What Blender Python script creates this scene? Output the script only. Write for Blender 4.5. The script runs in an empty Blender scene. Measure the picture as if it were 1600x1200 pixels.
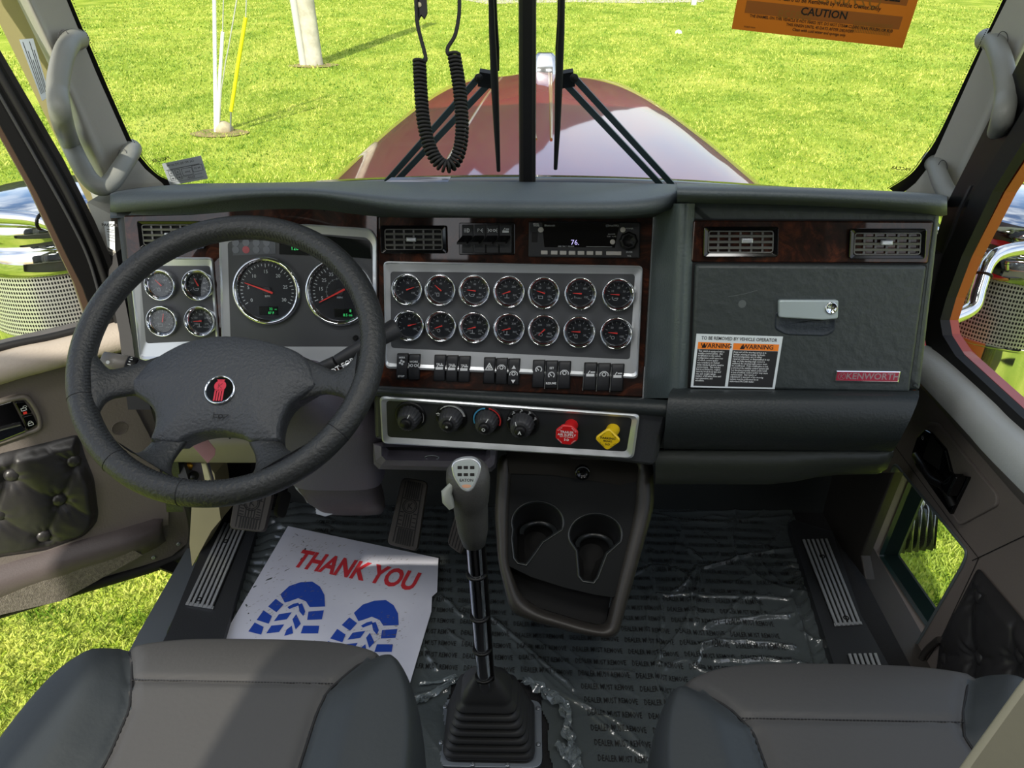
import bpy, bmesh, math, random
from mathutils import Vector, Matrix, noise
random.seed(7)
sc = bpy.context.scene
R = math.radians
# ------------------------------------------------------------------ camera
CAM = Vector((0, 0, 1.2)); PITCH = R(30); YAW = R(1.2); F = 1200.0
cd = bpy.data.cameras.new('camera'); cam = bpy.data.objects.new('camera', cd)
sc.collection.objects.link(cam); sc.camera = cam
cd.sensor_width = 36; cd.lens = 27.0; cd.clip_start = 0.02; cd.clip_end = 500
cam.location = CAM; cam.rotation_euler = (R(90) - PITCH, 0, YAW)
FW = Vector((-math.sin(YAW)*math.cos(PITCH), math.cos(YAW)*math.cos(PITCH), -math.sin(PITCH)))
RT = Vector((math.cos(YAW), math.sin(YAW), 0)); UP = RT.cross(FW)
# ------------------------------------------------------------------ sky, sun, fill lights, exposure
w = bpy.data.worlds.new('sky'); sc.world = w; w.use_nodes = True
nt = w.node_tree; nt.nodes.clear()
wo = nt.nodes.new('ShaderNodeOutputWorld'); bg = nt.nodes.new('ShaderNodeBackground')
sky = nt.nodes.new('ShaderNodeTexSky'); sky.sky_type = 'NISHITA'; sky.sun_disc = False
sky.sun_elevation = R(38); sky.sun_rotation = R(188); sky.air_density = 1.0; sky.dust_density = 1.5
tc = nt.nodes.new('ShaderNodeTexCoord'); cl = nt.nodes.new('ShaderNodeTexNoise')
cl.inputs['Scale'].default_value = 2.6; cl.inputs['Detail'].default_value = 6; cl.inputs['Roughness'].default_value = .55
cr = nt.nodes.new('ShaderNodeValToRGB'); cr.color_ramp.elements[0].position = .42; cr.color_ramp.elements[1].position = .62
mx = nt.nodes.new('ShaderNodeMixRGB'); mx.inputs[2].default_value = (6.0, 6.1, 6.3, 1)
nt.links.new(tc.outputs['Generated'], cl.inputs['Vector']); nt.links.new(cl.outputs['Fac'], cr.inputs['Fac'])
nt.links.new(cr.outputs['Color'], mx.inputs[0]); nt.links.new(sky.outputs[0], mx.inputs[1])
nt.links.new(mx.outputs[0], bg.inputs['Color']); bg.inputs['Strength'].default_value = 0.20
nt.links.new(bg.outputs[0], wo.inputs[0])
sd = bpy.data.lights.new('sun', 'SUN'); sd.energy = 4.7; sd.angle = R(.6); sd.color = (1, .93, .8)
so = bpy.data.objects.new('sun', sd); sc.collection.objects.link(so)
SUN = Vector((.17, .98, 0)).normalized()*math.cos(R(36)) + Vector((0, 0, -math.sin(R(36))))
so.rotation_euler = SUN.to_track_quat('-Z', 'Y').to_euler(); so.location = (-2, -5, 6)
for lx, ly, e, sz in ((-.42, .55, 3.4, .34), (.42, .55, 3.4, .34), (-.45, -.3, 2.4, .3), (.45, -.3, 2.4, .3)):  # area lights added under the roof to lift the dark interior
    ld = bpy.data.lights.new('cab_fill_light', 'AREA'); ld.energy = e; ld.shape = 'RECTANGLE'; ld.size = sz; ld.size_y = .2
    ld.color = (1, .98, .95)
    lo = bpy.data.objects.new('cab_fill_light', ld); sc.collection.objects.link(lo); lo.location = (lx, ly, 1.72)
vs = sc.view_settings; sc.display_settings.display_device = 'sRGB'
vs.view_transform = 'Standard'; vs.look = 'None'; vs.gamma = 1; vs.use_curve_mapping = False; vs.exposure = 0.3
sc.cycles.max_bounces = 8; sc.cycles.transparent_max_bounces = 16

# ------------------------------------------------------------------ points
def ray(x, y): return FW + RT*((x-800)/F) + UP*((600-y)/F)
def at_D(x, y, d): return CAM + ray(x, y)*d
def at_X(x, y, X): r = ray(x, y); return CAM + r*((X-CAM.x)/r.x)
def at_Y(x, y, Y): r = ray(x, y); return CAM + r*((Y-CAM.y)/r.y)
def at_Z(x, y, Z): r = ray(x, y); return CAM + r*((Z-CAM.z)/r.z)
class Fr:
    def __init__(s, o, n, up=Vector((0, 0, 1))):
        s.o = Vector(o); s.n = Vector(n).normalized(); s.u = up.cross(s.n).normalized(); s.v = s.n.cross(s.u)
    def pt(s, a, b, h=0): return s.o + s.u*a + s.v*b + s.n*h
    def px(s, x, y, h=0):
        r = ray(x, y); t = (s.o + s.n*h - CAM).dot(s.n)/r.dot(s.n); d = CAM + r*t - s.o
        return (d.dot(s.u), d.dot(s.v))
    def P(s, pts, h=0): return [s.px(x, y, h) for x, y in pts]
    def at(s, x, y, h=0): a, b = s.px(x, y, h); return s.pt(a, b, h)
    def k(s, x, y): return (s.at(x, y)-CAM).dot(FW)/F          # metres per pixel there
    def sub(s, a, b, h=0, rot=0, tilt=None):
        f = Fr.__new__(Fr); f.o = s.pt(a, b, h); c, q = math.cos(rot), math.sin(rot)
        f.u = s.u*c + s.v*q; f.v = s.v*c - s.u*q; f.n = s.n.copy(); return f
# ------------------------------------------------------------------ 2D helpers
def rpoly(p, r, k=5):
    out = []; n = len(p)
    for i in range(n):
        a = Vector(p[i-1]); b = Vector(p[i]); c = Vector(p[(i+1) % n])
        la = (a-b).length; lc = (c-b).length; rr = min(r, la*.48, lc*.48)
        s = b + (a-b)/max(la, 1e-9)*rr; e = b + (c-b)/max(lc, 1e-9)*rr
        for j in range(k+1):
            t = j/k; q = s*(1-t)**2 + b*(2*t*(1-t)) + e*t*t; out.append((q.x, q.y))
    return out
def area(p): return sum(p[i-1][0]*p[i][1]-p[i][0]*p[i-1][1] for i in range(len(p)))/2
def inset(p, d):
    s = 1 if area(p) > 0 else -1; n = len(p); out = []
    for i in range(n):
        a = Vector(p[i-1]); b = Vector(p[i]); c = Vector(p[(i+1) % n])
        e1 = (b-a); e2 = (c-b)
        if e1.length < 1e-9: e1 = e2
        if e2.length < 1e-9: e2 = e1
        n1 = Vector((-e1.y, e1.x)).normalized()*s; n2 = Vector((-e2.y, e2.x)).normalized()*s
        m = (n1+n2); m = m.normalized() if m.length > 1e-6 else n1
        q = b + m*(d/max(.5, m.dot(n1))); out.append((q.x, q.y))
    return out
def catmull(pts, n=8, closed=False):
    P = [Vector(p) for p in pts]; out = []; m = len(P)
    for i in range(m if closed else m-1):
        if closed: a, b, c, d = P[i-1], P[i], P[(i+1) % m], P[(i+2) % m]
        else: a, b, c, d = P[max(i-1, 0)], P[i], P[i+1], P[min(i+2, m-1)]
        for j in range(n):
            t = j/n
            out.append(.5*((2*b)+(c-a)*t+(2*a-5*b+4*c-d)*t*t+(3*b-a-3*c+d)*t**3))
    if not closed: out.append(P[-1])
    return out
def circ(r, n=32, cx=0, cy=0): return [(cx+r*math.cos(2*math.pi*i/n), cy+r*math.sin(2*math.pi*i/n)) for i in range(n)]
def box4(a0, b0, a1, b1): return [(a0, b0), (a1, b0), (a1, b1), (a0, b1)]
def lerp(a, b, t): return a+(b-a)*t
def sstep(a, b, x):
    t = min(1, max(0, (x-a)/(b-a))); return t*t*(3-2*t)
def interp(tab, x):
    if x <= tab[0][0]: return tab[0][1]
    for (x0, y0), (x1, y1) in zip(tab, tab[1:]):
        if x <= x1: return lerp(y0, y1, (x-x0)/(x1-x0))
    return tab[-1][1]
# ------------------------------------------------------------------ text
_tx = {}
def glyphs(s, res=2, bold=0):
    key = (s, res, bold)
    if key not in _tx:
        c = bpy.data.curves.new('t', 'FONT'); c.body = s; c.size = 1; c.align_x = 'CENTER'; c.align_y = 'CENTER'
        c.resolution_u = res; c.offset = bold
        o = bpy.data.objects.new('t', c); me = bpy.data.meshes.new_from_object(o)
        _tx[key] = ([(v.co.x, v.co.y) for v in me.vertices], [tuple(p.vertices) for p in me.polygons])
        bpy.data.objects.remove(o); bpy.data.meshes.remove(me); bpy.data.curves.remove(c)
    return _tx[key]
# ------------------------------------------------------------------ mesh builder
WL = {}
class MB:
    def __init__(s): s.v = []; s.f = []; s.m = []; s.s = []; s.uv = None
    def add(s, vs, fs, m=0, sm=False):
        b = len(s.v); s.v += [Vector(v) for v in vs]
        for f in fs: s.f.append(tuple(i+b for i in f)); s.m.append(m); s.s.append(sm)
        return s
    def loft(s, loops, m=0, sm=True, cap0=True, cap1=True, closed=True):
        n = len(loops[0]); vs = [p for l in loops for p in l]; fs = []
        for i in range(len(loops)-1):
            for j in range(n if closed else n-1):
                a = i*n+j; b = i*n+(j+1) % n; fs.append((a, b, b+n, a+n))
        s.add(vs, fs, m, sm)
        if cap0: s.add(loops[0], [tuple(range(n))[::-1]], m, False)
        if cap1: s.add(loops[-1], [tuple(range(n))], m, False)
        return s
    def tube(s, path, r, m=0, n=12, cap=True, closed=False, sq=1.0):
        P = [Vector(p) for p in path]; L = len(P); loops = []; prev = None
        for i, p in enumerate(P):
            if closed: t = P[(i+1) % L]-P[i-1]
            else: t = P[min(i+1, L-1)]-P[max(i-1, 0)]
            t.normalize()
            if prev is None: a = t.orthogonal().normalized()
            else: a = (prev - t*prev.dot(t)).normalized()
            prev = a; b = t.cross(a); rr = r[i] if isinstance(r, (list, tuple)) else r
            loops.append([p + (a*math.cos(2*math.pi*k/n) + b*math.sin(2*math.pi*k/n)*sq)*rr for k in range(n)])
        if closed: loops.append(loops[0]); cap = False
        return s.loft(loops, m, True, cap, cap)
    def lathe(s, fr, prof, m=0, n=40, sm=True, cap0=False, cap1=False, rib=0, nrib=0):
        loops = []
        for r, h in prof:
            l = []
            for i in range(n):
                a = 2*math.pi*i/n; q = r*(1+(rib*math.cos(nrib*a) if nrib else 0)); l.append(fr.pt(q*math.cos(a), q*math.sin(a), h))
            loops.append(l)
        return s.loft(loops, m, sm, cap0, cap1)
    def rings(s, fr, lst, m=0, sm=False, cap0=False, cap1=True):
        return s.loft([[fr.pt(a, b, h) for a, b in p] for p, h in lst], m, sm, cap0, cap1)
    def plate(s, fr, p, h0, h1, bev=.001, m=0, sm=False):
        return s.rings(fr, [(p, h0), (p, h1-bev), (inset(p, bev*.35), h1-bev*.35), (inset(p, bev), h1)], m, sm, True, True)
    def bar(s, a, b, wd, th, m=0, up=Vector((0, 0, 1))):
        a = Vector(a); b = Vector(b); d = (b-a).normalized(); x = d.cross(up); x = x.normalized() if x.length > 1e-5 else d.orthogonal().normalized()
        z = x.cross(d); q = [x*wd/2+z*th/2, -x*wd/2+z*th/2, -x*wd/2-z*th/2, x*wd/2-z*th/2]
        return s.loft([[a+i for i in q], [b+i for i in q]], m, False)
    def text(s, fr, t, a, b, size, rot=0, h=.0003, m=0, mir=False, sx=1, res=2, bold=0, shear=0):
        vs, fs = glyphs(t, res, bold); c, q = math.cos(rot), math.sin(rot); o = []
        for x, y in vs:
            x = (x+y*shear)*sx*size*(-1 if mir else 1); y = y*size
            o.append(fr.pt(a+x*c-y*q, b+x*q+y*c, h))
        return s.add(o, fs, m, False)
    def pick(s, fr, pts, h=.0003, m=0):      # flat filled outline
        return s.add([fr.pt(a, b, h) for a, b in pts], [tuple(range(len(pts)))], m, False)
    def line(s, fr, pts, wd, h=.0003, m=0, closed=False):
        P = [Vector(p) for p in pts]; n = len(P)
        for i in range(n if closed else n-1):
            a, b = P[i], P[(i+1) % n]; d = (b-a)
            if d.length < 1e-9: continue
            d.normalize(); q = Vector((-d.y, d.x))*wd/2; e = d*wd*.3
            s.pick(fr, [tuple(a+q-e), tuple(a-q-e), tuple(b-q+e), tuple(b+q+e)], h, m)
        return s
    def arc(s, fr, r, a0, a1, wd, h=.0003, m=0, cx=0, cy=0, n=24):
        return s.line(fr, [(cx+r*math.cos(lerp(a0, a1, i/n)), cy+r*math.sin(lerp(a0, a1, i/n))) for i in range(n+1)], wd, h, m)
    def build(s, name, mats, parent=None, label=None, cat=None, group=None, kind=None, norm=True, flip=False):
        mats = mats if isinstance(mats, (list, tuple)) else [mats]
        xs = [v.x for v in s.v]; ys = [v.y for v in s.v]; zs = [v.z for v in s.v]
        o0 = Vector(((min(xs)+max(xs))/2, (min(ys)+max(ys))/2, min(zs)))
        me = bpy.data.meshes.new(name); me.from_pydata([tuple(v-o0) for v in s.v], [], s.f)
        for mt in mats: me.materials.append(mt)
        me.polygons.foreach_set('material_index', s.m); me.polygons.foreach_set('use_smooth', s.s)
        if s.uv:
            l = me.uv_layers.new(name='uv')
            for lp in me.loops: l.data[lp.index].uv = s.uv[lp.vertex_index]
        if norm:
            bm = bmesh.new(); bm.from_mesh(me); bmesh.ops.recalc_face_normals(bm, faces=bm.faces); bm.to_mesh(me); bm.free()
        me.update()
        ob = bpy.data.objects.new(name, me); sc.collection.objects.link(ob); place(ob, o0, parent)
        if label: ob['label'] = label
        if cat: ob['category'] = cat
        if group: ob['group'] = group
        if kind: ob['kind'] = kind
        return ob
def place(ob, wl, parent=None):
    WL[ob.name] = Vector(wl)
    if parent: ob.parent = parent; ob.location = Vector(wl)-WL[parent.name]
    else: ob.location = wl
def thing(name, loc, label, cat, group=None, kind=None):
    o = bpy.data.objects.new(name, None); sc.collection.objects.link(o); place(o, loc); o.empty_display_size = .05
    o['label'] = label; o['category'] = cat
    if group: o['group'] = group
    if kind: o['kind'] = kind
    return o
def fixdoubles(ob):
    bm = bmesh.new(); bm.from_mesh(ob.data); bmesh.ops.remove_doubles(bm, verts=bm.verts, dist=1e-5)
    bmesh.ops.recalc_face_normals(bm, faces=bm.faces); bm.to_mesh(ob.data); bm.free()
# ------------------------------------------------------------------ materials
def srgb(r, g, b):
    f = lambda c: (c/255/12.92) if c/255 <= .04045 else ((c/255+.055)/1.055)**2.4
    return (f(r), f(g), f(b), 1)
MATS = {}
def mat(name, col, rough=.5, metal=0, bump=0, bscale=400, spec=.5, coat=0, col2=None, cscale=5, emit=None, estr=0,
        alpha=1, btype='noise', detail=3, stretch=None, crough=.05, lo=.35, hi=.65):
    m = bpy.data.materials.new(name); m.use_nodes = True; n = m.node_tree; b = n.nodes['Principled BSDF']
    b.inputs['Base Color'].default_value = col; b.inputs['Roughness'].default_value = rough; b.inputs['Metallic'].default_value = metal
    b.inputs['Specular IOR Level'].default_value = spec; b.inputs['Coat Weight'].default_value = coat; b.inputs['Coat Roughness'].default_value = crough
    b.inputs['Alpha'].default_value = alpha
    tc = n.nodes.new('ShaderNodeTexCoord'); src = tc.outputs['Object']
    if stretch:
        mp = n.nodes.new('ShaderNodeMapping'); mp.inputs['Scale'].default_value = stretch; n.links.new(src, mp.inputs[0]); src = mp.outputs[0]
    if col2:
        t = n.nodes.new('ShaderNodeTexNoise'); t.inputs['Scale'].default_value = cscale; t.inputs['Detail'].default_value = 5
        t.inputs['Roughness'].default_value = .6
        r = n.nodes.new('ShaderNodeValToRGB'); r.color_ramp.elements[0].color = col; r.color_ramp.elements[1].color = col2
        r.color_ramp.elements[0].position = lo; r.color_ramp.elements[1].position = hi
        n.links.new(src, t.inputs['Vector']); n.links.new(t.outputs['Fac'], r.inputs[0]); n.links.new(r.outputs[0], b.inputs['Base Color'])
    if bump:
        if btype == 'voronoi':
            t = n.nodes.new('ShaderNodeTexVoronoi'); t.inputs['Scale'].default_value = bscale; out = t.outputs['Distance']
        else:
            t = n.nodes.new('ShaderNodeTexNoise'); t.inputs['Scale'].default_value = bscale; t.inputs['Detail'].default_value = detail; out = t.outputs['Fac']
        n.links.new(src, t.inputs['Vector'])
        bp = n.nodes.new('ShaderNodeBump'); bp.inputs['Strength'].default_value = bump; bp.inputs['Distance'].default_value = .002
        n.links.new(out, bp.inputs['Height']); n.links.new(bp.outputs[0], b.inputs['Normal'])
    if emit:
        b.inputs['Emission Color'].default_value = emit; b.inputs['Emission Strength'].default_value = estr
    MATS[name] = m; return m
M = dict(
 leather=mat('black_leather', srgb(42, 44, 45), .44, bump=.8, bscale=200, detail=4, spec=.45),
 seat=mat('seat_vinyl_panel', srgb(69, 68, 67), .48, bump=.12, bscale=160, spec=.4),
 seat2=mat('seat_vinyl_bolster', srgb(49, 53, 55), .46, bump=.12, bscale=160, spec=.4),
 seam=mat('seam_thread', srgb(18, 18, 20), .7),
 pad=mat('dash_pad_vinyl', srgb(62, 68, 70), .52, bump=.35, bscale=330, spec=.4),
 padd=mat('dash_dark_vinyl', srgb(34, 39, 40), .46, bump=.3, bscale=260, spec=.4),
 glove=mat('glovebox_leather_grain', srgb(54, 60, 60), .48, bump=1, bscale=70, detail=5, spec=.4),
 panel=mat('gauge_panel_charcoal', srgb(68, 70, 73), .42, bump=.03, bscale=800, spec=.4),
 black=mat('black_plastic', srgb(15, 15, 16), .45, spec=.3),
 void=mat('recess_shade_black', srgb(5, 5, 6), .8),  # near-black colour stands in for shade in openings and gaps
 gloss=mat('gloss_black_plastic', srgb(10, 10, 12), .12, spec=.5),
 dplast=mat('dark_grey_plastic', srgb(46, 47, 50), .5, bump=.12, bscale=500, spec=.4),
 silver=mat('brushed_silver', srgb(200, 204, 208), .34, metal=.6, bump=.03, bscale=600, stretch=(1, 60, 60)),
 chrome=mat('chrome', srgb(225, 228, 232), .05, metal=1),
 white=mat('white_print', srgb(225, 228, 230), .6),
 wprint=mat('pale_print', srgb(160, 163, 165), .6),
 red=mat('red_needle', srgb(215, 60, 52), .4, emit=srgb(200, 40, 35), estr=.15),
 dial=mat('dial_black', srgb(32, 34, 38), .3, spec=.5),
 lcd=mat('lcd_dark', srgb(10, 14, 12), .2),
 green=mat('lcd_green', srgb(60, 200, 110), .5, emit=srgb(60, 210, 110), estr=.7),
 lilac=mat('lcd_lilac', srgb(200, 190, 240), .5, emit=srgb(190, 180, 240), estr=.8),
 taupe=mat('door_taupe_vinyl', srgb(114, 107, 103), .58, bump=.3, bscale=240, spec=.35),
 taupe2=mat('door_brown_vinyl', srgb(92, 87, 85), .55, bump=.3, bscale=240, spec=.35),
 ledge=mat('sunlit_ledge_vinyl', srgb(172, 162, 150), .55, bump=.3, bscale=260, spec=.35),  # paler than the door trim, sunlight put into the colour
 carpet=mat('door_carpet', srgb(118, 112, 104), .95, bump=1, bscale=420, col2=srgb(92, 86, 80), cscale=160),
 fcarpet=mat('floor_carpet', srgb(26, 26, 28), .95, bump=.9, bscale=500),
 pillar=mat('pillar_grey_vinyl', srgb(162, 161, 152), .55, bump=.2, bscale=200, spec=.35),
 rubber=mat('black_rubber', srgb(24, 24, 25), .62, spec=.35),
 boot=mat('gaiter_rubber', srgb(44, 45, 47), .5, spec=.45),
 pedal=mat('pedal_rubber', srgb(72, 68, 66), .6, bump=.1, bscale=300, spec=.35),
 steel=mat('steel_plate', srgb(150, 156, 164), .35, metal=.7),
 alu=mat('aluminium_sill', srgb(128, 136, 144), .45, metal=.6, bump=.1, bscale=60),
 mauve=mat('column_shroud_plastic', srgb(96, 92, 102), .5, bump=.25, bscale=420, spec=.4),
 beige=mat('knee_panel_plastic', srgb(134, 128, 112), .5, spec=.4),
 console=mat('console_brown_plastic', srgb(54, 51, 48), .42, bump=.15, bscale=400, spec=.45),
 paper=mat('paper', srgb(214, 216, 228), .8, col2=srgb(206, 208, 222), cscale=8),
 pred=mat('print_red', srgb(212, 52, 62), .7), pblue=mat('print_blue', srgb(28, 70, 170), .7),
 dirt=mat('dirt_smudge', srgb(120, 112, 104), .9),
 orange=mat('orange_card', srgb(208, 116, 12), .7), orange2=mat('orange_card_band', srgb(150, 84, 22), .7),
 olive=mat('card_show_through', srgb(140, 92, 24), .7), ink=mat('black_ink', srgb(18, 14, 12), .7),
 stick=mat('sticker_white', srgb(214, 222, 224), .6), sorange=mat('warning_orange', srgb(240, 130, 30), .6), sblack=mat('sticker_black', srgb(30, 30, 32), .6),
 grey=mat('sticker_grey', srgb(168, 176, 182), .6),
 kred=mat('badge_red', srgb(150, 14, 52), .3), ered=mat('emblem_red', srgb(205, 40, 62), .35),
 vred=mat('valve_red', srgb(196, 26, 30), .35, spec=.5), vyel=mat('valve_yellow', srgb(226, 190, 28), .35, spec=.5),
 pink=mat('pink_tag', srgb(176, 128, 128), .6),
 brass=mat('brass', srgb(190, 140, 50), .3, metal=1),
 bluep=mat('print_light_blue', srgb(80, 170, 215), .5), redp=mat('print_bright_red', srgb(220, 60, 60), .5),
 polew=mat('weathered_pole', srgb(205, 200, 185), .8, col2=srgb(170, 165, 150), cscale=4, bump=.3, bscale=20),
 wpvc=mat('white_tube', srgb(235, 238, 240), .5), ypvc=mat('yellow_tube', srgb(225, 220, 20), .5), wire=mat('steel_wire', srgb(200, 202, 200), .4, metal=.6),
 rock=mat('pale_rock', srgb(190, 180, 150), .9, bump=1, bscale=8, col2=srgb(150, 140, 115), cscale=6),
 soil=mat('bare_soil', srgb(165, 140, 100), .95, col2=srgb(120, 120, 60), cscale=5),
 paint=mat('red_body_paint', srgb(172, 26, 22), .35, coat=1, crough=.03, spec=.3), gold=mat('gold_pinstripe', srgb(190, 140, 70), .3, coat=.6),
 tan=mat('tan_panel', srgb(126, 122, 104), .6, bump=.1, bscale=100),
 knob=mat('shifter_knob', srgb(64, 64, 62), .48, bump=.35, bscale=500, spec=.45),
 knobp=mat('shifter_plate', srgb(160, 168, 166), .4),
 headl=mat('headliner', srgb(120, 117, 110), .9), plasticf=None)
def wood():
    m = bpy.data.materials.new('burl_wood'); m.use_nodes = True; n = m.node_tree; b = n.nodes['Principled BSDF']
    tc = n.nodes.new('ShaderNodeTexCoord')
    a = n.nodes.new('ShaderNodeTexNoise'); a.inputs['Scale'].default_value = 14; a.inputs['Detail'].default_value = 8; a.inputs['Distortion'].default_value = 2.5; a.inputs['Roughness'].default_value = .7
    r = n.nodes.new('ShaderNodeValToRGB'); e = r.color_ramp.elements
    e[0].position = .32; e[0].color = srgb(12, 7, 5); e[1].position = .72; e[1].color = srgb(98, 48, 26)
    x = e.new(.5); x.color = srgb(40, 18, 10); x = e.new(.58); x.color = srgb(64, 30, 16)
    n.links.new(tc.outputs['Object'], a.inputs['Vector']); n.links.new(a.outputs['Fac'], r.inputs[0]); n.links.new(r.outputs[0], b.inputs['Base Color'])
    b.inputs['Roughness'].default_value = .5; b.inputs['Specular IOR Level'].default_value = .1; b.inputs['Coat Weight'].default_value = .8; b.inputs['Coat Roughness'].default_value = .03
    return m
M['wood'] = wood()
def glassm(name, tint, refl=.06, rough=0.0):
    m = bpy.data.materials.new(name); m.use_nodes = True; n = m.node_tree; n.nodes.clear()
    o = n.nodes.new('ShaderNodeOutputMaterial'); t = n.nodes.new('ShaderNodeBsdfTransparent'); t.inputs[0].default_value = tint
    g = n.nodes.new('ShaderNodeBsdfGlossy'); g.inputs['Roughness'].default_value = rough
    f = n.nodes.new('ShaderNodeLayerWeight'); f.inputs[0].default_value = .5
    pw = n.nodes.new('ShaderNodeMath'); pw.operation = 'POWER'; pw.inputs[1].default_value = 5; n.links.new(f.outputs['Facing'], pw.inputs[0])
    ma = n.nodes.new('ShaderNodeMath'); ma.operation = 'MULTIPLY_ADD'; ma.inputs[1].default_value = .6; ma.inputs[2].default_value = .02; n.links.new(pw.outputs[0], ma.inputs[0])
    mx = n.nodes.new('ShaderNodeMixShader'); n.links.new(ma.outputs[0], mx.inputs[0]); n.links.new(t.outputs[0], mx.inputs[1]); n.links.new(g.outputs[0], mx.inputs[2])
    n.links.new(mx.outputs[0], o.inputs[0]); return m
M['glass'] = glassm('window_glass', (.97, .98, .97, 1))
M['gglass'] = glassm('gauge_glass', (.93, .94, .95, 1))
def filmm(name='protective_film'):
    m = bpy.data.materials.new(name); m.use_nodes = True; n = m.node_tree; b = n.nodes['Principled BSDF']; o = n.nodes['Material Output']
    b.inputs['Base Color'].default_value = srgb(82, 89, 91); b.inputs['Roughness'].default_value = .18; b.inputs['Specular IOR Level'].default_value = .7
    b.inputs['Coat Weight'].default_value = 1; b.inputs['Coat Roughness'].default_value = .06
    b.inputs['Alpha'].default_value = .92
    tc = n.nodes.new('ShaderNodeTexCoord'); t = n.nodes.new('ShaderNodeTexNoise'); t.inputs['Scale'].default_value = 60; t.inputs['Detail'].default_value = 3; t.inputs['Distortion'].default_value = 1
    bp = n.nodes.new('ShaderNodeBump'); bp.inputs['Strength'].default_value = .35; bp.inputs['Distance'].default_value = .003
    n.links.new(tc.outputs['Object'], t.inputs['Vector']); n.links.new(t.outputs['Fac'], bp.inputs['Height']); n.links.new(bp.outputs[0], b.inputs['Normal'])
    n.links.new(bp.outputs[0], b.inputs['Coat Normal'])
    return m
M['film'] = filmm()
M['bag'] = mat('clear_plastic_bag', srgb(190, 195, 200), .2, spec=.6, alpha=.55, bump=.5, bscale=40)
def perf():
    m = bpy.data.materials.new('perforated_steel'); m.use_nodes = True; n = m.node_tree; b = n.nodes['Principled BSDF']
    b.inputs['Base Color'].default_value = srgb(222, 222, 220); b.inputs['Metallic'].default_value = .65; b.inputs['Roughness'].default_value = .3
    uv = n.nodes.new('ShaderNodeUVMap'); sx = n.nodes.new('ShaderNodeSeparateXYZ'); n.links.new(uv.outputs[0], sx.inputs[0])
    def mth(op, a, bb=None):
        q = n.nodes.new('ShaderNodeMath'); q.operation = op
        for i, v in enumerate((a, bb)):
            if v is None: continue
            if isinstance(v, (int, float)): q.inputs[i].default_value = v
            else: n.links.new(v, q.inputs[i])
        return q.outputs[0]
    p = 2*math.pi/.0125
    cu = mth('COSINE', mth('MULTIPLY', sx.outputs[0], p)); cv = mth('COSINE', mth('MULTIPLY', sx.outputs[1], p*.62))
    h = mth('MULTIPLY', cu, cv); g = mth('LESS_THAN', mth('ABSOLUTE', h), .5)
    n.links.new(g, b.inputs['Alpha']); return m
M['perf'] = perf()
M['clip'] = M['black']
def grassm():
    m = bpy.data.materials.new('lawn'); m.use_nodes = True; n = m.node_tree; b = n.nodes['Principled BSDF']
    tc = n.nodes.new('ShaderNodeTexCoord')
    def nz(s, d=4, st=None, dist=0):
        t = n.nodes.new('ShaderNodeTexNoise'); t.inputs['Scale'].default_value = s; t.inputs['Detail'].default_value = d; t.inputs['Distortion'].default_value = dist
        mp = n.nodes.new('ShaderNodeMapping'); mp.inputs['Scale'].default_value = st or (1, 1, 1)
        n.links.new(tc.outputs['Object'], mp.inputs[0]); n.links.new(mp.outputs[0], t.inputs['Vector']); return t.outputs['Fac']
    r = n.nodes.new('ShaderNodeValToRGB'); e = r.color_ramp.elements
    e[0].position = .36; e[0].color = srgb(104, 134, 34); e[1].position = .62; e[1].color = srgb(206, 210, 98)
    x = e.new(.5); x.color = srgb(158, 180, 58)
    a = nz(30, 5); bb = nz(1.2, 3, (1, .5, 1)); c = nz(.35, 2)
    ad = n.nodes.new('ShaderNodeMath'); ad.operation = 'MULTIPLY_ADD'; ad.inputs[1].default_value = .35
    n.links.new(bb, ad.inputs[0]); 
    m2 = n.nodes.new('ShaderNodeMath'); m2.operation = 'MULTIPLY_ADD'; m2.inputs[1].default_value = .25; n.links.new(c, m2.inputs[0])
    m3 = n.nodes.new('ShaderNodeMath'); m3.operation = 'MULTIPLY'; m3.inputs[1].default_value = .42; n.links.new(a, m3.inputs[0])
    n.links.new(m3.outputs[0], m2.inputs[2]); n.links.new(m2.outputs[0], ad.inputs[2])
    n.links.new(ad.outputs[0], r.inputs[0]); n.links.new(r.outputs[0], b.inputs['Base Color'])
    b.inputs['Roughness'].default_value = .8; b.inputs['Specular IOR Level'].default_value = .1
    bp = n.nodes.new('ShaderNodeBump'); bp.inputs['Strength'].default_value = .7; bp.inputs['Distance'].default_value = .05
    n.links.new(nz(45, 4), bp.inputs['Height']); n.links.new(bp.outputs[0], b.inputs['Normal'])
    return m
M['lawn'] = grassm()
M['blade'] = mat('grass_blade', srgb(108, 136, 40), .6, col2=srgb(208, 210, 108), cscale=7, spec=.2, lo=.4, hi=.62)
bn = M['blade'].node_tree; bb_ = bn.nodes['Principled BSDF']; t2 = bn.nodes.new('ShaderNodeTexNoise'); t2.inputs['Scale'].default_value = .9; t2.inputs['Detail'].default_value = 4
mp2 = bn.nodes.new('ShaderNodeMapping'); mp2.inputs['Scale'].default_value = (1, .45, 1); tc2 = bn.nodes.new('ShaderNodeTexCoord'); bn.links.new(tc2.outputs['Object'], mp2.inputs[0]); bn.links.new(mp2.outputs[0], t2.inputs['Vector'])
r2 = bn.nodes.new('ShaderNodeValToRGB'); r2.color_ramp.elements[0].position = .4; r2.color_ramp.elements[0].color = (.62, .78, .6, 1); r2.color_ramp.elements[1].position = .6; r2.color_ramp.elements[1].color = (1, 1, 1, 1); bn.links.new(t2.outputs['Fac'], r2.inputs[0])
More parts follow.
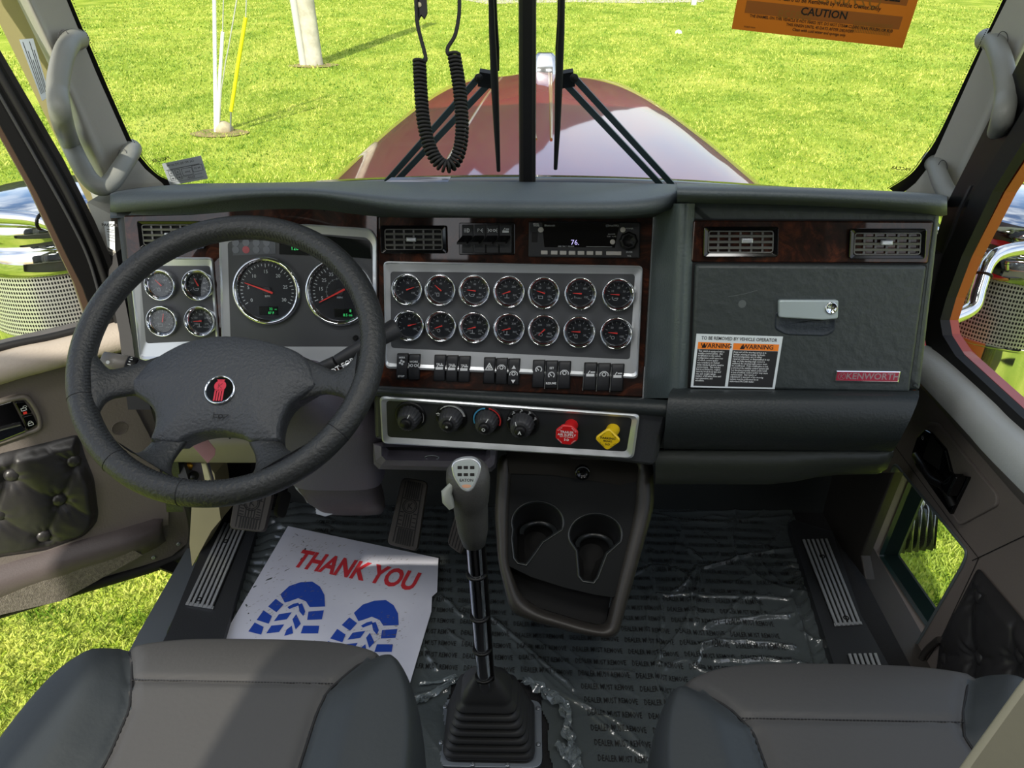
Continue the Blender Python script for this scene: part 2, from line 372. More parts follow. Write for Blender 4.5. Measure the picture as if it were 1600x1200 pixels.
m4 = bn.nodes.new('ShaderNodeMixRGB'); m4.blend_type = 'MULTIPLY'; m4.inputs[0].default_value = 1; src_ = bb_.inputs['Base Color'].links[0].from_socket; bn.links.new(src_, m4.inputs[1]); bn.links.new(r2.outputs[0], m4.inputs[2]); bn.links.new(m4.outputs[0], bb_.inputs['Base Color'])
from mathutils.geometry import tessellate_polygon
def filled(mb, fr, outer, holes, h, m=0):
    polys = [outer]+list(holes); flat = [p for q in polys for p in q]
    tri = tessellate_polygon([[Vector((a, b, 0)) for a, b in q] for q in polys])
    mb.add([fr.pt(a, b, h) for a, b in flat], [tuple(t) for t in tri], m, False)
def slab(mb, fr, outer, holes, h0, h1, m=0, bev=.002):
    filled(mb, fr, outer, holes, h1, m)
    for q in [outer]+list(holes): mb.rings(fr, [(q, h0), (q, h1)], m, False, False, False)
from mathutils.geometry import delaunay_2d_cdt
def cdt(outline, step):
    xs = [p[0] for p in outline]; ys = [p[1] for p in outline]; n = len(outline); pts = [Vector(p) for p in outline]
    def sd(x, y):
        d = 1e9; ins = False
        for i in range(n):
            ax, ay = outline[i-1]; bx, by = outline[i]; vx, vy = bx-ax, by-ay; L2 = vx*vx+vy*vy or 1e-12; t = max(0, min(1, ((x-ax)*vx+(y-ay)*vy)/L2)); dx, dy = x-ax-t*vx, y-ay-t*vy; d = min(d, dx*dx+dy*dy)
            if (ay > y) != (by > y) and x < (bx-ax)*(y-ay)/(by-ay)+ax: ins = not ins
        return math.sqrt(d)*(1 if ins else -1)
    ds = [0]*n; y = min(ys); row = 0
    while y < max(ys):
        x = min(xs)+(step/2 if row % 2 else 0)
        while x < max(xs):
            s = sd(x, y)
            if s > step*.45: pts.append(Vector((x, y))); ds.append(s)
            x += step
        y += step*.866; row += 1
    vs_, es_, fs_, ov, oe, of = delaunay_2d_cdt(pts, [], [list(range(n)) if area(outline) > 0 else list(range(n))[::-1]], 1, 1e-7)
    D = [ds[o[0]] if o else 0 for o in ov]
    return [(v.x, v.y) for v in vs_], [tuple(f) for f in fs_], D
class QF:
    def __init__(s, fr, bl, br, tr, tl, h=0):
        s.fr = fr; s.q = [Vector(p) for p in (bl, br, tr, tl)]; s.h = h
        s.W = ((s.q[1]-s.q[0]).length+(s.q[2]-s.q[3]).length)/2; s.H = ((s.q[3]-s.q[0]).length+(s.q[2]-s.q[1]).length)/2
    def pt(s, a, b, h=0):
        x = a/s.W; y = b/s.H; q = s.q; p = (q[0]*(1-x)+q[1]*x)*(1-y)+(q[3]*(1-x)+q[2]*x)*y
        return s.fr.pt(p.x, p.y, h+s.h)
def polyZ(mb, px, z0, z1, m=0):
    p = [at_Z(x, y, z1) for x, y in px]; q = [Vector((a.x, a.y, z0)) for a in p]
    mb.loft([q, p], m, False)
class XYF:
    def __init__(s, z): s.z = z
    def pt(s, a, b, h=0): return Vector((a, b, s.z+h))
# ================================================================== SETTING
def B(x0, y0, z0, x1, y1, z1, mb=None, m=0):
    mb = mb or MB(); mb.loft([[Vector((x, y, z)) for x, y in ((x0, y0), (x1, y0), (x1, y1), (x0, y1))] for z in (z0, z1)], m, False); return mb
GZ = -1.4
g = MB(); g.add([(-90, -12, GZ), (90, -12, GZ), (90, 75, GZ), (-90, 75, GZ)], [(0, 1, 2, 3)]); g.build('ground', M['lawn'], kind='structure')
B(-.70, -.68, -.06, .74, 1.47, 0).build('floor', M['fcarpet'], kind='structure')
B(-.72, 1.47, -.05, .76, 1.52, .72).build('wall_front', mat('firewall_vinyl', srgb(46, 50, 50), .6, bump=.3, bscale=200), kind='structure')
r = MB()
for x0, x1, z0, z1 in ((-1.3, 1.3, -.9, 1.25), (-1.3, 1.3, 1.575, 2.0), (-1.3, -.72, 1.25, 1.575), (-.53, 1.3, 1.25, 1.575)): B(x0, -.85, z0, x1, -.75, z1, r)  # unseen; width shades the open door, opening cut to throw sun on the seat
r.build('wall_rear', mat('rear_wall_trim', srgb(48, 45, 43), .8), kind='structure')
B(-.95, -.75, 1.74, .95, 1.3, 1.8).build('ceiling', M['headl'], kind='structure')  # unseen; widened beyond the cab sides to keep sun off the dash
l = MB(); B(-.86, -.75, -.3, -.78, .3, .55, l); B(-.86, -.75, .55, -.78, -.5, 1.74, l); B(-.86, .2, .55, -.78, .3, 1.74, l); l.build('wall_left', M['taupe'], kind='structure')
l = MB(); B(.8, -.75, -.3, .86, .25, .55, l); B(.8, -.75, .55, .86, -.5, 1.74, l); B(.8, .15, .55, .86, .25, 1.74, l); l.build('wall_right', M['taupe'], kind='structure')
WS = Fr((0, 1.6, .77), (0, -.937, -.35)); WS.u = Vector((1, 0, 0)); WS.v = WS.n.cross(WS.u)
def glasspane(name, pts, fr=WS, h=0):
    mb = MB(); mb.rings(fr, [(pts, h-.004), (pts, h)], 0, False, True, True); return mb.build(name, M['glass'], kind='structure')
lft = [WS.px(824, 330), WS.px(262, 300), WS.px(235, 280), WS.px(208, 230), WS.px(110, 0), WS.px(18, -220), WS.px(824, -220)]
rgt = [WS.px(824, 330), WS.px(824, -220), WS.px(1665, -220), WS.px(1567, 0), WS.px(1448, 255), WS.px(1428, 285), WS.px(1400, 305)]
wl_ = glasspane('window_1', lft); wr_ = glasspane('window_2', rgt)
d = MB(); d.rings(WS, [(WS.P([(809, -230), (839, -230), (837, 340), (811, 340)]), -.02), (WS.P([(811, -230), (837, -230), (836, 340), (813, 340)]), .012), (WS.P([(816, -230), (832, -230), (831, 340), (818, 340)]), .02)], 0, False, True, True)
d.build('trim_1', M['rubber'], kind='structure')
# frit band with dots round each pane (inside face)
for par, edge in ((wl_, [(18, -220), (110, 0), (160, 118), (206, 225), (222, 256), (243, 277), (270, 288)]), (wr_, [(1665, -220), (1567, 0), (1520, 98), (1470, 205), (1448, 248), (1428, 275), (1395, 297)])):
    sgn = 1 if par is wl_ else -1
    o_ = catmull([(x-8*sgn, y+8, 0) for x, y in edge], 10); i_ = catmull([(x+(1+5*sstep(200, 270, y))*sgn, y-(3*sstep(200, 280, y)), 0) for x, y in edge], 10)
    f = MB(); A = [WS.pt(*WS.px(p.x, p.y), .001) for p in o_]; Bq = [WS.pt(*WS.px(p.x, p.y), .001) for p in i_]
    f.loft([A, Bq], 0, False, False, False, closed=False)
    L = 0
    for p, q in zip(i_, i_[1:]):
        for t in (0, .33, .66):
            c = p.lerp(q, t); a, b = WS.px(c.x+3*sgn, c.y); f.pick(WS, circ(.0011, 6, a, b), .001)
    f.build('frit_band', M['black'], par)
# glass maker's mark, seen mirrored from inside
for par, x, y, rot in ((wl_, 252, 249, .22), (wr_, 1407, 263, -.12)):
    a, b = WS.px(x, y); t = MB(); t.text(WS, 'PACCAR', a, b, .0105, rot, .0015, 0, True, bold=.02)
    for k in range(3): t.text(WS, 'LAMINATED AS1 M400', a+.004, b-.008-.004*k, .0026, rot, .0015, 0, True)
    t.build('glass_mark', M['ink'], par)
# pillars
def pillar(name, sg, rows, mats):
    # rows: (y, inner, groove, crest, outer, jamb)
    mb = MB(); L = []
    for y, a, gk, c, o, j in rows:
        pw = WS.at(a, y, .002); Y = pw.y
        pts = [pw, WS.at(a, y, .012), at_Y(gk, y, Y-.05), at_Y(lerp(gk, c, .35), y, Y-.075), at_Y(lerp(gk, c, .75), y, Y-.092), at_Y(c, y, Y-.088), at_Y(lerp(c, o, .6), y, Y-.07), at_Y(o, y, Y-.03), at_Y(o, y, Y+.02)]
        L.append(pts)
    mb.loft(L, 0, True, False, False, closed=False)
    J = [[at_Y(o, y, WS.at(a, y).y-.01), at_Y(j, y, WS.at(a, y).y-.015), at_Y(j, y, WS.at(a, y).y+.06)] for y, a, gk, c, o, j in rows]
    mb.loft(J, 1, False, False, False, closed=False)
    return mb.build(name, mats, kind='structure', norm=False)
def rowsl():
    ti = [(-220, 12), (0, 104), (118, 152), (225, 200), (256, 217), (290, 258), (320, 280)]; tg = [(-220, -45), (0, 56), (76, 91), (118, 111), (253, 173), (330, 208)]
    to = [(-220, -75), (0, 27), (110, 80), (297, 140), (330, 152)]; tj = [(-220, -130), (0, -18), (38, 0), (311, 135), (330, 146)]
    for y in list(range(-220, 330, 22))+[330]:
        g_, o_ = interp(tg, y), interp(to, y); yield (y, interp(ti, y), g_, lerp(g_, o_, .55), o_, interp(tj, y))
def rowsr():
    ti = [(-220, 1671), (0, 1573), (66, 1540), (255, 1455), (285, 1432), (305, 1405), (330, 1392)]; tg = [(-220, 1735), (0, 1621), (38, 1600), (143, 1550), (272, 1490), (330, 1462)]
    to = [(-220, 1765), (0, 1651), (107, 1600), (325, 1512), (335, 1508)]; tj = [(-220, 1790), (0, 1662), (107, 1608), (325, 1520), (335, 1516)]
    for y in list(range(-220, 330, 22))+[330]:
        g_, o_ = interp(tg, y), interp(to, y); yield (y, interp(ti, y), g_, lerp(g_, o_, .55), o_, interp(tj, y))
pl = pillar('trim_2', 1, list(rowsl()), [M['pillar'], mat('painted_jamb', srgb(150, 142, 104), .4)])
pr = pillar('trim_3', -1, list(rowsr()), [M['pillar'], M['rubber']])
s_ = MB(); s_.rings(WS, [(WS.P([(-100, -215), (1800, -215), (1800, -420), (-100, -420)]), .03), (WS.P([(-100, -215), (1800, -215), (1800, -420), (-100, -420)]), .05)], 0, False, True, True); s_.build('trim_4', M['headl'], kind='structure')
# ------------------------------------------------------------------ grass blades (near lawn)
def blades(name, zones):
    V = []; Fc = []
    for (x0, x1, y0, y1, n, hh, ww) in zones:
        for i in range(n):
            x = random.uniform(x0, x1); y = random.uniform(y0, y1); a = random.uniform(0, 6.28); h = hh*random.uniform(.5, 1.3)
            dx, dy = math.cos(a)*ww, math.sin(a)*ww; lx, ly = random.uniform(-1, 1)*h*.8, random.uniform(-1, 1)*h*.8
            k = len(V); V += [(x-dx, y-dy, GZ), (x+dx, y+dy, GZ), (x+lx*.5+dx*.5, y+ly*.5+dy*.5, GZ+h*.7), (x+lx, y+ly, GZ+h)]; Fc += [(k, k+1, k+2), (k, k+2, k+3)]
    me = bpy.data.meshes.new(name); me.from_pydata(V, [], Fc); me.materials.append(M['blade']); me.update()
    ob = bpy.data.objects.new(name, me); sc.collection.objects.link(ob); ob['kind'] = 'stuff'
    ob['label'] = 'sunlit short green and yellow lawn grass around the truck'; ob['category'] = 'grass'
blades('lawn_grass', [(-3.6, -.95, .9, 4.6, 60000, .035, .0035), (1.0, 3.4, 1.2, 4.0, 36000, .035, .0035), (-7, 7, 4.4, 9, 80000, .035, .005), (-9, 9, 9, 16, 70000, .04, .008), (-14, 14, 16, 26, 50000, .05, .013), (-20, 20, 26, 45, 30000, .06, .025)])

mb = B(-.735, 1.34, .0, -.70, 1.50, .62); mb.build('wall_left_kick', M['void'], kind='structure')  # near-black block stands in for the deep shade under the dash
mb = B(-.735, 1.455, .0, -.60, 1.47, .62); mb.build('wall_front_left', M['void'], kind='structure')  # footwell shade again, put in as a near-black sheet
B(.735, 1.36, .0, .765, 1.58, .70).build('wall_right_front', M['rubber'], kind='structure')
B(-.80, 1.46, .0, -.75, 1.58, .68).build('wall_left_front', M['rubber'], kind='structure')
B(.70, .2, -.3, .80, 1.5, -.005).build('wall_right_rocker', M['console'], kind='structure')  # added to block lawn light under the passenger door
# ================================================================== DASHBOARD
DF = Fr(at_D(805, 480, 1.31), (0, -.9527, .304))
CFo = DF.at(592, 480); CF = Fr(CFo, (-math.sin(R(4))*.9527, -math.cos(R(4))*.9527, .304))
LF = Fr(at_D(600, 655, 1.25), (-math.sin(R(8)), -math.cos(R(8)), .04))
GF = Fr(at_D(1265, 500, 1.17), (0, -.97, .24))
dash = thing('dashboard', (0, 1.3, .3), 'wide charcoal truck dashboard with burl wood trim, round gauges and padded top', 'dashboard')
def fF(x): return DF if x < 592 else CF
woodtop = [(180, 337), (193, 336), (300, 333), (400, 325), (480, 322), (592, 336), (1022, 338), (1090, 300)]
# padded top
st = [  # px, lipY, y_low, y_top, y_back
 (172, 1.24, 331, 306, 301), (185, 1.225, 332, 302, 297), (230, 1.21, 328, 299, 291), (300, 1.20, 322, 297, 286), (370, 1.19, 312, 294, 285), (440, 1.185, 308, 293, 284), (500, 1.18, 310, 295, 283), (560, 1.165, 319, 301, 282),
 (620, 1.145, 329, 307, 282), (700, 1.125, 336, 310, 282), (800, 1.115, 338, 312, 283), (900, 1.112, 338, 313, 284), (980, 1.115, 337, 312, 285), (1030, 1.125, 332, 306, 286), (1058, 1.15, 322, 298, 287), (1072, 1.2, 308, 293, 287)]
def station(px, ly, lo, tp, bk):
    w_ = interp(woodtop, px)
    return [fF(px).at(px, w_+4, .001), at_Y(px, lo, ly+.035), at_Y(px, lo, ly+.004), at_Y(px, lerp(lo, tp, .3), ly-.008), at_Y(px, lerp(lo, tp, .7), ly-.006), at_Y(px, tp, ly+.012), at_Y(px, lerp(tp, bk, .4), ly+.09), at_Y(px, bk+1, 1.56), at_Y(px, bk+14, 1.58)]
mb = MB(); L = [station(*s) for s in st]
P5 = []
for k in range(len(L[0])): P5.append(catmull([l[k] for l in L], 5))
L = [[P5[k][i] for k in range(len(P5))] for i in range(len(P5[0]))]
mb.loft(L, 0, True, False, False, closed=False)
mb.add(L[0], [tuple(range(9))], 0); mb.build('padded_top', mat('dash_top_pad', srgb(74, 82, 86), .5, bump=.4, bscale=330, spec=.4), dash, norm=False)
mb = MB(); L = []
for px, lo, tp, bk, wid in ((1058, 310, 291, 286, 0), (1078, 312, 291, 287, 0), (1160, 313, 293, 289, 0), (1260, 316, 296, 293, 0), (1360, 321, 300, 297, 0), (1440, 328, 303, 301, 0), (1470, 332, 306, 304, 0), (1480, 330, 311, 306, 0)):
    ly = 1.045 + (0.02 if px > 1475 else 0)
    L.append([GF.at(px, lo+6, -.01), at_Y(px, lo, ly+.02), at_Y(px, lerp(lo, tp, .35), ly-.004), at_Y(px, lerp(lo, tp, .75), ly), at_Y(px, tp, ly+.018), at_Y(px, lerp(tp, bk, .5), ly+.1), at_Y(px, bk, 1.55), at_Y(px, bk+14, 1.57)])
mb.loft(L, 0, True, False, False, closed=False); mb.add(L[-1], [tuple(range(8))]); mb.add(L[0], [tuple(range(8))])
mb.build('padded_top', MATS['dash_top_pad'], dash, norm=False)
# body shells
mb = MB()
o = DF.P([(176, 328), (300, 325), (600, 330), (600, 612), (262, 610), (205, 560)]); mb.rings(DF, [(o, -.2), (o, -.012), (inset(o, .004), -.004), (inset(o, .012), -.001)], 0, True, True, True)
o = CF.P([(585, 332), (1030, 332), (1014, 632), (585, 612)]); mb.rings(CF, [(o, -.2), (o, -.008), (inset(o, .006), -.001)], 0, True, True, True)
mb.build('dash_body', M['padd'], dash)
# side bolster between centre stack and glove box
mb = MB(); L = []
for y in (318, 334, 360, 420, 480, 540, 590, 612, 622):
    xa = lerp(1020, 1004, (y-337)/285); xb = lerp(1076, 1064, (y-311)/300)
    p0 = CF.at(xa, y, .003); p3 = GF.at(xb+10, y, .001); k = (CF.at(xa, y)-CAM).length
    d0 = (CF.at(xa, y)-CAM).dot(FW); d3 = (GF.at(xb, y)-CAM).dot(FW)
    L.append([CF.at(xa, y, -.01), p0, at_D(lerp(xa, xb, .12), y, d0-.02), at_D(lerp(xa, xb, .35), y, lerp(d0, d3, .35)-.02), at_D(lerp(xa, xb, .62), y, lerp(d0, d3, .72)-.016), at_D(lerp(xa, xb, .88), y, d3-.012), GF.at(xb, y, .010), p3])
mb.loft(L, 0, True, False, False, closed=False); mb.build('side_bolster', mat('bolster_vinyl', srgb(72, 82, 82), .42, bump=.35, bscale=240, spec=.5), dash, norm=False)
# wood fascia
mb = MB(); o = rpoly(DF.P([(194, 337), (300, 334), (400, 326), (480, 323), (591, 336), (591, 602), (250, 602), (226, 580), (203, 440)]), .004); mb.plate(DF, o, -.004, .003, .002); mb.build('wood_fascia', M['wood'], dash)
mb = MB(); o = rpoly(CF.P([(592, 337), (1021, 338), (1004, 620), (592, 604)]), .004); mb.plate(CF, o, -.004, .003, .002); mb.build('wood_fascia', M['wood'], dash)
mb = MB(); mb.line(CF, CF.P([(1021, 338), (1004, 621)]), .0022, .006); mb.build('chrome_strip', M['chrome'], dash)
# silver gauge surrounds
def surround(fr, outer, inner, r1=.008, r2=.006, depth=.001, nm='gauge_surround'):
    a = rpoly(fr.P(outer), r1); b = rpoly(fr.P(inner), r2); h = .009
    mid = [(lerp(p[0], q[0], .10), lerp(p[1], q[1], .10)) for p, q in zip(a, b)]
    mid2 = [(lerp(p[0], q[0], .25), lerp(p[1], q[1], .25)) for p, q in zip(a, b)]
    mb = MB(); mb.rings(fr, [(a, .003), (a, h-.001), (mid, h), (mid2, h-.0025), (b, depth+.0032)], 0, False, False, False); mb.build(nm, M['silver'], dash)
    mb = MB(); mb.rings(fr, [(inset(b, -.002), depth+.0028), (inset(b, -.001), depth+.003)], 0, False, True, True); mb.build('gauge_panel', M['panel'], dash)
surround(DF, [(204, 402), (334, 402), (346, 560), (222, 563)], [(220, 415), (330, 415), (339, 531), (230, 536)])
surround(DF, [(345, 364), (400, 353), (480, 350), (580, 357), (590, 372), (589, 572), (350, 572)], [(357, 378), (415, 367), (480, 364), (574, 371), (583, 382), (584, 541), (362, 541)])
surround(CF, [(601, 408), (1004, 415), (996, 590), (604, 574)], [(611, 424), (992, 428), (984, 561), (612, 543)])
# ------------------------------------------------------------------ gauges
DIG = [M['wprint']]
def gauge(fr, cx, cy, rp, ang, nums, icon=None, sub='', a0=212, a1=-32, nt=11, big=False, lab=None):
    a, b = fr.px(cx, cy, .004); k = fr.k(cx, cy); R0 = rp*k; f = fr.sub(a, b, .004)
    ri = R0*(.84 if big else .71)
    mb = MB(); mb.rings(f, [(circ(R0*.98, 40), -.001), (circ(R0*.98, 40), .0015)], 0, False, False, True)
    root = mb.build('gauge', M['dial'], dash, label=lab)
    mb = MB(); mb.lathe(f, [(R0, -.001), (R0*1.0, .007), (R0*.965, .0105), (R0*.93, .0115), (R0*.90, .0105), (ri*1.02, .006), (ri, .0024)], 0, 48); mb.build('bezel', M['chrome'], root)
    mb = MB()
    for i in range(nt):
        t = R(lerp(a0, a1, i/(nt-1))); ln = .16 if (i % (5 if big else 2) == 0) else .09; r0 = ri*.93; r1 = ri*(.93-ln*(.7 if big else 1))
        mb.line(f, [(r0*math.cos(t), r0*math.sin(t)), (r1*math.cos(t), r1*math.sin(t))], ri*(.022 if big else .035), .0022)
    for i, s in enumerate(nums):
        t = R(lerp(a0, a1, i/(len(nums)-1))); rr = ri*(.66 if big else .56); mb.text(f, s, rr*math.cos(t), rr*math.sin(t), ri*(.17 if big else .24), 0, .0022, 0)
    if sub: mb.text(f, sub, ri*(0 if big else .45), -ri*(.2 if big else .58), ri*(.10 if big else .17), 0, .0022, 0)
    if icon == 'batt': mb.line(f, box4(-ri*.45, -ri*.5, -ri*.1, -ri*.28), ri*.04, .0022, 0, True)
    elif icon == 'oil': mb.line(f, [(-ri*.5, -ri*.35), (-ri*.35, -ri*.5), (-ri*.1, -ri*.5), (0, -ri*.3), (-ri*.3, -ri*.35)], ri*.05, .0022)
    elif icon == 'temp': mb.line(f, [(-ri*.2, -ri*.25), (-ri*.2, -ri*.5)], ri*.06, .0022); mb.line(f, [(-ri*.4, -ri*.55), (0, -ri*.55)], ri*.05, .0022)
    elif icon == 'ring': mb.arc(f, ri*.13, 0, 6.28, ri*.04, .0022, 0, -ri*.25, -ri*.42, 12)
    elif icon == 'fuel': mb.line(f, box4(-ri*.35, -ri*.55, -ri*.15, -ri*.28), ri*.04, .0022, 0, True)
    elif icon == 'txt': mb.text(f, '1:TURBO', -ri*.2, -ri*.4, ri*.16, 0, .0022)
    mb.build('dial_markings', M['white'] if big else M['wprint'], root)
    t = R(ang); L = ri*(.80 if big else .66); mb = MB(); tl = ri*(.22 if big else .1)
    c, s = math.cos(t), math.sin(t); q = (-s, c)
    w0, w1 = ri*(.035 if big else .05), ri*.012
    p = [(-c*tl+q[0]*w0, -s*tl+q[1]*w0), (-c*tl-q[0]*w0, -s*tl-q[1]*w0), (c*L-q[0]*w1, s*L-q[1]*w1), (c*L+q[0]*w1, s*L+q[1]*w1)]
    mb.rings(f, [(p, .0045), (p, .0055)], 0, False, True, True); mb.build('needle', M['red'], root)
    mb = MB(); mb.lathe(f, [(ri*.15, .0015), (ri*.15, .0042), (ri*.12, .0046)], 0, 24, True, False, True); mb.build('needle_hub', M['dplast'], root)
    mb = MB(); mb.rings(f, [(circ(ri*1.01, 32), .0072 if big else .0066), (circ(ri*1.01, 32), .0076 if big else .0070)], 0, False, True, True); mb.build('lens', M['gglass'], root)
    return root, f, ri
gauge(DF, 253, 445, 24.5, 135, ['0', '1/2', '3/4', 'F'], 'fuel', 'DEF', lab='black gauge with needle pointing up and left')
gauge(DF, 311, 445, 24.5, 118, ['0', '20', '40', '60', '80', '100'], 'oil', 'PSI')
gauge(DF, 256, 501, 24.5, 78, ['8', '10', '12', '14', '16'], 'batt', 'VOLTS')
gauge(DF, 315, 501, 24.5, 184, ['100', '150', '200', '250', '270'], 'temp', 'WATER')
root, f, ri = gauge(DF, 418, 454, 53, 160, ['0', '5', '10', '15', '20', '25', '30'], None, 'RPM', 211, -29, 31, True, 'large chrome rimmed tachometer')
mb = MB(); mb.plate(f, box4(-ri*.32, -ri*.86, ri*.35, -ri*.55), .0018, .0028, .0005); lc = mb.build('trip_display', M['lcd'], root)
mb = MB(); mb.text(f, '22', ri*.1, -ri*.64, ri*.12, 0, .0031); mb.text(f, 'mi', ri*.27, -ri*.65, ri*.07, 0, .0031); mb.text(f, '87 F', ri*.1, -ri*.78, ri*.12, 0, .0031); mb.build('display_digits', M['green'], root)
root, f, ri = gauge(DF, 531, 456, 53, 207, ['5', '15', '25', '35', '45', '55', '65', '75', '85'], None, 'MPH', 200, -29, 31, True, 'large chrome rimmed speedometer')
mb = MB(); mb.arc(f, ri*.46, R(200), R(-20), ri*.012, .0022)
for i in range(12): t = R(lerp(200, -20, i/11)); mb.line(f, [(ri*.43*math.cos(t), ri*.43*math.sin(t)), (ri*.49*math.cos(t), ri*.49*math.sin(t))], ri*.02, .0022)
mb.build('inner_scale', M['wprint'], root)
mb = MB(); mb.plate(f, box4(-ri*.22, -ri*.90, ri*.45, -ri*.58), .0018, .0028, .0005); mb.build('trip_display', M['lcd'], root)
mb = MB(); mb.text(f, '8', ri*.36, -ri*.66, ri*.14, 0, .0031); mb.text(f, '8.5 mi', ri*.26, -ri*.81, ri*.13, 0, .0031); mb.build('display_digits', M['green'], root)
G1 = [(637.5, 452, 24.8, 20, ['0', '75', '150'], '', ''), (689, 453, 24.8, 140, ['0', '40', '80'], 'fuel', ''), (742, 454, 25, 175, ['0', '20', '40', '60', '80'], 'oil', 'BOOST'), (796, 455.5, 25.2, 200, ['0', '100', '200', '300'], 'temp', '°F'),
      (850, 457.5, 25.4, 165, ['0', '50', '100', '150'], 'batt', 'PSI'), (907, 458.5, 25.6, 178, ['0', '50', '100', '150'], 'txt', ''), (965.8, 460, 25.8, 180, ['0', '10', '20', '30', '40'], 'oil', '')]
G2 = [(640, 508, 24.8, 15, ['0', '75', '150'], '', ''), (690, 509, 24.8, 200, ['0', '40', '80', '120'], 'ring', ''), (742, 511, 25, 195, ['100', '150', '200', '250'], 'temp', 'OIL'), (796, 513, 25.2, 195, ['0', '100', '200', '300'], 'temp', ''),
      (850, 515.3, 25.4, 225, ['100', '200', '350', '400'], 'ring', 'TRANS'), (905, 518, 25.6, 180, ['0', '5', '10', '15', '20'], 'fuel', ''), (962.6, 520, 25.8, 177, ['0', '50', '100', '150'], 'ring', 'PSI')]
for row in (G1, G2):
    for c in row: gauge(CF, c[0], c[1], c[2], c[3], c[4], c[5], c[6])
# warning lamps and message display above the dials
mb = MB(); p = DF.P([(438, 369), (500, 367), (578, 376), (581, 404), (545, 401), (438, 397)]); mb.rings(DF, [(p, .0035), (p, .0055)], 0, False, True, True); rt_ = mb.build('message_display', M['lcd'], dash)
mb = MB(); a, b = DF.px(462, 388); mb.text(DF, '120', a, b, .009, 0, .006); mb.build('display_digits', M['green'], rt_)
mb = MB(); p = DF.P([(364, 380), (432, 374), (432, 396), (366, 399)]); mb.rings(DF, [(p, .0035), (p, .005)], 0, False, True, True)
rt_ = mb.build('warning_lamp_strip', mat('lamp_strip', srgb(84, 88, 94), .4), dash)
for k, (x, y) in enumerate([(x, y) for y in (379, 390) for x in (370, 386, 402, 418)]):
    mb = MB(); a, b = DF.px(x, y); mb.rings(DF, [(circ(.0062, 20, a, b), .005), (circ(.006, 20, a, b), .0056)], 0, False, True, True)
    q = mb.build('warning_lamp', mat('lamp_red', srgb(150, 80, 88), .4, emit=srgb(190, 50, 60), estr=.06) if k == 5 else mat('lamp_lens', srgb(104, 108, 116), .35) if k == 0 else M['lamp'] if 'lamp' in M else MATS['lamp_lens'], rt_)
mb = MB(); a, b = DF.px(557, 527); mb.lathe(DF.sub(a, b), [(.0045, .003), (.0045, .010), (.003, .012)], 0, 20, True, False, True); mb.build('trip_button', M['black'], dash)
# ------------------------------------------------------------------ vents
def vent(fr, x0, y0, x1, y1, tx, ty, skew=0):
    q = fr.P([(x0, y1), (x1, y1), (x1+skew, y0), (x0+skew, y0)]); f = QF(fr, *q); W, H = f.W, f.H
    mb = MB(); o = rpoly(box4(-.006, -.005, W+.006, H+.005), .004); i = rpoly(box4(0, 0, W, H), .003)
    mb.rings(f, [(o, .003), (o, .010), (inset(o, .001), .011), (i, .009), (i, .0035)], 0, False, False, False)
    root = mb.build('vent', M['gloss'], dash)
    mb = MB(); mb.rings(f, [(i, .0034), (i, .0038)], 0, False, True, True); mb.build('vent_shade_sheet', M['void'], root)  # flat black backing painted as the shade of an open duct
    mb = MB()
    g_ = rpoly(box4(.0015, .0015, W-.0015, H-.0015), .004)
    P = [f.pt(a, b, .0088) for a, b in g_]; mb.tube(P, .0010, 0, 6, closed=True)
    for k in range(1, 4): mb.bar(f.pt(.002, H*k/4, .009), f.pt(W-.002, H*k/4, .009), .0014, .0035)
    for k in range(1, 6): mb.bar(f.pt(W*k/6, .002, .0065), f.pt(W*k/6, H-.002, .0065), .0012, .003, up=f.pt(1, 0)-f.pt(0, 0))
    mb.build('grille', mat('vent_grille', srgb(92, 92, 90), .4) if 'vent_grille' not in MATS else MATS['vent_grille'], root)
    a, b = fr.px(tx, ty); tf = fr.sub(a, b, .009); mb = MB(); mb.plate(tf, rpoly(box4(-.008, -.0035, .008, .0035), .001), 0, .006, .0015); mb.build('vent_tab', M['silver'], root)
vent(DF, 228, 350, 318, 384, 270, 367, -4); vent(CF, 603, 357, 694, 391, 645, 374, -1)
vent(GF, 1103, 359, 1206, 395, 1164, 375, 1); vent(GF, 1329, 362, 1434, 398, 1380, 378, 2)
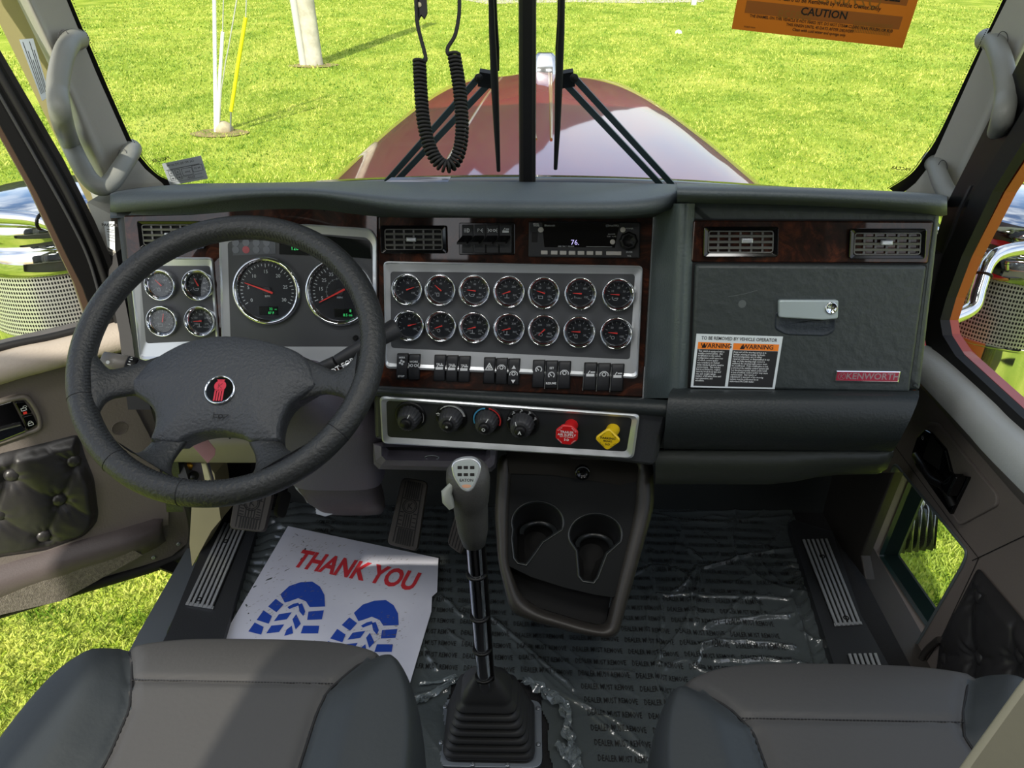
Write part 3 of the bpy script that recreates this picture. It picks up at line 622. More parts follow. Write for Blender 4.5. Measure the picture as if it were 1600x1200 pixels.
# ------------------------------------------------------------------ rocker switches
def sym(mb, f, kind, cx, cy, s):
    h = .0094
    if kind == 'tri':
        mb.line(f, [(cx-s, cy-s*.8), (cx+s, cy-s*.8), (cx, cy+s)], s*.28, h, 0, True); mb.line(f, [(cx-s*.35, cy-s*.4), (cx+s*.35, cy-s*.4), (cx, cy+s*.3)], s*.2, h, 0, True)
    elif kind == 'up': mb.pick(f, [(cx-s*.6, cy-s*.5), (cx+s*.6, cy-s*.5), (cx, cy+s*.5)], h)
    elif kind == 'dn': mb.pick(f, [(cx-s*.6, cy+s*.5), (cx+s*.6, cy+s*.5), (cx, cy-s*.5)], h)
    elif kind == 'ring': mb.arc(f, s*.75, R(-40), R(220), s*.3, h, 0, cx, cy, 14); mb.line(f, [(cx, cy-s*.2), (cx-s*.45, cy+s*.35)], s*.25, h)
    elif kind == 'car':
        mb.arc(f, s*.45, 0, 6.28, s*.25, h, 0, cx, cy, 12); mb.line(f, [(cx-s, cy-s*.4), (cx-s, cy+s*.2), (cx-s*.4, cy+s*.7), (cx+s*.4, cy+s*.7), (cx+s, cy+s*.2), (cx+s, cy-s*.4)], s*.2, h)
    elif kind == 'lamp': mb.arc(f, s*.6, R(-90), R(90), s*.25, h, 0, cx, cy, 8); mb.line(f, [(cx, cy-s*.6), (cx, cy+s*.6)], s*.25, h); [mb.line(f, [(cx-s*1.1, cy+d_*s), (cx-s*.3, cy+d_*s)], s*.2, h) for d_ in (-.45, 0, .45)]
    elif kind == 'park': mb.text(f, 'P', cx-s*.4, cy, s*1.6, 0, h); [mb.line(f, [(cx+s*.3, cy), (cx+s*1.1, cy+d_*s)], s*.18, h) for d_ in (-.6, 0, .6)]
    elif kind == 'beam': [mb.arc(f, s*.35, 0, 6.28, s*.2, h, 0, cx+k*s*.55, cy, 8) for k in (-1, 1)]; [mb.line(f, [(cx+k*s*1.0, cy), (cx+k*s*1.5, cy+d_*s)], s*.16, h) for d_ in (-.6, 0, .6) for k in (-1, 1)]
    elif kind == 'fan': [mb.pick(f, circ(s*.33, 8, cx+.5*s*math.cos(t), cy+.5*s*math.sin(t)), h) for t in (0.3, 1.87, 3.44, 5.0)]
    elif kind == 'axle': mb.pick(f, box4(cx-s, cy-s*.7, cx+s, cy), h); mb.line(f, [(cx-s*.6, cy+s*.1), (cx-s*.2, cy+s*.7)], s*.2, h); mb.line(f, [(cx+s*.1, cy+s*.4), (cx+s, cy+s*.4)], s*.3, h)
    elif kind: mb.text(f, kind, cx, cy, s*1.2, 0, h, bold=.02)
def rockers(x0, y0, x1, y1, syms, sk=-2, chrome=False):
    n = len(syms)
    for i, sl in enumerate(syms):
        xa = lerp(x0, x1, i/n); xb = lerp(x0, x1, (i+1)/n); dy = (y1-y0)*0+((x1-x0)*.048)*i/n
        f = QF(CF, *CF.P([(xa+sk, y1+dy), (xb+sk, y1+dy), (xb, y0+dy), (xa, y0+dy)])); W, H = f.W, f.H
        mb = MB(); o = rpoly(box4(.0004, 0, W-.0004, H), .0015); mb.rings(f, [(o, .002), (o, .0078), (inset(o, .0012), .0085)], 0, False, True, True); root = mb.build('rocker_switch', M['black'], dash)
        mb = MB(); L = []
        for t in [k/8 for k in range(9)]:
            h = .0085+.0045*math.sin(math.pi*min(1, t*1.25))**.5 if t < .8 else .0085+.0035*math.sqrt(max(0, (1-t)/.2))*1.2
            y = lerp(.001, H-.0015, t); L.append([f.pt(.0013, y, .008), f.pt(.0018, y, h-.0006), f.pt(.003, y, h), f.pt(W-.003, y, h), f.pt(W-.0018, y, h-.0006), f.pt(W-.0013, y, .008)])
        mb.loft(L, 0, True, True, True, closed=False); mb.build('rocker', M['dplast'], root)
        mb = MB(); ff = type('o', (), {})(); ff.pt = lambda a, b, h=0, f=f: f.pt(a, b, h+.0044)
        for (kd, ty) in sl: sym(mb, ff, kd, W/2, H*ty, W*(.3 if kd not in ('TRLR', 'WORK', 'STOP', 'MIRR', 'SET', 'RESUME', 'PTO', 'AUX') else .19))
        if mb.v: mb.build('switch_icon', M['white'], root)
        if chrome and (i > 0 or chrome == 2):
            mb = MB(); mb.line(f, [(.0003, 0), (.0003, H)], .0012, .012); mb.build('chrome_edge', M['chrome'], root)
rockers(622, 551, 659, 591, [[('MIRR', .86), ('fan', .68), ('STOP', .14)], [('WORK', .72), ('beam', .58)]])
rockers(680, 553, 737, 594, [[('TRLR', .66), ('axle', .56)]]*3)
rockers(757, 557, 814, 598, [[('tri', .66)], [('car', .66)], [('up', .7), ('car', .45), ('dn', .15)]])
rockers(833, 561, 893, 604, [[('ring', .68)], [('SET', .75), ('ring', .5), ('RESUME', .2)], [('car', .6)]], -2, 1)
rockers(913, 565, 976, 608, [[('axle', .62)], [('car', .62)], [('axle', .62)]], -3, 2)
rockers(247, 551, 288, 590, [[('ring', .7)], [('TRLR', .7)]], 1)
# light toggles
mb = MB(); o = rpoly(CF.P([(718, 348), (805, 348), (805, 398), (718, 398)]), .003); mb.plate(CF, o, .002, .006, .001); tg = mb.build('toggle_frame', M['gloss'], dash)
for i, (x0, x1, kd) in enumerate(((723, 740.5, 'lamp'), (742, 759, 'park'), (761.5, 779.5, 'beam'), (781.5, 800, 'axle'))):
    f = QF(CF, *CF.P([(x0, 395), (x1, 395), (x1, 351), (x0, 351)])); W, H = f.W, f.H; mb = MB(); mb.plate(f, rpoly(box4(0, 0, W, H), .001), .005, .0088, .001); root = mb.build('toggle_switch', M['dplast'], dash)
    mb = MB(); L = []
    for t in (0, .3, .7, 1.): L.append([f.pt(a, b, .0088+.022*t) for a, b in box4(W*.05-.006*t, H*(.50-.18*t), W*.9-.006*t, H*(.62-.22*t))])
    mb.loft(L, 0, True, False, True); mb.build('paddle', M['black'], root)
    mb = MB(); ff = type('o', (), {})(); ff.pt = lambda a, b, h=0, f=f: f.pt(a, b, h); sym(mb, ff, kd, W/2, H*.8, W*.27); mb.build('switch_icon', M['white'], root)
# ------------------------------------------------------------------ lower control panel
mb = MB(); L = []
for x in (572, 585, 700, 850, 1000, 1030, 1052):
    t = (x-592)/412; yt = lerp(603, 622, t); yb = lerp(616, 646, t); d0 = (CF.at(x, yt)-CAM).dot(FW); d1 = (LF.at(x, yb)-CAM).dot(FW)
    L.append([at_D(x, yt-2, d0+.02), at_D(x, yt, d0-.01), at_D(x, yt+3, d1-.004), at_D(x, lerp(yt, yb, .6), d1-.012), at_D(x, yb+1, d1-.006), at_D(x, yb+4, d1+.01)])
mb.loft(L, 0, True, False, False, closed=False); mb.build('padded_roll', M['padd'], dash, norm=False)
mb = MB(); o = rpoly(LF.P([(580, 612), (1030, 640), (1050, 640), (1024, 733), (900, 718), (760, 701), (582, 690)]), .012); mb.rings(LF, [(o, -.02), (o, -.014), (inset(o, .004), -.004), (inset(o, .010), -.001)], 0, True, True, True)
mb.build('lower_housing', mat('lower_housing_vinyl', srgb(50, 52, 56), .5, bump=.3, bscale=260), dash)
a = rpoly(LF.P([(594, 617), (1000, 645), (990, 715), (598, 691)]), .010); b = rpoly(LF.P([(604, 625), (988, 652), (979, 705), (606, 682)]), .007)
mb = MB(); md = [(lerp(p[0], q[0], .3), lerp(p[1], q[1], .3)) for p, q in zip(a, b)]; mb.rings(LF, [(a, -.002), (a, .0035), (md, .006), (b, .0015)], 0, False, False, False); mb.build('control_surround', M['silver'], dash)
mb = MB(); mb.rings(LF, [(inset(b, -.002), .0008), (inset(b, -.001), .0012)], 0, False, True, True); mb.build('control_panel', mat('control_panel_plastic', srgb(38, 40, 42), .45), dash)
for i, (x, y, rp) in enumerate(((642, 648, 25), (706, 650.6, 25), (762, 654, 24.5), (817, 659, 26))):
    a, b = LF.px(x, y); k = LF.k(x, y); R0 = rp*k; f = LF.sub(a, b, .001)
    mb = MB(); mb.rings(f, [(circ(R0, 40), 0), (circ(R0*.98, 40), .003), (circ(R0*.9, 40), .0038)], 0, True, False, True); root = mb.build('climate_dial', M['black'], dash)
    mb = MB(); mb.lathe(f, [(R0*.74, .003), (R0*.68, .012), (R0*.60, .024), (R0*.5, .026), (0.0001, .0262)], 0, 72, True, False, False, .035, 18); kb = mb.build('knob', M['dplast'], root)
    mb = MB(); mb.lathe(f, [(R0*.36, .024), (R0*.35, .0315), (R0*.28, .0335), (.0001, .034)], 0, 32); mb.build('knob_cap', M['black'], kb)
    mb = MB(); mb.line(f, [(R0*.1, R0*.35), (R0*.24, R0*.62)] if i < 3 else [(-R0*.25, R0*.3), (-R0*.3, R0*.55)], R0*.05, .0262+.0003)
    if i == 1: mb.text(f, '*', 0, -R0*.05, R0*.4, 0, .0345)
    if i == 2: mb.arc(f, R0*.09, 0, 6.28, R0*.05, .0345)
    if i == 3: mb.text(f, 'A', 0, 0, R0*.3, 0, .0345, bold=.02)
    mb.build('pointer_mark', M['white'], kb)
    if i == 1:
        mb = MB(); [mb.arc(f, R0*.86, R(t0), R(t1), R0*wd, .0042) for t0, t1, wd in ((140, 122, .05), (119, 100, .08), (97, 76, .10), (73, 50, .12), (47, 15, .14))]; mb.text(f, '*', -R0*.82, R0*.05, R0*.6, 0, .0042, bold=.02); mb.build('fan_scale', M['white'], root)
    if i == 2:
        mb = MB(); mb.arc(f, R0*.86, R(200), R(100), R0*.09, .0042, 0); mb.arc(f, R0*.86, R(80), R(-20), R0*.09, .0042, 1); mb.build('temperature_scale', [M['bluep'], M['redp']], root)
    if i == 3:
        mb = MB()
        for t in (165, 130, 95, 60, 25): cx, cy = R0*.84*math.cos(R(t)), R0*.84*math.sin(R(t)); mb.line(f, [(cx-R0*.08, cy-R0*.08), (cx, cy), (cx+R0*.08, cy+R0*.04)], R0*.05, .0042); mb.pick(f, circ(R0*.05, 8, cx, cy+R0*.09), .0042)
        mb.build('mode_icons', M['wprint'], root)
    if i == 0: mb = MB(); mb.arc(f, R0*.87, R(20), R(-25), R0*.03, .0042); mb.build('dial_mark', M['wprint'], root)
# brake valves
def valve(x, y, px, py, sides, m_, rot, lines, ink, lab, rad):
    a, b = LF.px(x, y, .001); f = LF.sub(a, b, .001); k = LF.k(x, y); mb = MB()
    tgt = LF.sub(*LF.px(px, py, .045), .045); r0 = 10.5*k
    P = [f.o.lerp(tgt.o, t) for t in (0, .25, .55, .8, 1)]; mb.tube(P, [r0*1.0, r0*.95, r0*.8, r0*.85, r0*1.1], 0, 24)
    root = mb.build('valve_knob', m_, dash, label=lab)
    q = [(rad*k*math.cos(R(rot+360*i/sides)), rad*k*math.sin(R(rot+360*i/sides))) for i in range(sides)]; q = rpoly(q, rad*k*(.12 if sides == 8 else .3))
    mb = MB(); mb.rings(tgt, [(inset(q, .001), -.002), (q, 0), (q, .003), (inset(q, .0012), .0045)], 0, False, True, True); mb.build('valve_plate', m_, root)
    mb = MB()
    for s, dy, sz in lines: mb.text(tgt, s, 0, dy*rad*k, sz*rad*k, 0, .0049, bold=.015)
    n = 8 if sides == 8 else 4
    for i in range(n):
        if i % 2 == 0 or n == 4: t = R(rot+360*(i+.5)/n); cx, cy = rad*k*(.8 if n == 8 else .58)*math.cos(t), rad*k*(.8 if n == 8 else .58)*math.sin(t); mb.text(tgt, 'PULL TO', cx, cy, rad*k*.13, t-R(90), .0049)
    mb.build('valve_lettering', ink, root)
valve(893, 664, 886, 678, 8, M['vred'], 22.5, (('TRAILER', .32, .3), ('AIR SUPPLY', .05, .3), ('NOT FOR PARKING', -.15, .13), ('S-D', -.42, .28)), M['white'], 'red octagonal trailer air supply knob', 18)
valve(958, 671, 950, 685, 4, M['vyel'], 0, (('PARKING', .15, .27), ('BRAKE', -.1, .22), ('S-D', -.38, .24)), M['ink'], 'yellow diamond parking brake knob', 20)
# cubby below
mb = MB(); q0 = [at_D(x, y, 1.36) for x, y in ((582, 690), (778, 700), (775, 730), (768, 737), (592, 733), (584, 725))]; q1 = [at_D(x, y, 1.31) for x, y in ((584, 694), (776, 700), (772, 726), (766, 731), (596, 727), (587, 720))]
qi = [at_D(x, y, 1.305) for x, y in ((596, 698), (766, 701), (766, 714), (758, 721), (603, 719), (596, 712))]; qj = [p+Vector((0, .1, 0)) for p in qi]
mb.loft([q0, q1, qi, qj], 0, False, True, True); mb.build('cubby', M['mauve'], dash)
mb = MB(); mb.add([p+Vector((0, .03, 0)) for p in qi], [tuple(range(6))]); mb.build('cubby_shade_sheet', M['void'], dash)  # black sheet stands in for the shade inside
mb = MB(); c = at_D(675, 714, 1.31); mb.tube([c+Vector((.012*math.cos(t), -.002, .0045*math.sin(t))) for t in [i*.524 for i in range(12)]], .001, 0, 6, closed=True); mb.build('pull_ring', M['steel'], dash)
# ------------------------------------------------------------------ glove side
mb = MB(); o = rpoly(GF.P([(1066, 306), (1478, 322), (1444, 616), (1060, 610)]), .012); mb.rings(GF, [(o, -.28), (o, -.02), (inset(o, .004), -.008), (inset(o, .010), -.002), (inset(o, .016), -.001)], 0, True, True, True)
mb.build('glove_housing', M['glove'], dash)
mb = MB(); o = rpoly(GF.P([(1083, 344), (1457, 346), (1448, 411), (1079, 409)]), .004); mb.rings(GF, [(inset(o, -.002), -.0005), (inset(o, -.002), .001)], 1, False, False, True); mb.plate(GF, o, .0, .004, .002); mb.build('wood_fascia', [M['wood'], M['void']], dash)
mb = MB(); o = rpoly(GF.P([(1081, 411), (1448, 413), (1420, 614), (1074, 606)]), .004); mb.rings(GF, [(o, -.0005), (o, .0012)], 0, False, False, True); mb.build('door_gap', M['void'], dash)
gl = MB(); o = rpoly(GF.P([(1085, 412), (1444, 414), (1417, 612), (1078, 604)]), .006); gl.rings(GF, [(o, .001), (o, .006), (inset(o, .002), .009), (inset(o, .005), .010)], 0, True, False, True); gd = gl.build('glove_box_door', M['glove'], dash)
mb = MB(); o = rpoly(GF.P([(1208, 485), (1303, 487), (1300, 516), (1285, 523), (1225, 521), (1207, 512)]), .006); mb.rings(GF, [(o, .0102), (inset(o, .001), .0115), (inset(o, .003), .0102), (inset(o, .010), .0101)], 0, True, False, True); hp = mb.build('handle_pocket', mat('pocket_plastic', srgb(30, 38, 46), .5, bump=.5, bscale=150), gd)
mb = MB(); o = rpoly(GF.P([(1212, 466), (1304, 466), (1303, 495), (1280, 497), (1212, 493)]), .004); mb.plate(GF, o, .010, .017, .002); hd = mb.build('handle', mat('handle_satin_silver', srgb(168, 180, 182), .4, metal=.3), gd)
mb = MB(); a, b = GF.px(1292, 478); f = GF.sub(a, b, .017); mb.lathe(f, [(.0092, 0), (.0092, .002), (.0075, .0025), (.007, .001), (.0001, .001)], 0, 32); mb.plate(f, box4(-.004, -.001, .004, .001), .001, .0018, .0003); mb.build('lock', M['chrome'], hd)
mb = MB(); c = [(1135, 462), (1158, 458), (1180, 452)]; mb.line(GF, GF.P(c), .0008, .0103); mb.pick(GF, [(x, y) for x, y in circ(.006, 16, *GF.px(1157, 473))], .01015); 
mb.build('scuff_mark', mat('scuff', srgb(84, 90, 90), .6), gd)
# badge
q = GF.P([(1299, 592), (1397.5, 594), (1401, 577), (1302, 576)]); f = QF(GF, *q, h=.010); mb = MB(); o = box4(0, 0, f.W, f.H); mb.rings(f, [(o, 0), (o, .003), (inset(o, .0012), .0034)], 0, False, False, True); bd = mb.build('badge', M['chrome'], gd)
mb = MB(); mb.pick(f, inset(box4(0, 0, f.W, f.H), .0015), .0036); mb.build('badge_field', M['kred'], bd)
mb = MB(); mb.text(f, 'KENWORTH', f.W*.58, f.H*.5, f.H*.82, 0, .0039, bold=.02, sx=1.02); mb.arc(f, f.H*.32, 0, 6.28, .0008, .0039, 0, f.H*.55, f.H*.5); mb.line(f, [(f.H*.45, f.H*.3), (f.H*.45, f.H*.7)], .0008, .0039); mb.line(f, [(f.H*.7, f.H*.7), (f.H*.48, f.H*.5), (f.H*.7, f.H*.3)], .0008, .0039); mb.build('badge_lettering', mat('badge_silver', srgb(150, 130, 135), .3, metal=.6), bd)
# bolster and under panels, loft across
def across(name, x0s, prof, m_, n=8, sm=True):
    mb = MB(); L = []
    for i in range(n+1):
        t = i/n; L.append([at_D(lerp(x0s[0], x0s[1], t)+(dx0*(1-t)+dx1*t), y+dy*t, d) for y, dy, d, dx0, dx1 in prof])
    mb.loft(L, 0, sm, False, False, closed=False); mb.add(L[-1], [tuple(range(len(prof)))]); mb.add(L[0], [tuple(range(len(prof)))]); return mb.build(name, m_, dash, norm=False)
across('knee_bolster', (1040, 1436), [(606, 4, 1.2, 12, 0), (611, 4, 1.17, 8, 0), (616, 4, 1.155, 5, 0), (630, 3, 1.147, 3, -4), (655, 2, 1.15, 0, -14), (680, 2, 1.165, -2, -27), (697, 4, 1.195, -3, -38), (702, 4, 1.24, -3, -42), (700, 4, 1.35, 0, -42)], M['padd'])
mb = MB(); L = []
for x, yb in ((1024, 757), (1100, 757), (1200, 757), (1240, 753), (1275, 746), (1310, 742), (1370, 741), (1386, 733), (1396, 712)):
    L.append([at_D(x, 700, 1.26), at_D(x, 706, 1.235), at_D(x, lerp(706, yb, .6), 1.25), at_D(x, yb-2, 1.30), at_D(x, yb, 1.34), at_D(x, 700, 1.44)])
mb.loft(L, 0, True, True, True); mb.build('under_panel', mat('under_panel_vinyl', srgb(52, 56, 50), .5, bump=.3, bscale=120), dash, norm=False)
# knee panel left of the column and left end cap
across('knee_panel', (255, 480), [(640, 0, 1.34, 0, 0), (676, 0, 1.33, 0, 0), (686, 0, 1.32, 0, 0), (700, 0, 1.33, 0, 0), (721, 0, 1.36, 0, 0), (723, 0, 1.42, 0, 0)], M['beige'])
mb = MB()
for x, y in ((325, 684), (342, 683), (359, 684)): mb.lathe(Fr(at_D(x, y, 1.318), (0, -.9, .4)), [(.0022, 0), (.0001, .0002)], 0, 10)
mb.build('rivets', M['black'], dash)
across('lower_left_panel', (236, 262), [(560, 0, 1.36, 0, 0), (600, 0, 1.35, 4, 4), (700, 0, 1.36, 14, 14), (790, 0, 1.45, 24, 24), (800, 0, 1.5, 24, 24)], M['padd'], 2)
# ================================================================== RADIO (stands in the dash, a unit of its own)
q = CF.P([(826, 401), (999, 403), (1000, 347), (827, 346)]); f = QF(CF, *q); W, H = f.W, f.H
rad = thing('radio', f.pt(W/2, 0, .01), 'black truck radio with round volume knob and pale preset buttons', 'radio')
mb = MB(); o = rpoly(box4(0, 0, W, H), .003); mb.plate(f, o, .002, .012, .002); mb.build('radio_face', M['dplast'], rad)
mb = MB(); o = [(W*.145, H*.29), (W*.775, H*.29), (W*.815, H*.97), (W*.12, H*.97)]; mb.rings(f, [(o, .012), (o, .0126)], 0, False, False, True); scn = mb.build('display_window', M['gloss'], rad)
mb = MB(); mb.text(f, '76.', W*.42, H*.42, H*.2, 0, .0130); mb.build('display_digits', M['lilac'], scn)
mb = MB(); mb.text(f, 'Bluetooth', W*.19, H*.89, H*.075, 0, .013, bold=.02); mb.text(f, '((SiriusXM))', W*.75, H*.9, H*.075, 0, .013, bold=.02); mb.text(f, 'BROWSE', W*.745, H*.66, H*.05, 0, .013); mb.text(f, 'SEEK  TUNE', W*.745, H*.6, H*.05, 0, .013); mb.line(f, [(W*.52, H*.31), (W*.75, H*.31)], .0006, .013); mb.text(f, 'SEEK TRK 7  FOLDER', W*.34, H*.31, H*.05, 0, .013, bold=.02)
mb.build('display_print', M['wprint'], scn)
mb = MB(); mb.text(f, 'MEDIA', W*.065, H*.93, H*.055, 0, .0123, bold=.02); mb.text(f, 'PHONE', W*.07, H*.88, H*.05, 0, .0123, bold=.02); mb.text(f, 'POWER', W*.905, H*.82, H*.06, 0, .0123); mb.text(f, 'ENTER', W*.905, H*.17, H*.06, 0, .0123); mb.text(f, 'VOL', W*.905, H*.06, H*.06, 0, .0123); mb.build('face_print', M['white'], rad)
for x, y, r_ in ((.11, .77, .075), (.845, .79, .075), (.755, .45, .07)):
    mb = MB(); mb.lathe(f.fr.sub(*[(lambda p: (p.x, p.y))(Vector(q[0])*(1-x)*(1-y)+Vector(q[1])*x*(1-y)+Vector(q[2])*x*y+Vector(q[3])*(1-x)*y)][0], 0.012), [(H*r_*1.05, 0), (H*r_*1.05, .002), (H*r_*.9, .0028)], 0, 20, True, False, True); mb.build('round_button', mat('button_ivory', srgb(200, 195, 190), .45) if 'button_ivory' not in MATS else MATS['button_ivory'], rad)
for x0, x1 in ((.115, .175), (.205, .265), (.285, .345), (.365, .425), (.445, .505), (.525, .585), (.605, .665), (.7, .835)):
    mb = MB(); mb.plate(f, rpoly(box4(W*x0, H*.08, W*x1, H*.19), .001), .012, .0145, .0008); mb.build('preset_button', MATS['button_ivory'], rad)
kf = CF.sub(*CF.px(981, 376), .012)
mb = MB(); mb.lathe(kf, [(.0145, 0), (.0142, .010), (.012, .0125), (.009, .0128), (.0085, .0115), (.0001, .0112)], 0, 60, True, False, False, .05, 8); mb.build('volume_knob', M['black'], rad)
mb = MB(); mb.plate(f, rpoly(box4(W*.03, H*.42, W*.08, H*.7), .001), .012, .013, .0004); mb.build('usb_cover', M['black'], rad)
# ================================================================== STEERING WHEEL
WC = Vector((-.438, .991, .678)); EL = R(52)
WF = Fr(WC, (0.0, -math.cos(EL), math.sin(EL)))
whl = thing('steering_wheel', WC, 'black leather steering wheel with stitched rim and four wide spokes', 'steering wheel')
RM = .2135
mb = MB(); path = [WF.pt(RM*math.cos(t), RM*math.sin(t), 0) for t in [2*math.pi*i/160 for i in range(160)]]; L = []
for i in range(161):
    t = 2*math.pi*(i % 160)/160; c = WF.pt(RM*math.cos(t), RM*math.sin(t)); er = (WF.u*math.cos(t)+WF.v*math.sin(t)); L.append([c+er*(.0186*math.cos(k*math.pi/10))+WF.n*(.0196*math.sin(k*math.pi/10)) for k in range(20)])
mb.loft(L, 0, True, False, False); rim = mb.build('rim', M['leather'], whl)
mb = MB()
for i in range(230):
    t = 2*math.pi*i/230; 
    if -2.9 < math.atan2(math.sin(t), math.cos(t)) < -.25 and False: continue
    rr = RM-.0178; c = WF.pt(rr*math.cos(t), rr*math.sin(t), .0062); c2 = WF.pt((rr+.0045)*math.cos(t+.014), (rr+.0045)*math.sin(t+.014), .0132)
    mb.tube([c, c.lerp(c2, .5)+WF.n*.0006, c2], .0007, 0, 4)
mb.build('rim_stitching', M['seam'], rim)
for t in (201, 232, 325, 262): 
    mb = MB(); t = R(t); c = WF.pt(RM*math.cos(t), RM*math.sin(t)); er = WF.u*math.cos(t)+WF.v*math.sin(t); mb.tube([c+er*(.0187*math.cos(k*math.pi/12))+WF.n*(.0197*math.sin(k*math.pi/12)) for k in range(24)], .0006, 0, 4, closed=True)
    mb.build('rim_seam', M['seam'], rim)
HH = -.034
def wp(pts, h=HH): return [WF.px(x, y, h) for x, y in pts]
def arm(A, Bm, hA, nm='spoke'):
    # A and B: edge polylines from hub to rim (px); puffed section between
    A = catmull([(x, y, 0) for x, y in A], 6); Bm = catmull([(x, y, 0) for x, y in Bm], 6); n = min(len(A), len(Bm)); mb = MB(); L = []
    for i in range(n):
        t = i/(n-1); h = lerp(hA, -.004, sstep(0, 1, t)); a = WF.pt(*WF.px(A[i].x, A[i].y, h), h); b = WF.pt(*WF.px(Bm[i].x, Bm[i].y, h), h); row = []
        for k in range(21):
            s = k/20; th = math.pi*2*s
            u = .5-.5*math.cos(th) if s <= .5 else .5-.5*math.cos(th)
            z = .011*math.copysign(abs(math.sin(th))**.7, math.sin(th)); row.append(a.lerp(b, u)+WF.n*z)
        L.append(row)
    mb.loft(L, 0, True, True, True); mb.build(nm, M['leather'], whl)
arm([(285, 548), (255, 556), (225, 566), (195, 575), (172, 577), (155, 560), (146, 545)], [(262, 628), (235, 622), (210, 618), (190, 620), (172, 624), (160, 634), (150, 655)], HH-.002)
arm([(462, 552), (480, 560), (505, 572), (525, 580), (540, 574), (552, 562), (560, 548)], [(470, 628), (490, 620), (510, 616), (525, 618), (536, 622), (545, 632), (552, 650)], HH-.002)
arm([(255, 670), (240, 690), (226, 704), (214, 709), (203, 706), (192, 698), (180, 688)], [(300, 672), (291, 692), (280, 706), (270, 722), (268, 738), (276, 750), (292, 758)], HH-.002)
arm([(382, 672), (390, 694), (398, 710), (400, 726), (396, 740), (386, 752), (372, 760)], [(430, 672), (441, 692), (447, 700), (458, 707), (470, 706), (482, 699), (495, 688)], HH-.002)
hubo = [(200, 601), (224, 580), (250, 562), (272, 549), (300, 537), (345, 529), (395, 532), (435, 541), (468, 554), (488, 574), (497, 600), (497, 608), (478, 620), (458, 634), (446, 654), (441, 676), (441, 691), (432, 694), (400, 694), (391, 692), (380, 684), (348, 678), (316, 681), (292, 690), (280, 696), (245, 694), (240, 688), (246, 670), (246, 650), (236, 634), (216, 620), (202, 611)]
o = wp(hubo); o = [tuple(p) for p in [(v.x, v.y) for v in catmull([(a, b, 0) for a, b in o], 4, True)]]
mb = MB(); mb.rings(WF, [(inset(o, .004), HH-.03), (o, HH-.012), (o, HH+.006), (inset(o, .0010), HH+.0095), (inset(o, .0025), HH+.0120), (inset(o, .005), HH+.0138)], 0, True, True, False)
pc_, fc_, dc_ = cdt(inset(o, .005), .006); mb.add([WF.pt(a, b, HH+.0138+.0102*(1-math.exp(-s/.020))) for (a, b), s in zip(pc_, dc_)], fc_, 0, True); hub = mb.build('hub_pad', mat('hub_pad_vinyl', srgb(58, 61, 65), .45, bump=.9, bscale=220, detail=4, spec=.45), whl)
e = WF.sub(*WF.px(343.5, 609, HH+.025), HH+.0235); k = WF.k(343, 609)
mb = MB(); mb.lathe(e, [(27*k*.9, 0), (27*k*.9, .003), (24.5*k*.9, .0035), (23.5*k*.9, .0022)], 0, 40); em = mb.build('emblem_ring', M['chrome'], hub)
mb = MB(); mb.rings(e, [(circ(23.6*k*.9, 40), .0022), (circ(23.6*k*.9, 40), .0024)], 0, False, False, True); mb.build('emblem_field', M['gloss'], em)
mb = MB(); s = k; mb.pick(e, circ(9.5*s, 24, 0, 6*s), .0027); mb.pick(e, [(-5*s, 14.5*s), (5*s, 14.5*s), (6.5*s, 17*s), (-6.5*s, 17*s)], .0027)
for i in range(4): x = (-6+i*4)*s; mb.pick(e, [(x-1.4*s, 0), (x+1.4*s, 0), (x+1.1*s, -19*s), (x-1.6*s, -19*s)], .0027)
mb.build('emblem_mark', M['ered'], em)
mb = MB(); mb.line(e, [(-2.5*s, 2*s), (-2.5*s, 10*s)], s*.9, .003); mb.line(e, [(3*s, 10*s), (-1.5*s, 6*s), (3*s, 2*s)], s*.9, .003); mb.build('emblem_letter', mat('emblem_dark', srgb(120, 15, 30), .4), em)
hn = WF.sub(*WF.px(345, 651, HH+.022), HH+.0236); mb = MB(); mb.line(hn, [(-11*k, 6*k), (-11*k, -5*k)], .0012, 0); mb.line(hn, [(-11*k, 2.5*k), (12*k, 2.5*k), (7*k, -2*k), (-3*k, -3*k), (-11*k, -1*k)], .001, 0); mb.arc(hn, 3*k, 0, 6.28, .001, 0, 0, 0, 0); mb.build('horn_mark', M['black'], hub)
for P_ in mb.v: pass
# ------------------------------------------------------------------ column with stalks
colm = thing('steering_column', (-.44, 1.2, .45), 'mauve grey steering column shroud with turn signal stalk and wiper lever', 'steering column')
mb = MB(); ax = WF.n; c0 = WF.pt(0, -.03, -.05); L = []
def ringpx(cx, cy, wpx, hpx, d, e_=3.2):
    c = at_D(cx, cy, d); k = d/F; out = []
    for i in range(32):
        t = 2*math.pi*i/32; x = math.copysign(abs(math.cos(t))**(2/e_), math.cos(t)); y = math.copysign(abs(math.sin(t))**(2/e_), math.sin(t)); out.append(c+RT*x*wpx*k/2+(UP*.55+FW*.83).normalized()*y*hpx*k/2)
    return out
mb.loft([ringpx(440, 590, 130, 110, 1.26), ringpx(455, 620, 190, 140, 1.30), ringpx(505, 655, 196, 120, 1.36), ringpx(520, 700, 168, 100, 1.42), ringpx(527, 742, 148, 60, 1.49), ringpx(528, 750, 138, 50, 1.5)], 0, True, True, True)
mb.build('column_shroud', M['mauve'], colm)
mb = MB(); mb.loft([ringpx(526, 735, 128, 50, 1.50), ringpx(530, 756, 126, 56, 1.52), ringpx(540, 776, 118, 50, 1.56), ringpx(550, 792, 104, 30, 1.62), ringpx(553, 800, 90, 16, 1.66)], 0, True, True, True)
mb.build('lower_shroud', mat('lower_shroud_plastic', srgb(72, 66, 68), .5, bump=.2, bscale=300), colm)
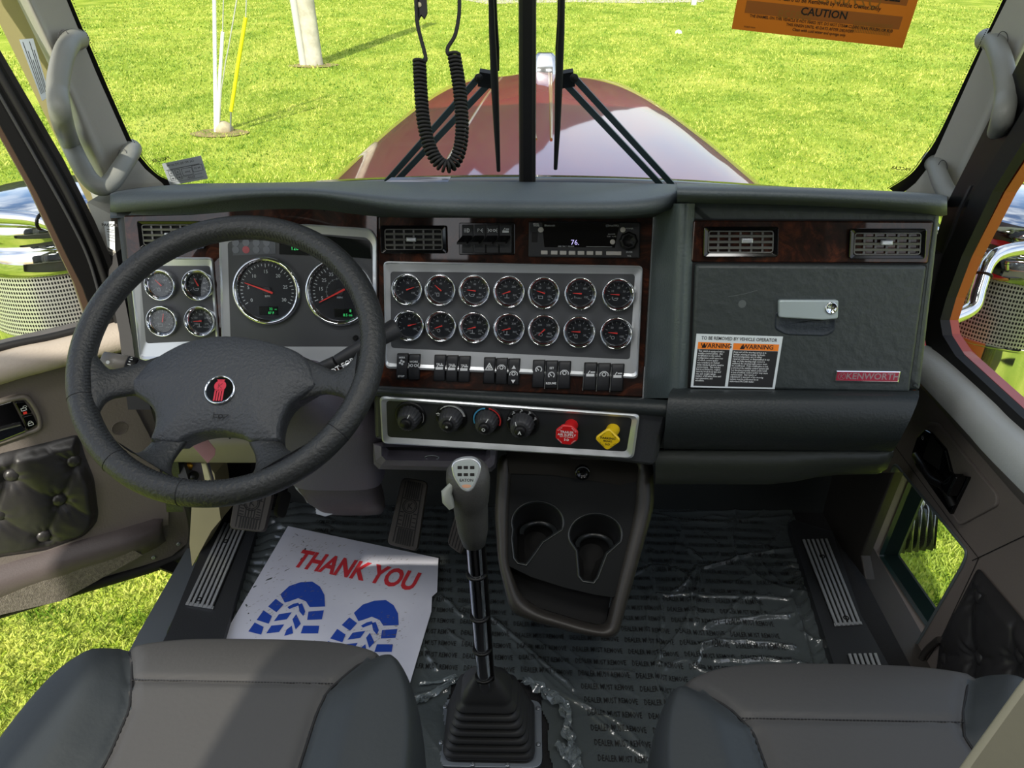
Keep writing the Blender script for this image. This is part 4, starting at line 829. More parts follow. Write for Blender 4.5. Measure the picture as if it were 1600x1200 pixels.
mb = MB(); L = [[WF.pt(.045*math.cos(t), -.035+.045*math.sin(t), h) for t in [i*.2618 for i in range(24)]] for h in (-.14, -.05)]; mb.loft(L); mb.build('column_tube', M['black'], colm)
def stalk(p0, p1, r0, r1, name, m_, extra=None):
    mb = MB(); P = [p0.lerp(p1, t) for t in (0, .03, .5, .97, 1)]; mb.tube(P, [r0*.9, r0, lerp(r0, r1, .5), r1, r1*.8], 0, 20); return mb.build(name, m_, colm)
s0 = at_D(270, 590, 1.22); s1 = at_D(159, 562, 1.19)
mid = s1.lerp(s0, .34); mid2 = s1.lerp(s0, .48)
stalk(mid, s1, .0165, .0135, 'turn_signal_stalk', mat('stalk_plastic', srgb(118, 114, 108), .4)); sr = stalk(mid2, mid, .0165, .0168, 'stalk_dial_ring', M['black']); stalk(s0, mid2, .012, .016, 'turn_signal_stalk', M['dplast'])
mb = MB(); dr = (s1-s0).normalized(); sd_ = dr.cross(FW).normalized(); ff = (-FW - dr*(-FW).dot(dr)).normalized()
for i in range(9):
    t = R(lerp(-65, 65, i/8)); d_ = (ff*math.cos(t)+sd_*math.sin(t)); c = mid.lerp(mid2, .25)+d_*.0170; c2 = mid.lerp(mid2, .55 if i % 2 else .42)+d_*.0170; mb.bar(c, c2, .0012, .0006, up=d_)
mb.build('dial_ticks', M['white'], sr)
sf = Fr(s1.lerp(s0, .15), ff); sf.u = -dr; sf.v = sf.n.cross(sf.u); mb = MB(); mb.pick(sf, circ(.0028, 10, -.004, 0), .0146); mb.pick(sf, [(.003, .0025), (.003, -.0025), (.009, 0)], .0148); mb.build('stalk_icon', M['white'], colm)
r0_ = at_D(525, 565, 1.22); r1_ = at_D(622, 511, 1.235); stalk(r0_, r1_, .010, .0165, 'shift_control_stalk', M['dplast'])
stalk(at_D(480, 585, 1.24), r0_, .010, .010, 'shift_control_stalk', M['dplast'])
mb = MB(); dr = (r1_-r0_).normalized(); ff = (-FW - dr*(-FW).dot(dr)).normalized(); tf = Fr(at_D(548, 563, 1.19), ff); tf.u = dr; tf.v = tf.n.cross(tf.u); mb.text(tf, 'NOT FOR PARKING', .006, -.002, .0115, 0, .001, bold=.02); mb.build('stalk_lettering', M['white'], colm)
mb = MB(); mb.lathe(Fr(at_D(511, 626, 1.27), (0, -.9, .3)), [(.012, 0), (.012, .008), (.009, .010), (.004, .004), (.0001, .004)], 0, 24); mb.build('ignition_lock', M['gloss'], colm)
# pink tag on a knob under the dash
mb = MB(); tg = Fr(at_D(322, 702, 1.2), (0, -.7, .6)); o = tg.P([(301, 697), (322, 683), (337, 702), (336, 711), (325, 724)]); mb.plate(tg, o, 0, .0012, .0003); mb.arc(tg, .0025, 0, 6.28, .0008, .0014, 0, *tg.px(330, 711))
mb.build('key_tag', M['pink'], None, 'small pink plastic tag hanging below the steering wheel hub', 'tag')
# service connectors panel
cp = thing('connector_panel', at_D(290, 750, 1.42), 'grey bracket with brass fitting and black connector beside the pedals', 'bracket')
pf = Fr(at_D(300, 745, 1.42), (.3, -.8, .4)); mb = MB(); o = pf.P([(276, 722), (326, 722), (338, 765), (285, 765)]); mb.plate(pf, o, -.01, 0, .002); mb.build('plate', M['mauve'], cp)
mb = MB(); o = pf.P([(315, 722), (323, 722), (336, 765), (324, 765)]); mb.plate(pf, o, 0, .012, .002); mb.build('edge_strip', mat('cream_strip', srgb(220, 215, 170), .5), cp)
mb = MB(); a, b = pf.px(294, 728); mb.lathe(pf.sub(a, b), [(.009, 0), (.009, .006), (.004, .008), (.0001, .008)], 0, 6); mb.build('brass_fitting', M['brass'], cp)
mb = MB(); a, b = pf.px(303, 743); mb.lathe(pf.sub(a, b), [(.009, 0), (.009, .012), (.005, .013), (.005, .02), (.0001, .02)], 0, 20); mb.build('connector', M['black'], cp)
mb = MB(); a = [at_D(x, y, 1.40) for x, y in ((272, 722), (286, 722), (300, 768), (286, 768))]; mb.loft([a, [p+Vector((0, .03, 0)) for p in a]], 0, False); mb.build('connector_block', M['dplast'], cp)

# ================================================================== FLOOR: film, print, carpet, paper, sills
CR = []
for seg, hh in (([(770, 965), (830, 1018), (895, 1075)], .006), ([(1100, 888), (1170, 868), (1240, 858)], .006), ([(1090, 888), (1060, 920), (1050, 925)], .008), ([(1094, 872), (1075, 858)], .005), ([(1093, 888), (1088, 930), (1085, 975)], .006), ([(1100, 980), (1135, 968), (1230, 962)], .007), ([(1095, 1006), (1140, 1000), (1190, 1002), (1240, 1008)], .007), ([(1098, 1008), (1086, 1036)], .006), ([(1115, 1030), (1190, 1027), (1250, 1034)], .006),
    ([(1030, 1036), (1034, 940), (1042, 930), (1215, 935), (1240, 948), (1268, 1036)], .006), ([(690, 930), (722, 962)], .005), ([(662, 1012), (682, 1046)], .006), ([(700, 985), (722, 1000)], .004), ([(1180, 935), (1195, 960), (1240, 960)], .005), ([(1135, 970), (1150, 940), (1200, 930)], .005), ([(930, 1120), (1000, 1180)], .004), ([(1035, 800), (1240, 797)], .003), ([(720, 950), (760, 930)], .005), ([(905, 1030), (925, 1045), (990, 1050)], .003), ([(1020, 860), (1010, 1000)], .003),
    ([(800, 1000), (960, 1140)], .003), ([(840, 1000), (990, 1110)], .002), ([(880, 1010), (1000, 1090)], .002), ([(640, 1090), (700, 1075)], .005), ([(1000, 800), (1100, 815), (1230, 806)], .003), ([(1060, 830), (1050, 880)], .003), ([(1205, 900), (1190, 870), (1220, 830)], .003)):
    P_ = catmull([at_Z(x, y, .008) for x, y in seg], 5)
    P_ = [p+Vector((noise.noise(p*50), noise.noise(p*50+Vector((9, 0, 0))), 0))*.006 for p in P_]
    CR += [(a.x, a.y, b.x, b.y, hh) for a, b in zip(P_, P_[1:])]
CRG = {}
for c in CR:
    for i in range(int((min(c[0], c[2])-.02)//.04), int((max(c[0], c[2])+.02)//.04)+1):
        for j in range(int((min(c[1], c[3])-.02)//.04), int((max(c[1], c[3])+.02)//.04)+1): CRG.setdefault((i, j), []).append(c)
def crease(x, y):
    m_ = 0
    for ax, ay, bx, by, hh in CRG.get((int(x//.04), int(y//.04)), ()):
        vx, vy = bx-ax, by-ay; t = max(0, min(1, ((x-ax)*vx+(y-ay)*vy)/(vx*vx+vy*vy))); d = math.hypot(x-ax-t*vx, y-ay-t*vy); m_ = max(m_, hh*math.exp(-(d/.0042)**1.3))
    return m_
def fz(x, y):
    k = crease(x, y)
    # raised rectangle of a mat beneath on the passenger side
    ax = sstep(.245, .27, x)*(1-sstep(.60, .62, x)); ay = sstep(.8, .83, y)*(1-sstep(1.08, 1.12, y)); k -= .003*ax*ay
    edge = sstep(.40, .55, x); 
    w1 = 1-abs(noise.noise(Vector((x*9, y*9, 1))))*2.2; w2 = 1-abs(noise.noise(Vector((x*4+5, y*4, 7))))*3
    k += .0032*max(0, w1)**8*(.35+ax*ay*1.4+edge*.6) + .005*max(0, w2)**12
    le = 1-sstep(-.50, -.42, x)
    k += .006*max(le, sstep(.54, .60, x)*(1 if y < 1.3 else 0))*abs(math.sin(y*115+noise.noise(Vector((x*12, y*6, 3)))*5))
    return .006+k
mb = MB(); nx, ny = 520, 350; idx = {}
def torn(x, y):
    n_ = noise.noise(Vector((x*14, y*14, 2)))*.03
    return (-.13+n_ < x < .05+n_ and y < .96+n_) or y < .78+n_ and x < .1
V = []; Fc = []
for j in range(ny+1):
    for i in range(nx+1):
        x = lerp(-.63, .645, i/nx); y = lerp(.62, 1.468, j/ny); V.append((x, y, fz(x, y)))
for j in range(ny):
    for i in range(nx):
        x = lerp(-.63, .645, (i+.5)/nx); y = lerp(.62, 1.468, (j+.5)/ny)
        if torn(x, y): continue
        a = j*(nx+1)+i; Fc.append((a, a+1, a+nx+2, a+nx+1))
mb.add(V, Fc, 0, True); film = mb.build('protective_film', M['film'], None, 'crinkled clear plastic protective film printed dealer must remove covering the floor', 'plastic film', norm=False)
mb = MB(); gl_, gf = glyphs('DEALER MUST REMOVE', 1, .008)
for j in range(28):
    for i in range(13):
        y = 1.44-j*.0285; x = -.56+i*.108+(.054 if 0 else 0)+(j*.004)
        if x > .55 or x < -.5 or y < .68 or torn(x-.04, y) or torn(x+.04, y): continue
        if .25 < x < .6 and .82 < y < 1.08 and i % 2 and False: continue
        V = []
        for a, b in gl_:
            X = x+a*.0093; Y = y+b*.0170-(X+.0)*.035; V.append((X, Y, fz(X, Y)+.0012))
        mb.add(V, gf)
mb.build('film_print', mat('film_ink', srgb(18, 19, 20), .5), film, norm=False)
# crumpled torn edges of the film
mb = MB()
def crumple(pts, r, n=140):
    P = catmull([Vector(p) for p in pts], 30); 
    for s in range(5):
        Q = [p+Vector((noise.noise(p*40+Vector((s*7, 0, 0))), noise.noise(p*40+Vector((0, s*9, 0))), abs(noise.noise(p*50+Vector((0, 0, s*5))))))*r*1.6 for p in P]
        L = []
        for i, p in enumerate(Q):
            t = (Q[min(i+1, len(Q)-1)]-Q[max(i-1, 0)]).normalized(); a = t.cross(Vector((0, 0, 1))).normalized(); ang = noise.noise(p*30)*3+s; wd = r*(.5+abs(noise.noise(p*60)))
            dd = a*math.cos(ang)+Vector((0, 0, 1))*math.sin(ang)*.8; L.append([p-dd*wd, p+dd*wd*.2, p+dd*wd])
        mb.loft(L, 0, False, False, False, closed=False)
crumple([at_Z(x, y, .012) for x, y in ((600, 1108), (655, 1095), (690, 1075), (712, 1062))], .006)
crumple([at_Z(x, y, .012) for x, y in ((655, 1070), (690, 1064), (712, 1056))], .003)
mb.build('crumpled_edge', mat('crumpled_film', srgb(120, 130, 134), .12, spec=.8, coat=1, alpha=.7), film, norm=False); mb = MB()
crumple([at_Z(x, y, .016) for x, y in ((818, 1064), (845, 1075), (880, 1100), (890, 1140), (898, 1180), (900, 1215))], .008)
crumple([at_Z(x, y, .012) for x, y in ((870, 1165), (885, 1178), (900, 1200))], .008)
mb.build('crumpled_edge', MATS['crumpled_film'], film, norm=False)
# paper floor mat
PF = XYF(.016)
pa = [at_Z(x, y, .016) for x, y in ((450, 822), (685, 872), (679, 940), (650, 1035))]; bl = at_Z(357, 980, .016); bl2 = pa[0]+(bl-pa[0])*1.5; br2 = pa[3]+(pa[3]-at_Z(682, 925, .016)).normalized()*.1
out = [(p.x, p.y) for p in (pa[0], pa[1], at_Z(683, 925, .016), at_Z(675, 932, .016), at_Z(674, 955, .016), pa[3], br2, bl2)]
pap = thing('paper_floor_mat', pa[0], 'white paper floor mat reading THANK YOU with blue boot prints', 'paper mat')
mb = MB(); mb.rings(PF, [(out, -.0008), (out, 0)], 0, False, True, True); mb.build('paper_sheet', M['paper'], pap)
u_ = (pa[1]-pa[0]).normalized(); v_ = Vector((-u_.y, u_.x, 0)); PP = Fr.__new__(Fr); PP.o = pa[0]; PP.u = u_; PP.v = v_; PP.n = Vector((0, 0, 1)); Wp = (pa[1]-pa[0]).length
mb = MB(); ta = PP.px(465, 860); tb = PP.px(652, 910)
import functools
def condensed(fr, s, a, b, size, sx, h, rot): mb.text(fr, s, a, b, size, rot, h, 0, False, sx, 3, bold=.035)
ca, cb = PP.px(556, 892); dv = Vector(PP.px(650, 912))-Vector(PP.px(462, 874)); rot_ = math.atan2(dv.y, dv.x); gv = glyphs('THANK YOU', 3, .035)[0]; gw = max(p[0] for p in gv)-min(p[0] for p in gv)
hgt = (Vector(PP.px(468, 862))-Vector(PP.px(460, 888))).length; sz = hgt/.72; condensed(PP, 'THANK YOU', ca, cb, sz, dv.length/(gw*sz), .0008, rot_)
mb.build('thank_you_lettering', M['pred'], pap)
def sole(sx, sy, mirror, clip):
    mb = MB()
    # px outlines on the sheet
    def poly(p): mb.pick(PP, [PP.px(x+sx, y+sy) for x, y in p], .0008)
    poly([(438, 929), (452, 916), (470, 910), (488, 909), (500, 917), (507, 930), (508, 948), (484, 949), (478, 940), (466, 935), (452, 940), (445, 942)])
    poly([(431, 936), (443, 945), (432, 957), (419, 948)]); poly([(412, 954), (425, 963), (420, 975), (401, 969)]); poly([(398, 973), (412, 980), (408, 992), (388, 987)])
    poly([(482, 956), (506, 954), (503, 968), (480, 969)]); poly([(474, 978), (499, 978), (497, 990), (470, 990)])
    poly([(449, 949), (458, 944), (466, 942), (468, 946), (452, 952)]); poly([(436, 960), (456, 957), (448, 968), (428, 971)]); poly([(457, 968), (463, 960), (470, 975), (462, 984)]); poly([(466, 945), (472, 943), (477, 956), (474, 963), (468, 956)]); poly([(424, 978), (444, 976), (436, 988), (416, 990)]); poly([(448, 984), (456, 978), (458, 990), (444, 994)])
    mb.build('boot_print', M['pblue'], pap)
sole(0, 0, 1, 0); sole(115, 29, 1, 0)
mb = MB()
for i in range(420):
    x, y = random.choice([(random.gauss(430, 26), random.gauss(945, 22)), (random.gauss(480, 30), random.gauss(850, 10)), (random.gauss(590, 45), random.gauss(872, 10)), (random.gauss(600, 18), random.gauss(985, 14)), (random.uniform(410, 660), random.uniform(860, 1010)), (random.gauss(500, 60), random.gauss(900, 18))])
    if not (832+(x-450)*.21 < y < 1010 and x > 452-(y-822)*.55 and x < 672): continue
    a, b = PP.px(x, y); r_ = random.uniform(.0005, .0016); t = random.uniform(.2, 1.4); L_ = random.uniform(1, 3.5); mb.pick(PP, [(a+r_*math.cos(k_)*L_*math.cos(t)-r_*math.sin(k_)*.4*math.sin(t), b+r_*math.cos(k_)*L_*math.sin(t)+r_*math.sin(k_)*.4*math.cos(t)) for k_ in (0, 1, 2, 3.1, 4, 5.2)], .0011)
sm_ = mb.build('dirt_smudges', M['dirt'], pap, kind='stuff')
# sill plates
def sill(name, base, quad, n, lab, screws, quad2=None):
    root = thing(name, at_Z(*base[0], 0), lab, 'sill plate'); mb = MB(); polyZ(mb, base, -.0, .03); mb.build('sill_cover', mat('sill_cover_plastic', srgb(42, 44, 47), .5, bump=.2, bscale=300) if 'sill_cover_plastic' not in MATS else MATS['sill_cover_plastic'], root)
    for qd in (quad, quad2):
        if not qd: continue
        P = [at_Z(x, y, .03) for x, y in qd]; mb = MB(); mb.loft([P, [p+Vector((0, 0, .0015)) for p in P]], 0, False); tp = mb.build('scuff_plate', M['black'], root)
        mb = MB()
        for i in range(n):
            a, b = (i+.18)/n, (i+.72)/n
            Q = [P[0].lerp(P[1], a), P[0].lerp(P[1], b), P[3].lerp(P[2], b), P[3].lerp(P[2], a)]; mb.loft([[p+Vector((0, 0, .001)) for p in Q], [p+Vector((0, 0, .005)) for p in Q]], 0, False)
        Q = [P[3].lerp(P[0], .0), P[2].lerp(P[1], 0), P[2].lerp(P[1], .03), P[3].lerp(P[0], .03)]; mb.loft([[p+Vector((0, 0, .0012)) for p in Q], [p+Vector((0, 0, .003)) for p in Q]], 0, False)
        mb.build('ribs', M['silver'], tp)
    for x, y in screws:
        mb = MB(); c = at_Z(x, y, .034); mb.lathe(Fr(c, (0, 0, 1), Vector((0, 1, 0))), [(.0062, 0), (.006, .0015), (.004, .002), (.003, .0005), (.0001, .0005)], 0, 20); mb.build('screw', M['black'], root)
    return root
sill('sill_plate', [(333, 812), (400, 828), (352, 988), (340, 1030), (240, 1030), (262, 988)], [(350, 818), (386, 826), (333, 953), (290, 946)], 6, 'ribbed metal sill plate inside the open driver door', ((353, 846), (311, 937)))
sill('sill_plate', [(1233, 818), (1240, 812), (1300, 830), (1345, 960), (1400, 1060), (1310, 1060), (1275, 950)], [(1252, 845), (1294, 844), (1347, 977), (1304, 980)], 6, 'ribbed metal sill plate inside the passenger door', ((1285, 870), (1322, 966)), [(1323, 1024), (1371, 1023), (1385, 1060), (1335, 1060)])
mb = MB(); polyZ(mb, [(262, 985), (345, 806), (318, 790), (296, 850), (216, 990), (180, 1060), (240, 1060)], -.12, -.03); mb.build('trim_5', M['alu'], kind='structure')
mb = MB(); jp = [(300, 690), (335, 740), (345, 812), (330, 830), (300, 885), (296, 850), (300, 780)]; a_ = [at_D(x, y, 1.66+(y-690)*.0002) for x, y in jp]; mb.loft([a_, [p+Vector((.01, .05, 0)) for p in a_]], 0, False); mb.build('trim_6', MATS['painted_jamb'], kind='structure')
# kick panel right
KX = Fr((.722, 1.3, .2), (-1, 0, 0)); mb = MB(); o = KX.P([(1236, 740), (1396, 738), (1345, 868), (1352, 905), (1300, 838), (1240, 822)]); mb.plate(KX, o, -.02, .0, .003); mb.build('wall_right_kick', M['console'], kind='structure')
# ================================================================== PEDALS
def pedal(px, d, lab, holes, mount, rows=5, tilt=(0, -.72, .69)):
    f = Fr(at_D(sum(p[0] for p in px)/len(px), sum(p[1] for p in px)/len(px), d), tilt); o = rpoly(f.P(px), .012); root = thing('pedal', f.o, lab, 'pedal', 'driver pedals')
    mb = MB(); mb.rings(f, [(o, -.012), (o, -.003), (inset(o, .002), 0)], 0, True, True, True); mb.build('pedal_pad', M['pedal'] if holes != 2 else M['rubber'], root)
    mb = MB(); q = QF(f, o[0], o[0], o[0], o[0]); 
    xs = [p[0] for p in o]; ys = [p[1] for p in o]; W_, H_ = max(xs)-min(xs), max(ys)-min(ys)
    A, B_, C_, D_ = [Vector(f.px(*px[i])) for i in (0, 1, 2, 3)]
    def uv(s, t): p = (A*(1-s)+B_*s)*(1-t)+(D_*(1-s)+C_*s)*t; return (p.x, p.y)
    if holes == 1:
        for s in (.18, .82): mb.line(f, [uv(s, .06), uv(s, .94)], .0022, .0006)
        for i in range(7): s = .28+i*.075; mb.line(f, [uv(s, .72), uv(s, .95)], .0035, .0006); mb.line(f, [uv(s, .05), uv(s, .26)], .0035, .0006)
        c = uv(.5, .60); r0 = W_*.19; mb.arc(f, r0, 0, 6.28, .002, .0006, 0, *c); mb.arc(f, r0*.78, 0, 6.28, .0014, .0006, 0, *c)
        mb.line(f, [(c[0]-r0*.3, c[1]-r0*.45), (c[0]-r0*.1, c[1]+r0*.4)], .002, .0006); mb.line(f, [(c[0]+r0*.3, c[1]+r0*.45), (c[0]-r0*.1, c[1]), (c[0]+r0*.3, c[1]-r0*.4)], .002, .0006)
        for i in range(4): s = .38+i*.08; mb.line(f, [uv(s, .30), uv(s, .48)], .0022, .0006)
        for t in (.32, .38, .44, .50): mb.line(f, [uv(.22, t), uv(.32, t)], .0022, .0006); mb.line(f, [uv(.68, t), uv(.78, t)], .0022, .0006)
        mb.line(f, [uv(.2, .7), uv(.8, .7)], .002, .0006); mb.line(f, [uv(.2, .28), uv(.8, .28)], .002, .0006)
    else:
        for i in range(rows): s = (i+.7)/(rows+.4); mb.line(f, [uv(s, .06), uv(s, .94)], .0022, .0006)
    mb.build('tread_grooves', M['rubber'], root)
    mb = MB(); c = f.pt(0, 0, -.012); mb.bar(c, mount, .016, .012); mb.build('pedal_arm', M['black'], root)
    return root
pedal([(357, 826), (413, 832), (427, 770), (372, 745)], 1.60, 'worn grey clutch pedal left of the steering column', 1, at_D(400, 700, 1.75))
pedal([(430, 806), (446, 812), (458, 770), (440, 766)], 1.66, 'narrow black brake pedal seen edge on behind the wheel rim', 2, at_D(450, 720, 1.8), 2, (.7, -.6, .4))
pedal([(604, 850), (652, 862), (669, 752), (628, 745)], 1.60, 'long ribbed accelerator treadle right of the steering column', 1, at_Z(640, 800, .01))
pedal([(698, 850), (722, 868), (735, 820), (712, 800)], 1.62, 'small ribbed pedal half hidden behind the gear lever', 0, at_Z(730, 790, .01), 5)
# column joint and plastic bag
mb = MB(); f = Fr(at_D(508, 795, 1.62), (0, -.8, .6)); o = f.P([(493, 785), (522, 786), (523, 802), (508, 807), (494, 803)]); mb.rings(f, [(o, -.02), (o, 0)], 0, False, True, True)
for t in (.25, .5, .75): a, b = Vector(f.px(493, 785)).lerp(Vector(f.px(494, 803)), t), Vector(f.px(522, 786)).lerp(Vector(f.px(523, 802)), t); mb.line(f, [tuple(a), tuple(b)], .002, .002)
mb.build('steering_joint', M['steel'], None, 'grey ribbed metal joint poking out beneath the steering column', 'joint')
mb = MB(); P = [(458, 755), (478, 752), (492, 768), (506, 783), (492, 782), (480, 786), (474, 776), (462, 764)]; c = at_D(482, 770, 1.6); L = []
for r_ in (1, .7, .35): L.append([at_D(lerp(482, x, r_), lerp(770, y, r_), 1.62-.03*(1-r_)+.012*noise.noise(Vector((x, y, r_*5)))) for x, y in P])
mb.loft(L, 0, True, False, True); mb.build('plastic_bag', M['bag'], None, 'scrap of clear plastic bag hanging under the steering column', 'plastic bag', norm=False)
# ================================================================== CENTRE CONSOLE
con = thing('cup_holder_console', at_Z(880, 985, 0), 'dark centre console with two cup holders and ribbed tray', 'console')
KF = Fr(Vector((.08, 1.13, .42)), (-.02, -.766, .643))
out = [(778, 708), (1022, 716), (1024, 790), (1012, 835), (985, 930), (966, 1000), (915, 995), (830, 972), (797, 958), (778, 880), (772, 800)]
inn = [(800, 716), (998, 722), (994, 790), (985, 835), (962, 930), (950, 985), (915, 978), (840, 955), (812, 935), (793, 880), (794, 800)]
o = rpoly(KF.P(out), .02, 6); i_ = rpoly(KF.P(inn), .018, 6)
mb = MB(); md = [(lerp(p[0], q[0], .35), lerp(p[1], q[1], .35)) for p, q in zip(o, i_)]; md2 = [(lerp(p[0], q[0], .75), lerp(p[1], q[1], .75)) for p, q in zip(o, i_)]
mb.rings(KF, [(o, -.12), (o, -.012), (md, .004), (md2, .003), (i_, -.006), (i_, -.05)], 0, True, False, False); mb.build('console_frame', M['console'], con)
# upper face with cup wells: tessellated with holes
cup1 = (888-5, 0); 
def ell(cx, cy, rx, ry, n=40): return KF.P([(cx+rx*math.cos(2*math.pi*i/n), cy+ry*math.sin(2*math.pi*i/n)) for i in range(n)])
def wellshape(cx, cy, rx, ry, x0, x1, x2, x3, yb):  # rim ellipse with a slot to the front
    P = [(cx+rx*math.cos(t), cy-ry*math.sin(t)) for t in [R(lerp(-18, 198, i/26)) for i in range(27)]]
    P += [(x0, cy+ry*.75), (x1, yb-8), (x1+6, yb), (x2-6, yb+3), (x2, yb-5), (x3, cy+ry*.9)]
    return KF.P(P)
face = KF.P([(792, 716), (1000, 722), (996, 790), (987, 835), (962, 932), (958, 934), (930, 930), (880, 918), (830, 902), (795, 885), (791, 870), (792, 800)])
w1 = wellshape(840, 817, 40, 33, 800, 803, 828, 848, 880); w2 = wellshape(931, 836, 41, 33, 902, 905, 934, 948, 908)
mb = MB(); filled(mb, KF, face, [w1, w2], -.008); mb.rings(KF, [(face, -.02), (face, -.008)], 0, False, False, False)
cfm = mb
mb.build('cup_holder_face', mat('console_face_plastic', srgb(17, 19, 20), .55, spec=.18), con)
for (wv, cx, cy, d_) in ((w1, 842, 822, .08), (w2, 932, 842, .08)):
    mb = MB(); mb.rings(KF, [(inset(wv, -.003), -.0079), (inset(wv, -.0018), -.0062), (inset(wv, -.0004), -.0062), (inset(wv, .002), -.012)], 0, True, False, False); mb.build('cup_rim', mat('cup_rim_plastic', srgb(36, 39, 40), .3, spec=.6) if 'cup_rim_plastic' not in MATS else MATS['cup_rim_plastic'], con)
    mb = MB(); L2 = []
    for z_, sc_ in ((.022, 1.0), (.024, .80), (.03, .78)): L2.append([KF.pt(*KF.px(cx, cy), -.012)+Vector((.034*sc_*math.cos(t), z_*.4+.030*sc_*math.sin(t)+.006, -z_-.004)) for t in [R(i*7.5) for i in range(-2, 27)]])
    mb.loft(L2, 0, True, False, False, closed=False); mb.build('cup_step', MATS['cup_rim_plastic'], con)
    mb = MB(); rg = [(inset(wv, .002), -.012)]; c = (sum(p[0] for p in wv)/len(wv), sum(p[1] for p in wv)/len(wv))
    L = [[KF.pt(a, b, -.012) for a, b in inset(wv, .002)]]
    for z_, sc_ in ((.03, .97), (.032, .88), (.06, .85), (.065, .75), (.075, .5)): L.append([KF.pt(lerp(c[0], a, sc_), lerp(c[1], b, sc_), -.012)+Vector((0, z_*.45, -z_)) for a, b in inset(wv, .002)])
    mb.loft(L, 0, True, False, True); mb.build('cup_well', M['void'], con)  # near-black colour in place of shade down the well
mb = MB(); mb.rings(KF, [(KF.P([(793, 884), (960, 932), (950, 985), (915, 978), (840, 955), (812, 935)]), -.06), (KF.P([(793, 884), (960, 932), (950, 985), (915, 978), (840, 955), (812, 935)]), -.058)], 0, False, False, True); mb.build('tray_recess', M['void'], con)
mb = MB(); tq = [at_D(x, y, 1.385) for x, y in ((818, 938), (950, 968), (946, 985), (840, 958))]; tz = [(at_D(810, 932, 1.42)), at_D(955, 950, 1.42), at_D(948, 986, 1.37), at_D(835, 957, 1.37)]
mb.loft([tz, [p-Vector((0, 0, .004)) for p in tz]], 0, False); mb.build('tray_mat', mat('ribbed_mat', srgb(48, 46, 44), .7, bump=1, bscale=260, btype='voronoi'), con)
mb = MB(); f = Fr(at_D(910, 738, 1.33), (0, -.95, .3)); mb.lathe(f, [(.013, -.004), (.013, .004), (.0105, .006), (.008, .002), (.0001, .002)], 0, 28); mb.build('power_socket', M['gloss'], con)
mb = MB(); mb.arc(f, .0117, R(20), R(170), .0016, .0065); mb.build('socket_rim', M['steel'], con)
mb = MB(); p = [at_D(x, y, 1.36) for x, y in ((790, 700), (1005, 706), (998, 762), (930, 752), (860, 742), (796, 740))]; mb.add(p, [tuple(range(6))]); mb.build('upper_back_panel', mat('console_back', srgb(34, 31, 27), .6, spec=.2), con, norm=False)
# ================================================================== GEAR LEVER
gr = thing('gear_lever', at_Z(765, 1150, 0), 'tall chrome gear lever with black knob and bellows rubber boot', 'gear lever')
G0 = at_Z(768, 1140, .0); Zf = Fr(G0, (0, 0, 1), Vector((0, 1, 0))); Zf.u = Vector((1, 0, 0)); Zf.v = Vector((0, 1, 0))
def rsq(hx, hy, r_, cx=0, cy=0): return rpoly(box4(cx-hx, cy-hy, cx+hx, cy+hy), r_, 6)
bt = at_Z(688, 1208, .004); 
pc = [at_Z(x, y, .004) for x, y in ((692, 1092), (846, 1092), (846, 1198), (682, 1198))]; hx = (pc[1].x-pc[0].x)/2; cy_ = (pc[0].y+pc[3].y)/2; hy = (pc[0].y-pc[3].y)/2; cx_ = (pc[0].x+pc[1].x)/2
Zf.o = Vector((cx_, cy_, 0)); mb = MB(); mb.plate(Zf, rsq(hx, hy, .02), .0, .006, .001); bp_ = mb.build('base_plate', mat('base_plate_grey', srgb(138, 146, 156), .4, metal=.5), gr)
for sx_, sy_ in ((-.93, .72), (.93, .72), (-.93, -.35), (.93, -.35), (-.3, -.95), (.35, -.95)):
    mb = MB(); mb.lathe(Zf.sub(hx*sx_, hy*sy_, .006), [(.0045, 0), (.004, .002), (.002, .003), (.0001, .0022)], 0, 16); mb.build('screw', M['steel'], bp_)
mb = MB(); L = []; top = at_D(757, 1040, 1.235)-Vector((cx_, cy_, 0)); n = 7
prof = [(1.0, .006)]
for i in range(n):
    z0 = .012+i*.0165; s_ = .94-.055*i; prof += [(s_-.10, z0-.003), (s_, z0+.003), (s_, z0+.008), (s_-.10, z0+.0125)]
zt = prof[-1][1]; prof += [(.50, zt+.008), (.47, zt+.016), (.36, zt+.034), (.24, zt+.048), (.17, zt+.056)]
prof[0] = (.93, .006)
for s_, z in prof: t = z/top.z; L.append([Zf.pt(a+top.x*t, b+top.y*t, z) for a, b in rsq(hx*s_*.92, hy*s_*.95, .02*min(1, s_+.3))])
mb.loft(L, 0, True, False, True); mb.build('boot', M['boot'], gr)
T0 = at_D(757, 1062, 1.235); T1 = at_D(741, 850, 1.10); K1 = at_D(730, 735, 1.035)
mb = MB(); mb.tube([T0-(T1-T0)*.12, T0, T1], .0115, 0, 24); sh_ = mb.build('lever_shaft', M['chrome'], gr)
mb = MB()
for t in (.03, .25, .5, .80): c = T0.lerp(T1, t); ff = Fr(c, (T1-T0)); mb.tube([ff.pt(.0135*math.cos(a), .0135*math.sin(a)) for a in [i*.3927 for i in range(16)]], .0025, 0, 6, closed=True)
h0 = T0+RT*.013; mb.tube([h0.lerp(T1+RT*.013, t) for t in (0, .3, .6, 1)], .0035, 0, 8); mb.build('cable_ties', M['black'], sh_)
mb = MB(); ax_ = (K1-T1).normalized(); kf = Fr(T1, ax_, Vector((0, 1, 0))); kl = (K1-T1).length; kf.v = (FW*-1 - ax_*(-FW).dot(ax_)).normalized(); kf.u = kf.v.cross(ax_); L = []
